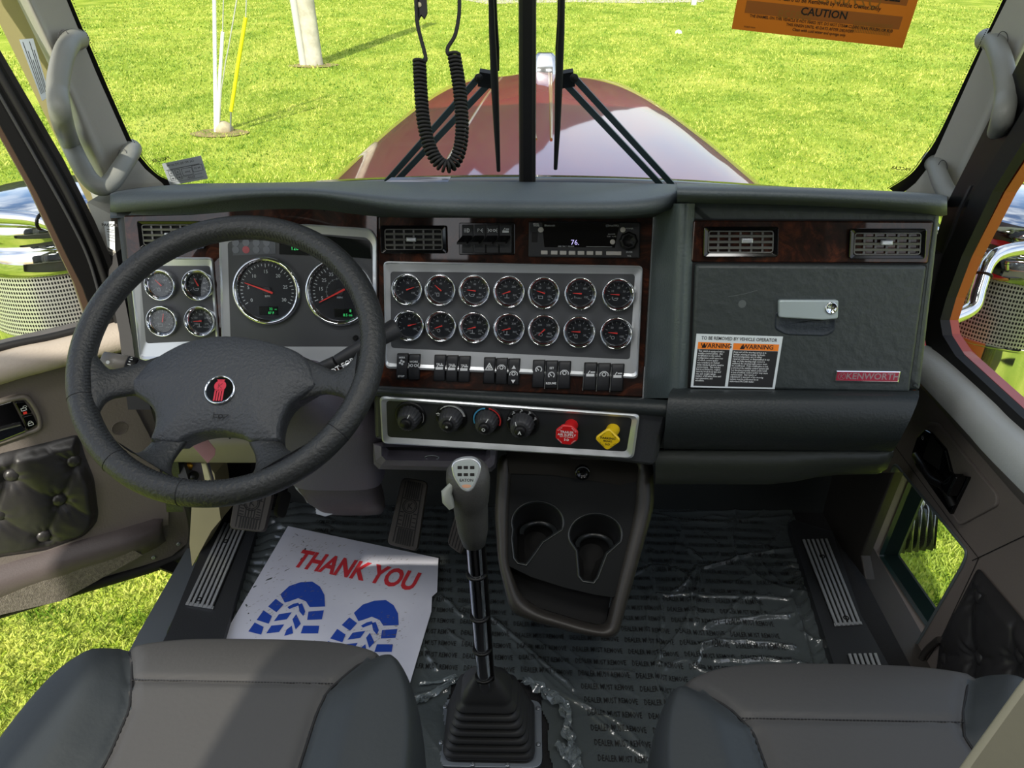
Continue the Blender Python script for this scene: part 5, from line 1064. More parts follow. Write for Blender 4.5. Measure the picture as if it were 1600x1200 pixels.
for h_, rx, ry, oy in ((0, .0135, .0135, 0), (.002, .0165, .0165, 0), (.03, .0215, .021, 0), (.07, .0235, .023, 0), (.088, .0240, .0235, .0), (.092, .0255, .025, 0), (.118, .0285, .027, .0), (.138, .0300, .0265, -.001), (.153, .0285, .023, -.003), (.163, .022, .017, -.006), (.167, .010, .008, -.007)):
    h_ *= kl/.155; L.append([kf.pt(rx*math.cos(t), oy+ry*math.sin(t), h_) for t in [i*.19635 for i in range(32)]])
mb.loft(L, 0, True, True, True); kb = mb.build('lever_knob', M['knob'], gr)
fc = -FW; tf = Fr(at_D(734, 745, .965), (ax_*.42+kf.v*.9)); cpt = tf
o = rpoly(tf.P([(706, 725), (720, 718), (740, 717), (751, 727), (748, 742), (739, 762), (732, 768), (722, 764), (710, 745)]), .006, 4); mb = MB()
mb.rings(tf, [(inset(o, -.0012), -.014), (inset(o, -.0012), .0008), (o, .0018)], 1, False, True, True); mb.rings(tf, [(inset(o, .0012), .0018), (inset(o, .0016), .0022)], 0, False, False, True); kp_ = mb.build('shift_pattern_plate', [M['knobp'], M['silver']], kb)
mb = MB(); 
for j, yy in enumerate((730, 741)):
    for i, xx in enumerate((718.5, 728, 738)):
        a, b = tf.px(xx, yy); mb.pick(tf, rpoly(box4(a-.0028, b-.002, a+.0028, b+.002), .0006, 2), .0024)
a, b = tf.px(729, 750); mb.text(tf, 'EATON', a, b, .0052, 0, .0024, bold=.02); mb.build('shift_pattern', M['ink'], kp_)
mb = MB(); a, b = tf.px(729, 759); mb.pick(tf, [(a+x*.006, b+y*.0022) for x, y in circ(1, 16)], .0024); mb.build('range_arrow', mat('copper_mark', srgb(200, 150, 120), .4), kp_)
mb = MB(); c = at_D(699, 776, 1.03); mb.tube([c+UP*.016+RT*.006, c+UP*.006-RT*.001, c-UP*.006+RT*.001, c-UP*.016+RT*.006], [.004, .0075, .008, .004], 0, 14); mb.build('range_selector', mat('selector_grey', srgb(140, 144, 136), .4), kb)
# ================================================================== SEATS
def seat(name, x0, x1, yf, yr, zt, lab, s0f, s1f, cs=.1, e_=3.4):
    root = thing(name, ((x0+x1)/2, (yf+yr)/2, zt-.3), lab, 'seat'); cx, cy = (x0+x1)/2, (yf+yr)/2; hx, hy = (x1-x0)/2, (yf-yr)/2
    def sx(s, y): return s(y)
    mb = MB(); nA, nR = 200, 70; rings = []
    for j in range(nR+1):
        t = j/nR
        if t < .78: rr = (t/.78)*.93; down = 0
        else: q = (t-.78)/.22; rr = .93+.07*math.sin(q*math.pi/2); down = 1-math.cos(q*math.pi/2)
        ring = []
        for i in range(nA):
            a = 2*math.pi*i/nA; ca, sa = math.cos(a), math.sin(a); k_ = (abs(ca)**e_+abs(sa)**e_)**(-1/e_)
            X = cx+hx*rr*k_*ca; Y = cy+hy*rr*k_*sa; z = zt
            dL = X-s0f(Y); dR = s1f(Y)-X; 
            bol = sstep(0, .05, -dL)*.018 if dL < 0 else 0; bol += sstep(0, .05, -dR)*.018 if dR < 0 else 0
            g = min(abs(dL), abs(dR)); z += bol-.006*math.exp(-(g/.006)**2)
            fall = ((Y-(yf-.12))/.12); z -= .035*max(0, fall)**2
            ys = yf-cs
            if dL > 0 and dR > 0: z -= .003*math.exp(-((Y-ys)/.004)**2)
            z -= down*.09; z -= .012*max(0, (abs(X-cx)/hx-.75)/.25)**2
            ring.append(Vector((X, Y, z)))
        rings.append(ring)
    rings.append([p+Vector((0, 0, -.07)) for p in rings[-1]])
    V = [p for r_ in rings for p in r_]; b0 = len(mb.v); mb.add(V, [], 0)
    for j in range(len(rings)-1):
        for i in range(nA):
            a = j*nA+i; b = j*nA+(i+1) % nA; c = sum((V[k] for k in (a, b, a+nA, b+nA)), Vector())/4
            inp = s0f(c.y) < c.x < s1f(c.y); mb.f.append((a, b, b+nA, a+nA)); mb.m.append(0 if inp else 1); mb.s.append(True)
    cush = mb.build('seat_cushion', [M['seat'], M['seat2']], root, norm=False)
    # piping along the bolster seams and the stitched cross seam
    def zat(X, Y):
        z = zt-.003; fall = ((Y-(yf-.12))/.12); z -= .035*max(0, fall)**2; return z-.012*max(0, (abs(X-cx)/hx-.75)/.25)**2
    mb = MB()
    for s in (s0f, s1f):
        P = []
        for i in range(60):
            Y = lerp(yr+.02, yf-.012, i/59); X = s(Y); 
            if abs((X-cx)/hx)**e_+abs((Y-cy)/hy)**e_ > .80: continue
            P.append(Vector((X, Y, zat(X, Y)-.0022)))
        if len(P) > 2: mb.tube(P, .0015, 0, 8)
    ys = yf-cs
    n = 64
    for i in range(n):
        t0, t1 = (i+.1)/n, (i+.8)/n; xa, xb = lerp(s0f(ys), s1f(ys), t0), lerp(s0f(ys), s1f(ys), t1); mb.tube([Vector((xa, ys, zat(xa, ys)+.0008)), Vector((xb, ys, zat(xb, ys)+.0008))], .0007, 0, 4)
    mb.build('seams', M['seam'], cush)
    mb = MB(); B(cx-hx*.8, yr+.05, .05, cx+hx*.8, yf-.1, zt-.15, mb); mb.build('seat_base', M['black'], root)
    return root
def cyc(tab): return lambda Y: interp(tab, Y)
seat('driver_seat', -.545, -.10, .665, .10, .49, 'dark grey vinyl driver seat with sunlit patches behind the steering wheel', cyc([(.3, -.43), (.476, -.418), (.53, -.422), (.558, -.432), (.60, -.452), (.665, -.50)]), cyc([(.3, -.225), (.476, -.222), (.53, -.22), (.558, -.215), (.60, -.19), (.625, -.162), (.665, -.115)]), .098)
seat('passenger_seat', .13, .62, .655, .10, .475, 'dark grey vinyl passenger seat behind the glove box', cyc([(.3, .255), (.476, .25), (.527, .246), (.558, .228), (.595, .185), (.64, .14)]), cyc([(.3, .49), (.476, .475), (.527, .468), (.56, .482), (.6, .51), (.64, .55)]), .112)
mb = MB(); A = rpoly([(1498, 1200), (1606, 1050), (1860, 900), (1920, 1500), (1430, 1500), (1440, 1290)], 30, 6); mb.loft([[at_D(x, y, .53)+Vector((.03, .0, 0)) for x, y in A], [at_D(x, y, .505) for x, y in A], [at_D(lerp(1660, x, .98), lerp(1220, y, .98), .498) for x, y in A], [at_D(lerp(1660, x, .9), lerp(1220, y, .9), .495) for x, y in A]], 0, True, True, True)
mb.build('armrest', M['tan'], None, 'tan padded armrest close by at the right end of the passenger seat', 'armrest')
# ================================================================== DRIVER DOOR (open)
LD = Fr((-.78, 1.36, 0), (.643, -.766, 0))
door = thing('door_1', LD.pt(0, 0, 0), 'open driver door with taupe trim and buttoned black pad', 'door', kind='structure')
mb = MB(); o = LD.P([(-420, 690), (0, 548), (150, 512), (172, 500), (205, 495), (232, 580), (262, 690), (292, 770), (300, 812), (296, 846), (262, 874), (180, 900), (0, 952), (-420, 1090)])
slab(mb, LD, o, [], -.05, 0); mb.build('door_panel', M['taupe2'], door)
mb = MB(); o = catmull([(p[0], p[1], 0) for p in LD.P([(232, 590), (262, 690), (288, 762), (302, 812), (301, 846), (284, 868), (240, 886), (150, 913), (0, 958), (-300, 1050)])], 8); mb.tube([LD.pt(p.x, p.y, -.004) for p in o], .014, 0, 12); mb.build('door_seal', M['rubber'], door)
# upper trim field, lighter
mb = MB(); o = LD.P([(-420, 735), (0, 595), (112, 566), (160, 556), (212, 640), (238, 690), (250, 740), (262, 800), (262, 818), (215, 826), (120, 860), (-420, 1010)]); slab(mb, LD, o, [], 0, .006); mb.build('trim_panel', M['taupe'], door)
mb = MB(); o = [(-420, 700), (0, 556), (80, 536), (150, 517), (200, 505), (214, 540), (170, 552), (112, 566), (0, 596), (-420, 738)]
L = []
topl = catmull([(x, y, 0) for x, y in ((-420, 690), (-200, 615), (0, 548), (80, 530), (150, 512), (190, 500))], 5); botl = catmull([(x, y, 0) for x, y in ((-420, 742), (-200, 664), (0, 597), (70, 577), (140, 558), (196, 545))], 5)
for p, q in zip(topl, botl):
    a = LD.px(p.x, p.y); b = LD.px(q.x, q.y); L.append([LD.pt(*a, 0), LD.pt(a[0], a[1], .03), LD.pt(a[0], lerp(a[1], b[1], .3), .048), LD.pt(lerp(a[0], b[0], .6), lerp(a[1], b[1], .65), .046), LD.pt(lerp(a[0], b[0], .9), lerp(a[1], b[1], .92), .022), LD.pt(*b, .006)])
mb.loft(L, 0, True, False, False, closed=False); mb.build('window_ledge', M['ledge'], door, norm=False)
def pxline(fr, pts, r_, h, name, m_, par, n=8):
    mb = MB(); mb.tube([fr.pt(*fr.px(p.x, p.y), h) for p in catmull([(x, y, 0) for x, y in pts], n)], r_, 0, 10); return mb.build(name, m_, par)
# tufted pad
def tuft(fr, outline, e1, e2, org, H, par, lab, bt, hb=.006):
    oo = fr.P(outline); xs = [p[0] for p in oo]; ys = [p[1] for p in oo]
    O = Vector(fr.px(*org)); a1 = Vector(fr.px(org[0]+e1[0], org[1]+e1[1]))-O; a2 = Vector(fr.px(org[0]+e2[0], org[1]+e2[1]))-O
    det = a1.x*a2.y-a1.y*a2.x; rp = rpoly(oo, .012, 5); rr_ = []
    for i in range(len(rp)):
        a = Vector(rp[i-1]); b = Vector(rp[i]); m_ = max(1, int((b-a).length/.006))
        rr_ += [tuple(a.lerp(b, (k+1)/m_)) for k in range(m_)]
    pts_, Fc, ds_ = cdt(rr_, .0042); V = []
    for (x, y), s in zip(pts_, ds_):
        d = Vector((x, y))-O; p = (d.x*a2.y-d.y*a2.x)/det; q = (a1.x*d.y-a1.y*d.x)/det
        cp = abs(math.sin(math.pi*p)); cq = abs(math.sin(math.pi*q)); pin = math.hypot(p-round(p), q-round(q)); h = min(cp**.4, 1)*.4+min(cq**.4, 1)*.6; h = h*(1-.8*math.exp(-(pin/.15)**2))
        an = math.atan2(p-round(p), q-round(q)); h += .07*math.sin(an*9+3*noise.noise(Vector((x*30, y*30, 0))))*math.exp(-((pin-.22)/.12)**2)+.04*noise.noise(Vector((x*60, y*60, 0)))
        V.append(fr.pt(x, y, hb+H*h*sstep(0, .022, s)))
    mb = MB(); mb.add(V, Fc, 0, True); pad = mb.build('tufted_pad', mat('pad_leather', srgb(46, 45, 46), .35, bump=.12, bscale=120, spec=.5) if 'pad_leather' not in MATS else MATS['pad_leather'], par, label=lab, norm=False)
    for x, y in bt:
        a, b = fr.px(x, y, hb+H*.35); f = fr.sub(a, b, hb+H*.2); mb = MB(); mb.lathe(f, [(.0135, -.004), (.0145, .003), (.012, .0075), (.007, .010), (.0001, .011)], 0, 28); mb.build('button', MATS['pad_leather'], pad)
    return pad
tuft(LD, [(-200, 775), (0, 706), (60, 692), (122, 676), (132, 710), (146, 745), (153, 800), (150, 815), (130, 836), (70, 858), (0, 868), (-200, 930)], (-23, 58), (73, 38), (115, 720), .020, door, 'black buttoned leather pad', [(115, 720), (92, 781), (68, 837), (19, 742), (0, 803), (-25, 858), (-78, 765)])
# pull pocket and carpet at the bottom
mb = MB(); L = []
for x, y0, y1, y2 in ((-420, 1000, 1040, 1060), (0, 880, 905, 925), (60, 862, 885, 900), (120, 842, 862, 884), (180, 826, 843, 866), (240, 808, 818, 838), (254, 806, 812, 828)):
    a = LD.px(x, y0); b = LD.px(x, y1); c = LD.px(x, y2); k_ = .0 if x > 250 else 1; L.append([LD.pt(*a, .004), LD.pt(a[0], lerp(a[1], b[1], .4), .004+.026*k_), LD.pt(*b, .004+.034*k_), LD.pt(*c, .004+.026*k_), LD.pt(c[0], c[1]-.03, .004)])
mb.loft(L, 0, True, False, False, closed=False); mb.build('lower_rail', mat('rail_plastic', srgb(88, 80, 80), .45, bump=.2, bscale=300), door, norm=False)
mb = MB(); o = LD.P([(-420, 1030), (-420, 1090), (0, 945), (90, 925), (216, 855), (200, 846), (150, 853), (60, 885), (0, 905)]); slab(mb, LD, o, [], .004, .033); mb.build('carpet_strip', M['carpet'], door)
for x, y in ((240, 871), (279, 850)):
    mb = MB(); a, b = LD.px(x, y); mb.lathe(LD.sub(a, b, 0), [(.005, 0), (.0045, .002), (.002, .001), (.0001, .001)], 0, 14); mb.build('screw', M['steel'], door)
mb = MB(); a, b = LD.px(187, 669, .006); mb.lathe(LD.sub(a, b, .006), [(.0155, 0), (.015, .0012), (.0146, .0), (.0001, .0)], 0, 28); mb.build('blanking_plug', M['taupe'], door)
# handle bezel
mb = MB(); o = rpoly(LD.P([(-60, 640), (0, 620), (42, 611), (62, 640), (66, 668), (-60, 710)]), .015); mb.rings(LD, [(o, .006), (o, .012), (inset(o, .003), .015), (inset(o, .008), .014), (inset(o, .009), .010)], 0, True, False, True); hz = mb.build('handle_bezel', mat('bezel_taupe', srgb(110, 104, 98), .45), door)
mb = MB(); o = rpoly(LD.P([(-60, 645), (17, 623), (38, 664), (-60, 692)]), .002); mb.plate(LD, o, .010, .0125, .001); mb.build('handle_cup', M['gloss'], hz)
mb = MB(); o = rpoly(LD.P([(-60, 682), (-4, 665), (31, 656), (38, 667), (0, 682), (-60, 702)]), .002); mb.plate(LD, o, .012, .020, .002); mb.build('pull_handle', M['chrome'], hz)
for y0, ic, c_ in ((0, True, 'red'), (1, False, 'w')):
    mb = MB(); P = [(20, 624), (36, 622), (48, 640), (31, 644)] if y0 == 0 else [(32, 646), (49, 642), (56, 658), (40, 668)]; o = rpoly(LD.P(P), .003); mb.plate(LD, o, .010, .016, .0015); lk = mb.build('lock_switch', M['gloss'], hz)
    mb = MB(); cx, cy = LD.px(*((34, 633) if y0 == 0 else (45, 656))); mb.line(LD, box4(cx-.004, cy-.004, cx+.004, cy+.001), .0012, .0163, 0, True); mb.arc(LD, .003, R(0), R(180), .0012, .0163, 0, cx+(.003 if y0 == 0 else 0), cy+.002); 
    if y0 == 0: mb.pick(LD, [(cx-.003, cy-.007), (cx+.003, cy-.007), (cx+.003, cy-.012), (cx-.003, cy-.012)], .0163, 1)
    mb.build('lock_icon', [M['white'], M['red']], lk)
# window frame: black channel, brown outer trim, glass
def strip(fr, a, b, h0, h1, name, m_, par):
    A = [fr.px(x, y) for x, y in a]; Bq = [fr.px(x, y) for x, y in b]; mb = MB(); mb.loft([[fr.pt(*p, h0), fr.pt(*p, h1), fr.pt(*q, h1), fr.pt(*q, h0)] for p, q in zip(A, Bq)], 0, False, True, True); return mb.build(name, m_, par)
# lead edge line: L1; inner L2; brown strip L3
fr_ = strip(LD, [(-170, -210), (-82, -60), (0, 78), (100, 250), (148, 345), (172, 400), (192, 470), (205, 500)], [(-205, -150), (-120, 0), (0, 195), (60, 305), (105, 400), (130, 450), (148, 500), (152, 514)], -.04, .0, 'window_frame', M['black'], door)
pxline(LD, [(-140, -120), (-60, 15), (0, 118), (60, 222), (110, 312), (150, 400), (176, 480), (184, 505)], .006, .004, 'window_seal', M['rubber'], fr_)
pxline(LD, [(-140, -90), (-60, 48), (0, 150), (60, 255), (110, 345), (140, 410), (162, 490)], .003, .004, 'seal_lip', M['dplast'], fr_)
strip(LD, [(-205, -150), (-120, 0), (0, 195), (60, 305), (105, 400), (130, 450), (148, 500), (152, 514)], [(-222, -160), (-136, -5), (0, 212), (48, 298), (92, 392), (118, 445), (138, 503), (144, 517)], -.03, -.012, 'outer_trim', mat('brown_trim', srgb(74, 58, 46), .5), door)
mb = MB(); o = LD.P([(-420, 690), (0, 548), (152, 512), (105, 400), (0, 205), (-150, -10), (-420, -10)]); mb.rings(LD, [(o, -.034), (o, -.030)], 0, False, True, True); mb.build('window_glass', M['glass'], door)
pxline(LD, [(-420, 686), (-100, 576), (0, 543), (80, 526), (150, 508)], .007, .0, 'belt_seal', M['rubber'], door)
# door check strap
mb = MB(); mb.bar(at_Z(252, 880, -.05), at_Z(305, 900, -.04), .03, .006); mb.build('check_strap', M['black'], door)
# ================================================================== PASSENGER DOOR
RD = Fr((.78, 1.2, .3), (-1, 0, 0))
door2 = thing('door_2', RD.o, 'closed passenger door with low corner window', 'door', kind='structure')
hole = rpoly(RD.P([(1399, 724), (1512, 862), (1506, 880), (1432, 1008), (1344, 868)]), .015)
mb = MB(); o = RD.P([(1452, 548), (1600, 668), (1760, 800), (1980, 1000), (1980, 1500), (1560, 1330), (1400, 1080), (1335, 960), (1318, 862), (1396, 700), (1420, 640)])
filled(mb, RD, o, [hole], 0); mb.rings(RD, [(hole, -.07), (hole, -.006), (inset(hole, -.003), 0)], 0, True, False, False); mb.build('door_panel', mat('door_panel_dark', srgb(122, 113, 107), .55, bump=.25, bscale=240), door2, norm=False)
mb = MB(); mb.rings(RD, [(inset(hole, -.004), .001), (inset(hole, -.002), .004), (inset(hole, .001), .003), (inset(hole, .002), -.01)], 0, True, False, False); mb.build('corner_window_trim', mat('window_trim_vinyl', srgb(92, 100, 102), .4), door2)
h2 = [(a, b) for a, b in inset(hole, .004)]; h3 = inset(hole, .022)
mb = MB(); mb.rings(RD, [(h2, -.04), (h2, -.05), (h3, -.07), (h3, -.075)], 0, False, False, False); cwf = mb.build('corner_window_frame', mat('corner_seal_green', srgb(24, 44, 42), .4), door2)
mb = MB(); mb.rings(RD, [(inset(hole, .015), -.076), (inset(hole, .015), -.080)], 0, False, True, True); mb.build('corner_window_glass', M['glass'], door2)
# upper taupe belt and ledge top, painted paler for its sky reflection
mb = MB(); L = []
tp = catmull([(x, y, 0) for x, y in ((1450, 540), (1466, 548), (1500, 576), (1560, 630), (1600, 668), (1760, 800), (1980, 1000))], 4); bt_ = catmull([(x, y, 0) for x, y in ((1440, 600), (1452, 615), (1490, 660), (1550, 728), (1600, 785), (1760, 960), (1980, 1200))], 4)
for p, q in zip(tp, bt_):
    a = RD.px(p.x, p.y); b = RD.px(q.x, q.y); L.append([RD.pt(*a, 0), RD.pt(*a, .035), RD.pt(a[0], lerp(a[1], b[1], .18), .052), RD.pt(lerp(a[0], b[0], .5), lerp(a[1], b[1], .45), .05), RD.pt(lerp(a[0], b[0], .8), lerp(a[1], b[1], .8), .022), RD.pt(*b, .004)])
mb.loft([l[3:] for l in L], 0, True, False, False, closed=False); mb.loft([l[:4] for l in L], 1, True, False, False, closed=False); mb.build('window_ledge', [M['taupe'], mat('ledge_top_sky_sheen', srgb(166, 170, 170), .5, bump=.2, bscale=300)], door2, norm=False)
mb = MB(); o = rpoly(RD.P([(1452, 659), (1468, 660), (1562, 772), (1562, 790), (1502, 822), (1480, 790), (1430, 716)]), .012); mb.rings(RD, [(o, 0), (o, .004), (inset(o, .002), .006), (inset(o, .006), .004)], 0, True, False, True); hz = mb.build('handle_bezel', MATS['door_panel_dark'], door2)
mb = MB(); o = rpoly(RD.P([(1452, 671), (1461, 676), (1484, 702), (1494, 740), (1522, 745), (1504, 782), (1493, 805), (1438, 728), (1432, 708), (1440, 684)]), .005); mb.plate(RD, o, .004, .010, .002); hc = mb.build('handle_cup', M['gloss'], hz)
mb = MB(); o = rpoly(RD.P([(1463, 679), (1482, 702), (1476, 735), (1450, 716)]), .003); mb.rings(RD, [(o, .0101), (o, .0104)], 0, False, False, True); mb.build('cup_shade_patch', M['void'], hc)  # flat black patch painted as the shade of a hollow
mb = MB(); L = []
for x, y, hh in ((1440, 712, .012), (1456, 724, .022), (1475, 748, .026), (1494, 762, .022), (1500, 790, .012)): a = RD.px(x, y); L.append(RD.pt(*a, hh))
mb.tube(catmull(L, 6), .007, 0, 12); mb.build('pull_handle', M['black'], hc)
mb = MB(); o = rpoly(RD.P([(1494, 756), (1515, 740), (1520, 747), (1506, 776), (1498, 768)]), .002); mb.plate(RD, o, .012, .030, .003); lv = mb.build('release_lever', M['gloss'], hc)
mb = MB(); mb.line(RD, RD.P([(1498, 758), (1513, 744), (1509, 754)]), .0018, .0305, 0, True); mb.line(RD, RD.P([(1520, 748), (1507, 775)]), .0018, .0305); mb.build('lever_edge', M['chrome'], lv)
for x, y in ((1450, 684), (1440, 709)):
    mb = MB(); a, b = RD.px(x, y); mb.line(RD, box4(a-.003, b-.003, a+.003, b+.001), .0012, .0105, 0, True); mb.arc(RD, .0025, 0, R(180), .001, .0105, 0, a, b+.002); mb.build('lock_icon', M['white'], hc)
mb = MB(); mb.line(RD, RD.P([(1400, 698), (1500, 834), (1530, 872), (1522, 890), (1470, 1000), (1440, 1045)]), .0016, .0012); mb.line(RD, RD.P([(1520, 876), (1600, 838), (1800, 760)]), .0016, .0012); mb.build('panel_groove', M['void'], door2)
tuft(RD, [(1532, 886), (1600, 965), (1700, 1100), (1700, 1300), (1560, 1200), (1466, 1050), (1472, 1000)], (2, 96), (64, -2), (1531, 932), .018, door2, 'black buttoned leather pad', [(1531, 932), (1533, 1028), (1479, 1031), (1597, 1024)], .004)
pxline(RD, [(1440, 1050), (1450, 1022), (1470, 1002), (1476, 1000)], .006, .008, 'pocket_edge', M['console'], door2)
# window seals and red paint edge
ra = [(1640, 110), (1600, 180), (1527, 300), (1478, 400), (1462, 462), (1452, 505), (1455, 533), (1467, 554), (1596, 679), (1980, 1010)]
strip(RD, ra, [(1700, 60), (1625, 190), (1556, 300), (1508, 400), (1484, 465), (1474, 500), (1478, 524), (1498, 556), (1600, 650), (1980, 970)], -.012, .006, 'window_seal', M['rubber'], door2)
strip(RD, [(1600, 60), (1560, 140), (1520, 220), (1470, 320), (1440, 420), (1432, 500), (1440, 545), (1448, 560)], [(1645, 110), (1600, 184), (1541, 290), (1501, 375), (1464, 462), (1454, 500), (1454, 528), (1460, 540)], -.05, -.01, 'window_frame', M['black'], door2)
PX_ = Fr((.80, 1.2, .3), (-1, 0, 0))
strip(PX_, [(1700, 50), (1625, 180), (1554, 300), (1506, 400), (1482, 465), (1472, 500), (1476, 526), (1496, 560), (1600, 655), (1980, 975)], [(1722, 60), (1645, 186), (1570, 300), (1519, 400), (1492, 465), (1481, 500), (1484, 522), (1502, 549), (1603, 641), (1980, 956)], -.02, .0, 'painted_edge', mat('door_edge_paint', srgb(176, 70, 40), .35, coat=.6), door2)
mb = MB(); o = RD.P([(1640, 110), (1462, 462), (1452, 530), (1600, 672), (1980, 1000), (1980, 0), (1680, 0)]); mb.rings(RD, [(o, -.045), (o, -.041)], 0, False, True, True); mb.build('window_glass', M['glass'], door2)
strip(RD, [(1520, 290), (1500, 330), (1475, 400), (1440, 520)], [(1523, 290), (1503, 332), (1478, 402), (1444, 522)], .002, .006, 'panel_gap', M['dplast'], door2)
# ================================================================== GRAB HANDLES
def grab(pts, deps, r_, ends, lab, side):
    P = catmull([at_D(x, y, d) for (x, y), d in zip(pts, deps)], 8); root = thing('grab_handle', P[-1], lab, 'grab handle', 'pillar grab handles')
    rr = [r_*.92]*len(P)
    mb = MB(); mb.tube(P, rr, 0, 20); mb.build('grip', mat('handle_grey', srgb(126, 128, 122), .5, bump=.15, bscale=300) if 'handle_grey' not in MATS else MATS['handle_grey'], root)
    for e, q in ((P[0], P[2]), (P[-1], P[-3])):
        mb = MB(); d_ = (e-q).normalized(); k_ = (e-CAM).dot(FW)/F; off = RT*(side*14*k_)+UP*(26*k_)+FW*.05; mb.tube([e-d_*.012, e+d_*.004, e+d_*.008+off*.25, e+off], [r_*.85, r_*.92, r_*.98, r_*1.05], 0, 18); bs = mb.build('handle_base', MATS['handle_grey'], root)
        f = Fr(e-FW*r_*1.02-d_*.004, (-FW*.9+RT*(.35 if side < 0 else -.35)), UP); mb = MB(); mb.tube([f.pt(.008*math.cos(t), .014*math.sin(t), .0) for t in [i*.3142 for i in range(20)]], .0006, 0, 4, closed=True); mb.build('screw_cover', M['dplast'], bs)
d0 = (WS.at(110, 60)-CAM).dot(FW); d1 = (WS.at(215, 240)-CAM).dot(FW)
grab([(110, 66), (101, 82), (94, 108), (90, 140), (95, 180), (108, 220), (124, 254), (140, 280), (158, 292), (174, 284), (190, 262), (200, 246)], [d0-.05, d0-.09, d0-.11, d0-.125, d0-.13, d1-.13, d1-.13, d1-.125, d1-.12, d1-.10, d1-.075, d1-.05], .0185, None, 'grey grab handle on the left windshield pillar', -1)
grab([(1555, 68), (1564, 92), (1570, 120), (1572, 150), (1565, 190), (1550, 232), (1533, 270), (1516, 298), (1498, 312), (1482, 304), (1470, 282), (1464, 264)], [d0-.05, d0-.09, d0-.11, d0-.125, d0-.13, d1-.13, d1-.13, d1-.125, d1-.12, d1-.10, d1-.075, d1-.05], .0185, None, 'grey grab handle on the right windshield pillar', 1)
# labels on the left jamb
def sticker_at(name, pts, d, lines, lab, m_=None, ink=None, parent=None, cat='sticker'):
    P = [at_D(x, y, dd) for (x, y), dd in zip(pts, d)]; n_ = (P[1]-P[0]).cross(P[3]-P[0]).normalized()
    if n_.dot(CAM-P[0]) < 0: n_ = -n_
    f = Fr.__new__(Fr); f.o = P[3]; f.u = (P[2]-P[3]).normalized(); f.n = n_; f.v = n_.cross(f.u); q = [((p-f.o).dot(f.u), (p-f.o).dot(f.v)) for p in (P[3], P[2], P[1], P[0])]; g_ = QF(f, *q)
    root = thing(name, P[3], lab, cat); mb = MB(); o = box4(0, 0, g_.W, g_.H); mb.rings(g_, [(o, 0), (o, .0004)], 0, False, True, True); mb.build('backing', m_ or M['stick'], root)
    mb = MB(); [fn(mb, g_) for fn in lines]; mb.build('print', ink or M['ink'], root); return root, g_
# ================================================================== STICKERS, CARD
# warning label on glove box
q = GF.P([(1077, 602), (1207, 605), (1220, 523.5), (1086, 519)]); f = QF(GF, *q, h=.0104); W, H = f.W, f.H
wl2 = thing('warning_label', f.pt(0, 0, 0), 'white, orange and black warning label on lower left of glove box door', 'warning label')
mb = MB(); o = box4(0, 0, W, H); mb.rings(f, [(o, 0), (o, .0004)], 0, False, False, True); mb.build('backing', M['stick'], wl2)
mb = MB(); mb.pick(f, box4(W*.03, H*.03, W*.405, H*.72), .0006); mb.pick(f, box4(W*.44, H*.03, W*.97, H*.72), .0006); mb.build('text_blocks', M['sblack'], wl2)
mb = MB(); mb.pick(f, box4(W*.03, H*.725, W*.405, H*.85), .0006); mb.pick(f, box4(W*.44, H*.725, W*.97, H*.85), .0006); mb.build('warning_bands', M['sorange'], wl2)
mb = MB(); mb.text(f, 'TO BE REMOVED BY VEHICLE OPERATOR', W*.5, H*.925, H*.088, 0, .0008, bold=.01, sx=W*.9/(H*.088)/19.0); mb.text(f, 'WARNING', W*.245, H*.787, H*.115, 0, .0008, bold=.02); mb.text(f, 'WARNING', W*.73, H*.787, H*.115, 0, .0008, bold=.02)
for x in (.075, .52): mb.pick(f, [(W*x, H*.745), (W*(x+.05), H*.745), (W*(x+.025), H*.83)], .0008)
mb.build('headings', M['ink'], wl2)
mb = MB()
t1 = ['This vehicle is equipped with a', 'stability control system.  Any', 'modification to this vehicle', 'configuration could cause loss', 'of vehicle control and/or', 'non-compliance to Federal', 'safety standards and/or result in', 'serious injury.  This includes', 'but is not limited to, original', 'intended truck body type and', 'size, axle weight ratings,', 'number of lift axles, frame and', 'rear suspension, and', 'wheelbase.']
t2 = ['If any part of the steering system is in', 'leakage, missing grounding, hydraulic', 'fluid and alignment, etc.) is either', 'repaired, removed, or disassembled in any', 'way, or if the steering angle sensor is', 'replaced, the steering angle sensor must', 'be recalibrated.  If the recalibration is not', 'performed the stability control system will', 'not function properly, which could result', 'in loss of vehicle control and/or may cause', 'serious injury.  Any repairs or', 'adjustment to any part of the steering', 'system must be performed by an', 'authorized PACCAR dealer.']
for j, s in enumerate(t1): gv = glyphs(s, 1, .012)[0]; w_ = (max(p[0] for p in gv)-min(p[0] for p in gv)); sz = H*.047; mb.text(f, s, W*.045+w_*sz*.80/2, H*(.685-j*.0425), sz, 0, .0008, 0, False, .80, 1, .012)
for j, s in enumerate(t2): gv = glyphs(s, 1, .012)[0]; w_ = (max(p[0] for p in gv)-min(p[0] for p in gv)); sz = H*.047; mb.text(f, s, W*.455+w_*sz*.83/2, H*(.685-j*.0425), sz, 0, .0008, 0, False, .83, 1, .012)
mb.build('fine_print', M['white'], wl2)
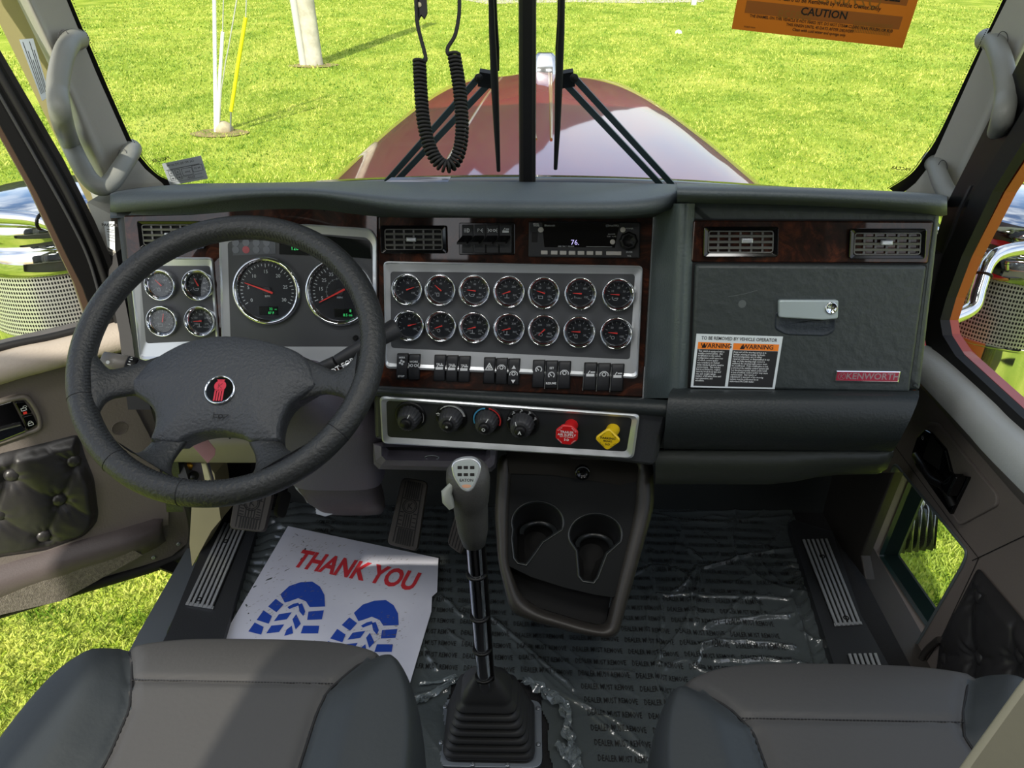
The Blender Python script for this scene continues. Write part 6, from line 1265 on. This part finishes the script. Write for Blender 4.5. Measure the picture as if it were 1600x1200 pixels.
# orange card
q = WS.P([(1143, 45), (1410, 75), (1445, -32), (1163, -60)], .02); f = QF(WS, *q, h=.02); W, H = f.W, f.H
card = thing('orange_card', f.pt(0, 0, 0), 'translucent orange CAUTION card hanging inside the windshield at upper right', 'card')
mb = MB(); o = box4(0, 0, W, H); mb.rings(f, [(o, 0), (o, .0005)], 0, False, True, True); m_ = M['orange']; m_.node_tree.nodes['Principled BSDF'].inputs['Transmission Weight'].default_value = 0
mb.build('card_sheet', M['orange'], card)
mb = MB(); mb.pick(f, box4(W*.055, H*.27, W*.945, H*.46), .0007); mb.pick(f, box4(W*.055, H*.62, W*.945, H*.95), .0007); mb.build('dark_band', M['orange2'], card)
mb = MB(); mb.text(f, 'Q270043', W*.62, H*.62, H*.26, 0, .0009, 0, True); mb.text(f, '308328', W*.34, H*.31, H*.18, 0, .0009, 0, True)
for i in range(24): x = W*(.68+i*.0095); mb.pick(f, box4(x, H*.16, x+W*.004, H*.33), .0009)
mb.build('show_through', M['olive'], card)
mb = MB(); mb.text(f, 'CAUTION', W*.5, H*.385, H*.16, 0, .0011, bold=.02); mb.text(f, 'This Card to be Removed by Vehicle Owner Only', W*.5, H*.54, H*.095, 0, .0011, bold=.008, sx=.86)
mb.text(f, 'THE ENAMEL ON THIS VEHICLE IS NOT HARD YET. DO NOT STEAM CLEAN, WAX, POLISH, OR RUB', W*.5, H*.235, H*.066, 0, .0011, bold=.008, sx=.76); mb.text(f, 'THIS FINISH UNTIL 45 DAYS AFTER DELIVERY.', W*.5, H*.165, H*.066, 0, .0011, bold=.008, sx=.8); mb.text(f, 'Clean with cold water and sponge only.', W*.5, H*.10, H*.066, 0, .0011, bold=.008, sx=.8); mb.text(f, 'FORM 9004', W*.1, H*.06, H*.035, 0, .0011)
mb.text(f, 'NEW VEHICLE', W*.7, H*.72, H*.17, 0, .0011, bold=.03); mb.pick(f, circ(H*.12, 24, W*.2, H*.74), .0011); mb.build('print', M['ink'], card)
# alignment sticker on the left pane
q = WS.P([(266, 290), (325, 279), (314, 243), (253, 256)], .003); f = QF(WS, *q, h=.003); W, H = f.W, f.H
st_ = thing('windshield_sticker', f.pt(0, 0, 0), 'grey printed inspection sticker at the bottom left of the windshield', 'sticker')
mb = MB(); o = box4(0, 0, W, H); mb.rings(f, [(o, 0), (o, .0004)], 0, False, True, True); mb.build('backing', M['grey'], st_)
mb = MB(); mb.text(f, 'CAL MO 703 2YZ 307 PM', W*.45, H*.86, H*.13, 0, .0006, 0, True, .8)
for i in range(2):
    for j in range(2): x, y = W*(.08+i*.17), H*(.2+j*.24); mb.line(f, box4(x, y, x+W*.12, y+H*.2), H*.015, .0006, 0, True); mb.text(f, 'x', x+W*.06, y+H*.1, H*.14, 0, .0006, bold=.02)
mb.line(f, box4(W*.42, H*.32, W*.68, H*.62), H*.015, .0006, 0, True); mb.line(f, box4(W*.70, H*.4, W*.95, H*.66), H*.015, .0006, 0, True)
for t in (.7, .68, .12, .28): mb.line(f, [(W*.05, H*t), (W*.9, H*t)], H*.012, .0006)
mb.text(f, 'June', W*.55, H*.47, H*.13, 0, .0006, 0, True); mb.text(f, '94 37', W*.82, H*.53, H*.12, 0, .0006, 0, True); mb.text(f, 'Smith', W*.6, H*.2, H*.14, 0, .0006, 0, True); mb.build('print', M['ink'], st_)
# jamb stickers
dj = (WS.at(152, 100)-CAM).dot(FW)
sticker_at('jamb_sticker', [(30, 62), (52, 60), (78, 150), (66, 158)], [dj-.09]*4, [lambda mb, g_: [mb.line(g_, [(g_.W*x, g_.H*.1), (g_.W*x, g_.H*(.95-.15*(i % 3)))], g_.W*.05, .0007) for i, x in enumerate((.2, .35, .5, .68, .82))]], 'small white printed sticker on the jamb left of the windshield pillar')
da = (at_X(176, 370, -.72)-CAM).dot(FW)
mb = MB(); da += .10; ep = [(136, 316), (172, 334), (181, 395), (176, 400), (163, 392)]; a_ = [at_D(x, y, da+.02) for x, y in ep]; mb.loft([a_, [p+Vector((.0, .08, 0)) for p in a_]], 0, False); mb.build('trim_7', M['pillar'], kind='structure')
mb = MB(); ep = [(160, 390), (181, 395), (205, 520), (236, 640), (200, 640), (186, 520), (172, 450)]; a_ = [at_D(x, y, da+.02) for x, y in ep]; mb.loft([a_, [p+Vector((.0, .08, 0)) for p in a_]], 0, False); mb.build('trim_8', M['rubber'], kind='structure')
sticker_at('jamb_sticker', [(162, 346), (179, 346), (180, 392), (168, 386)], [da+.012]*4, [lambda mb, g_: mb.text(g_, 'PACCAR', g_.W*.55, g_.H*.86, g_.H*.14, 0, .0007, bold=.03)]+[lambda mb, g_: [mb.line(g_, [(g_.W*.25, g_.H*t), (g_.W*.95, g_.H*t)], g_.H*.02, .0007) for t in (.7, .62, .5, .42, .3)]], 'small white sticker at the far left end of the dashboard')
mb = MB(); wp_ = [at_Y(x, y, 1.53) for x, y in ((599, 287), (612, 278), (704, 277), (700, 284), (690, 288))]; mb.loft([wp_, [p+Vector((0, 0, .0012)) for p in wp_]], 0, False); mb.build('paper_slip', M['paper'], None, 'pale paper slip lying on the dashboard at the windshield base', 'paper slip')
# ================================================================== COILED CORD
cord = thing('coiled_cord', at_D(695, 270, .95), 'black coiled radio microphone cord hanging in a loop before the windshield', 'cord')
cp_ = catmull([at_D(x, y, .95) for x, y in ((655, 92), (656, 115), (658, 150), (661, 185), (667, 215), (675, 238), (686, 254), (699, 260), (711, 252), (719, 230), (722, 200), (720, 160), (716, 125), (709, 84))], 60)
Lc = [0]
for a, b in zip(cp_, cp_[1:]): Lc.append(Lc[-1]+(b-a).length)
turns = 61; Pp = []; nrm = FW
N = turns*14; j = 0
for i in range(N+1):
    s = Lc[-1]*i/N
    while j < len(Lc)-2 and Lc[j+1] < s: j += 1
    t = (s-Lc[j])/max(1e-9, Lc[j+1]-Lc[j]); c = cp_[j].lerp(cp_[j+1], t); tg = (cp_[min(j+1, len(cp_)-1)]-cp_[max(0, j-1)]).normalized(); sd_ = tg.cross(FW).normalized(); a = 2*math.pi*turns*i/N; Pp.append(c+sd_*math.cos(a)*.0068+FW*math.sin(a)*.0068)
mb = MB(); mb.tube(Pp, .00205, 0, 7); mb.build('coil', M['rubber'], cord)
mb = MB(); mb.tube(catmull([at_D(x, y, .95) for x, y in ((649, -60), (650, 0), (652, 35), (657, 58), (663, 80), (665, 94), (656, 95))], 8), .0024, 0, 10); mb.tube(catmull([at_D(x, y, .95) for x, y in ((719, -60), (718, 0), (717, 25), (711, 55), (700, 74), (700, 84), (708, 88))], 8), .0024, 0, 10); mb.build('straight_leads', M['rubber'], cord)
mb = MB(); f = Fr(at_D(658, 15, .955), -FW, UP); mb.plate(f, rpoly(f.P([(655, -30), (665, -30), (668, 20), (663, 30), (658, 24), (653, 35), (648, 33), (651, 0)]), .001), -.002, .002, .0005); mb.build('cord_clip', M['black'], cord)
mb = MB(); a, b = f.px(655, 9); mb.lathe(f.sub(a, b, .002), [(.0032, 0), (.003, .0015), (.0001, .002)], 0, 16); mb.build('clip_rivet', mat('ivory_rivet', srgb(200, 190, 160), .5), cord)
# ================================================================== OUTSIDE: hood, wipers, air cleaners, poles
HX = .04
hood = thing('truck_hood', (HX, 2.8, -.1), 'glossy dark red long truck hood with gold pinstripes', 'truck hood')
mb = MB(); L = []
yy = [1.72+2.28*i/40 for i in range(41)]
def hprof(Y):
    t = (Y-1.72)/2.28; zc = .735-.02*t-.085*t*t; hw = lerp(.60, .535, t); return zc, hw
def hpt(Y, s):
    zc, hw = hprof(Y); ds = abs(s); x = hw*s; t = (Y-1.72)/2.28; z = zc-lerp(.012, .045, t)*ds**2.2-.12*ds**10
    return Vector((HX+x, Y, z+.022*math.exp(-(x/.10)**2)*sstep(.05, 1, t)))
for Y in yy:
    row = [hpt(Y, -1+2*i/60) for i in range(61)]; zc, hw = hprof(Y)
    ex = lerp(.18, .05, (Y-1.72)/2.28)
    row = [Vector((HX-hw-ex, Y, -.5)), Vector((HX-hw-ex*.9, Y, .05)), Vector((HX-hw-ex*.45, Y, zc-.42)), Vector((HX-hw-.03, Y, zc-.27))]+row+[Vector((HX+hw+.03, Y, zc-.27)), Vector((HX+hw+ex*.45, Y, zc-.42)), Vector((HX+hw+ex*.9, Y, .05)), Vector((HX+hw+ex, Y, -.5))]
    L.append(row)
L.append([Vector((p.x, 4.02, p.z-.02)) for p in L[-1]]); L.append([Vector((p.x, 4.03, p.z-.10)) for p in L[-2]]); L.append([Vector((lerp(HX, p.x, .98), 4.03, min(p.z, -.5))) for p in L[-2]])
mb.loft(L, 0, True, False, False, closed=False); mb.build('hood_skin', M['paint'], hood, norm=False)
mb = MB()
for x0, x1, w0 in ((-.075, -.02, .004), (.055, .022, .004)):
    for off in (0, .012 if x0 > 0 else -.014):
        P = [];
        for i in range(30):
            t = i/29; Y = lerp(3.95, 2.15, t); x = lerp(x0+off, x1, t); zc, hw = hprof(Y); p = hpt(Y, x/hw); P.append(p+Vector((0, 0, .0015)))
        mb.tube(P, w0, 0, 6)
P = [hpt(lerp(3.9, 1.9, i/29), (lerp(-.17, -.24, i/29))/hprof(lerp(3.9, 1.9, i/29))[1])+Vector((0, 0, .001)) for i in range(30)]; mb.tube(P, .004, 0, 6)
mb.build('pinstripes', M['gold'], hood)
mb = MB(); of = Fr((HX+.035, 3.98, .655), (0, -1, 0)); L = []
for z, hx_, hy_ in ((0, .055, .05), (.03, .055, .045), (.075, .05, .03), (.09, .035, .02)): L.append([Vector((HX+.035+a, 3.95+b, .648+z)) for a, b in rpoly(box4(-hx_, -hy_, hx_, hy_), .02, 4)])
mb.loft(L, 0, True, True, True); mb.build('hood_ornament', mat('ornament_metal', srgb(196, 200, 204), .12, metal=.9), hood)
mb = MB(); cy0 = 1.66; L = []
for i in range(41):
    x = lerp(-.62, .70, i/40); L.append([Vector((x, 1.63, .742-.03*abs(x/.66)**2)), Vector((x, 1.66, .755-.03*abs(x/.66)**2)), Vector((x, 1.70, .752-.03*abs(x/.66)**2)), Vector((x, 1.73, .725-.03*abs(x/.66)**2))])
mb.loft(L, 0, True, False, False, closed=False); mb.build('cowl', M['gloss'], hood, norm=False)
mb = MB()
for xa, xb in ((-.95, -.80), (.84, .98)):
    mb = MB(); B(xa, 1.5, .12, xb, 1.75, .42, mb); mb.build('cowl_side', M['paint'], hood)
def wiper(bl, br_, arm1, arm2, lab, sg):
    h = -.03; root = thing('wiper', WS.at(*arm1[0], h), lab, 'windshield wiper', 'windshield wipers')
    mb = MB(); P = [WS.at(x, y, -.018) for x, y in bl]; mb.tube(P, [.004, .006, .0075, .006, .004], 0, 8); bl_ = mb.build('blade', M['rubber'], root)
    mb = MB(); mb.tube([WS.at(x, y, -.030) for x, y in br_], .004, 0, 8); mb.build('blade_frame', M['black'], bl_)
    for n_, a in (('arm', arm1), ('arm', arm2)):
        mb = MB(); p, q = WS.at(*a[0], h-.01), WS.at(*a[1], h-.01); mb.bar(p, q, .012, .005, up=WS.n); mb.build(n_, mat('wiper_grey', srgb(44, 58, 62), .4) if 'wiper_grey' not in MATS else MATS['wiper_grey'], root)
    mb = MB(); p, q = WS.at(*arm1[1], h-.014), WS.at(bl[2][0], arm1[1][1]+4, h-.014); mb.bar(p, q, .030, .014, up=WS.n); mb.lathe(Fr(WS.at(*arm1[1], h), WS.n), [(.008, 0), (.008, .004), (.0001, .005)], 0, 16); mb.build('pivot_bracket', M['black'], root)
wiper([(766, -60), (769, 50), (773, 130), (776, 200), (779, 267)], [(770, -60), (774, 30), (777, 75), (777, 110)], [(604, 284), (748, 121)], [(618, 284), (768, 126)], 'black windshield wiper left of the centre post', -1)
wiper([(880, -60), (877, 50), (873, 130), (871, 200), (868, 264)], [(876, -60), (874, 30), (871, 75), (871, 110)], [(1050, 288), (897, 121)], [(1032, 288), (879, 126)], 'black windshield wiper right of the centre post', 1)
# air cleaners
def cleaner(X, Y, lab, sg):
    root = thing('air_cleaner', (X, Y, -.3), lab, 'air cleaner', 'side air cleaners'); f = Fr((X, Y, 0), (0, 0, 1), Vector((0, 1, 0))); R_ = .19
    mb = MB(); mb.lathe(f, [(R_*.9, .0), (R_*.98, .03), (R_*.98, .37), (R_*.99, .395)], 0, 72); mb.build('canister', M['chrome'], root)
    mb = MB(); n = 96; V = []; UV = []
    for j, z in enumerate((.40, .556)):
        for i in range(n+1): t = 2*math.pi*i/n; V.append(Vector((X+R_*math.cos(t), Y+R_*math.sin(t), z))); UV.append((R_*t, z))
    mb.add(V, [(i, i+1, i+n+2, i+n+1) for i in range(n)], 0, True); mb.uv = UV; mb.build('perforated_screen', M['perf'], root, norm=False)
    mb = MB(); mb.lathe(f, [(R_*.92, .39), (R_*.92, .56)], 0, 48); mb.build('filter_core', M['dplast'], root)
    mb = MB(); mb.lathe(f, [(R_*1.0, .552), (R_*1.05, .556), (R_*1.06, .575), (R_*1.05, .60), (R_*1.02, .612), (R_*.99, .614), (R_*1.0, .63), (R_*1.05, .64), (R_*1.06, .66), (R_*.95, .685), (R_*.6, .70), (R_*.3, .706), (.0001, .708)], 0, 72); cp = mb.build('cap', M['chrome'], root)
    mb = MB(); mb.lathe(f, [(R_*.99, .393), (R_*1.01, .398), (R_*1.0, .404)], 0, 72); mb.build('lower_band', M['chrome'], root)
    return root
cleaner(-1.13, 1.76, 'chrome air cleaner with perforated screen outside the driver door window', -1); cleaner(1.16, 1.74, 'chrome air cleaner with perforated screen outside the passenger window', 1)
def rail(pts, r_, lab, clamp):
    P = catmull(pts, 8); root = thing('mirror_bracket', P[0], lab, 'bracket', 'mirror brackets'); mb = MB(); mb.tube(P, r_, 0, 18); t_ = mb.build('tube', M['chrome'], root)
    mb = MB(); c = P[len(P)//2]; d_ = (P[len(P)//2+1]-P[len(P)//2-1]).normalized(); f = Fr(c, d_, Vector((0, 0, 1)) if abs(d_.z) < .9 else Vector((1, 0, 0))); mb.tube([f.pt(r_*1.12*math.cos(t), r_*1.12*math.sin(t), 0) for t in [i*.3927 for i in range(16)]], .0025, 0, 6, closed=True); mb.build('cable_tie', M['black'], root)
rail([at_D(x, y, 1.62) for x, y in ((-200, 330), (-60, 336), (40, 341), (85, 352), (140, 372), (190, 400))], .016, 'chrome mirror bracket tube with a cable tie left of the cab', 0)
rail([at_D(x, y, 1.55) for x, y in ((1760, 380), (1650, 384), (1575, 392), (1545, 410), (1530, 450), (1520, 480), (1490, 496), (1470, 500))], .014, 'bent chrome mirror bracket tube with a cable tie right of the cab', 0)
# bright hood side ledge / fender tops seen past the cleaners
for sg, xs_ in ((-1, ((-330, 316), (130, 312), (140, 322), (-330, 328))), (1, ((1500, 322), (1900, 330), (1900, 342), (1500, 332)))):
    mb = MB(); P = [at_D(x, y, 2.1) for x, y in xs_]; mb.loft([P, [p+Vector((0, .03, -.02)) for p in P]], 0, False); mb.build('fender_rail', M['chrome'], None, 'bright chrome rail behind the left air cleaner' if sg < 0 else 'bright chrome rail behind the right air cleaner', 'rail')
# chrome step box seen through the corner window, wavy reflections put into its colour
mb = MB(); bq = [at_D(x, y, 2.05) for x, y in ((1385, 866), (1462, 858), (1470, 760), (1398, 752))]; n_ = (bq[1]-bq[0]).cross(bq[3]-bq[0]).normalized(); L = []
for i in range(41):
    s = i/40; wv = n_*.012*math.sin(s*44); a, b = bq[0].lerp(bq[1], s), bq[3].lerp(bq[2], s); L.append([a+wv, a.lerp(b, .62)+wv, a.lerp(b, .70), b, b+Vector((.1, .3, 0)), a+Vector((.1, .3, 0))])
mb.loft(L, 0, True, True, True); mb.build('step_box', mat('ribbed_chrome', srgb(150, 156, 156), .2, metal=.9, col2=srgb(90, 96, 98), cscale=16), None, 'polished metal box low outside the passenger corner window', 'box')
# woods beyond the far end of the lawn (out of view, shaped for the hood's reflection)
mb = MB(); L = []
for i in range(121):
    x = lerp(-75, 75, i/120); hgt = lerp(20, 6, sstep(-5, 9, x))+4*noise.noise(Vector((x*.11, 0, 0)))+2*noise.noise(Vector((x*.5, 3, 0))); Y = 66+2*noise.noise(Vector((x*.3, 5, 0)))
    L.append([Vector((x, Y-1, GZ)), Vector((x, Y-2, GZ+hgt*.4)), Vector((x, Y-1.2, GZ+hgt*.8)), Vector((x, Y, GZ+hgt)), Vector((x, Y+3, GZ))])
mb.loft(L, 0, True, False, False, closed=False); mb.build('woods', mat('woodland', srgb(52, 62, 34), .9, bump=1, bscale=.6, col2=srgb(26, 34, 20), cscale=.8), None, 'dark line of woods beyond the far end of the lawn', 'trees', kind='stuff', norm=False)
# poles and lawn things
p0 = at_Z(492, 102, GZ); pole = thing('utility_pole', p0, 'pale round utility pole standing on the lawn', 'utility pole'); s_ = (p0-CAM).dot(FW)/F
mb = MB(); dx = -.10*s_*0; top = p0+Vector((-.09*8*.35, 0, 8)); mb.tube([p0+Vector((0, 0, -.1)), p0, top], [13*s_]*3, 0, 24); mb.build('post', M['polew'], pole)
mb = MB(); q0 = p0-RT*17*s_-Vector((0, .05, 0)); mb.tube([q0, q0+Vector((-.2, 0, 7))], 5.5*s_, 0, 12); mb.build('conduit', mat('conduit_grey', srgb(188, 190, 185), .5), pole)
mb = MB(); f = XYF(GZ+.004); mb.pick(f, [(p0.x+.55*math.cos(t)*(1+.3*noise.noise(Vector((t, 0, 0)))), p0.y-.1+.4*math.sin(t)) for t in [i*.2618 for i in range(24)]], .012); mb.build('bare_soil', M['soil'], None, 'ring of bare soil around the foot of the utility pole', 'soil')
Yg = at_Z(337, 207, GZ).y
def wirething(lab, segs):
    root = thing('guy_wire', at_Y(*segs[0][1][-1], Yg), lab, 'guy wire')
    for nm, pp, rpx, mm in segs:
        P = [at_Y(x, y, Yg) for x, y in pp]; k = (P[0]-CAM).dot(FW)/F; mb = MB(); mb.tube(P, rpx*k, 0, 10); mb.build(nm, mm, root)
wirething('thick white guy wire guard rising straight from the rock', [('guard', [(337, 208), (336, 100), (334, -80)], 2.8, M['wpvc'])])
wirething('white guy wire guard ending halfway up with a thin wire above', [('guard', [(340, 205), (343, 130), (348, 50)], 2.6, M['wpvc']), ('wire', [(348, 50), (351, -80)], .9, M['wire'])])
wirething('thin bare guy wire between the white and yellow guards', [('wire', [(343, 190), (346, 140), (353, 95), (358, 70), (364, 35), (370, 0), (380, -80)], 1.0, M['wire'])])
wirething('yellow guy wire guard leaning right on the lawn', [('guard', [(361, 174), (372, 100), (384, 27)], 2.9, M['ypvc']), ('wire', [(384, 27), (388, -80)], .9, M['wire']), ('anchor_rod', [(360, 205), (361, 172)], 1.2, M['steel'])])
mb = MB(); c = at_Z(350, 206, GZ); bm_ = []; L = []
for z, s in ((-.02, 1), (.05, 1.05), (.12, .8), (.16, .35)): L.append([c+Vector((.14*s*math.cos(t)*(1+.25*noise.noise(Vector((math.cos(t)*2, math.sin(t)*2, z*5)))), .1*s*math.sin(t), z)) for t in [i*.3927 for i in range(16)]])
mb.loft(L, 0, True, False, True); mb.build('rock', M['rock'], None, 'pale round rock at the foot of the guy wires', 'rock')
mb = MB(); c = at_Z(343, 209, GZ); mb.pick(XYF(GZ+.002), [(c.x+.45*math.cos(t)*(1+.3*noise.noise(Vector((t*2, 3, 0)))), c.y+.3*math.sin(t)) for t in [i*.2618 for i in range(24)]], .012); mb.build('bare_soil', M['soil'], None, 'patch of bare soil around the guy wire anchors', 'soil')
mb = MB(); c = at_Z(1084, 8, GZ); mb.tube([c, c+Vector((0, 0, .35))], .12, 0, 12); mb.build('marker_post', M['wpvc'], None, 'short white marker post far off on the lawn', 'post')
mb = MB(); c = at_Z(1060, 52, GZ); mb.loft([[c+Vector((.12*s*math.cos(t), .09*s*math.sin(t), z)) for t in [i*.5236 for i in range(12)]] for z, s in ((0, 1), (.07, .8), (.1, .3))], 0, True); mb.build('stone', M['wpvc'], None, 'small white stone in the grass right of the hood nose', 'stone')
mb = MB(); a_ = [at_Z(x, y, GZ+.01) for x, y in ((760, 6), (900, 3), (1000, 5), (1100, 3), (1100, -4), (900, -6), (700, -4))]; mb.add(a_, [tuple(range(7))]); mb.build('gravel_path', mat('gravel', srgb(214, 206, 180), .9, col2=srgb(180, 176, 140), cscale=3), kind='structure')
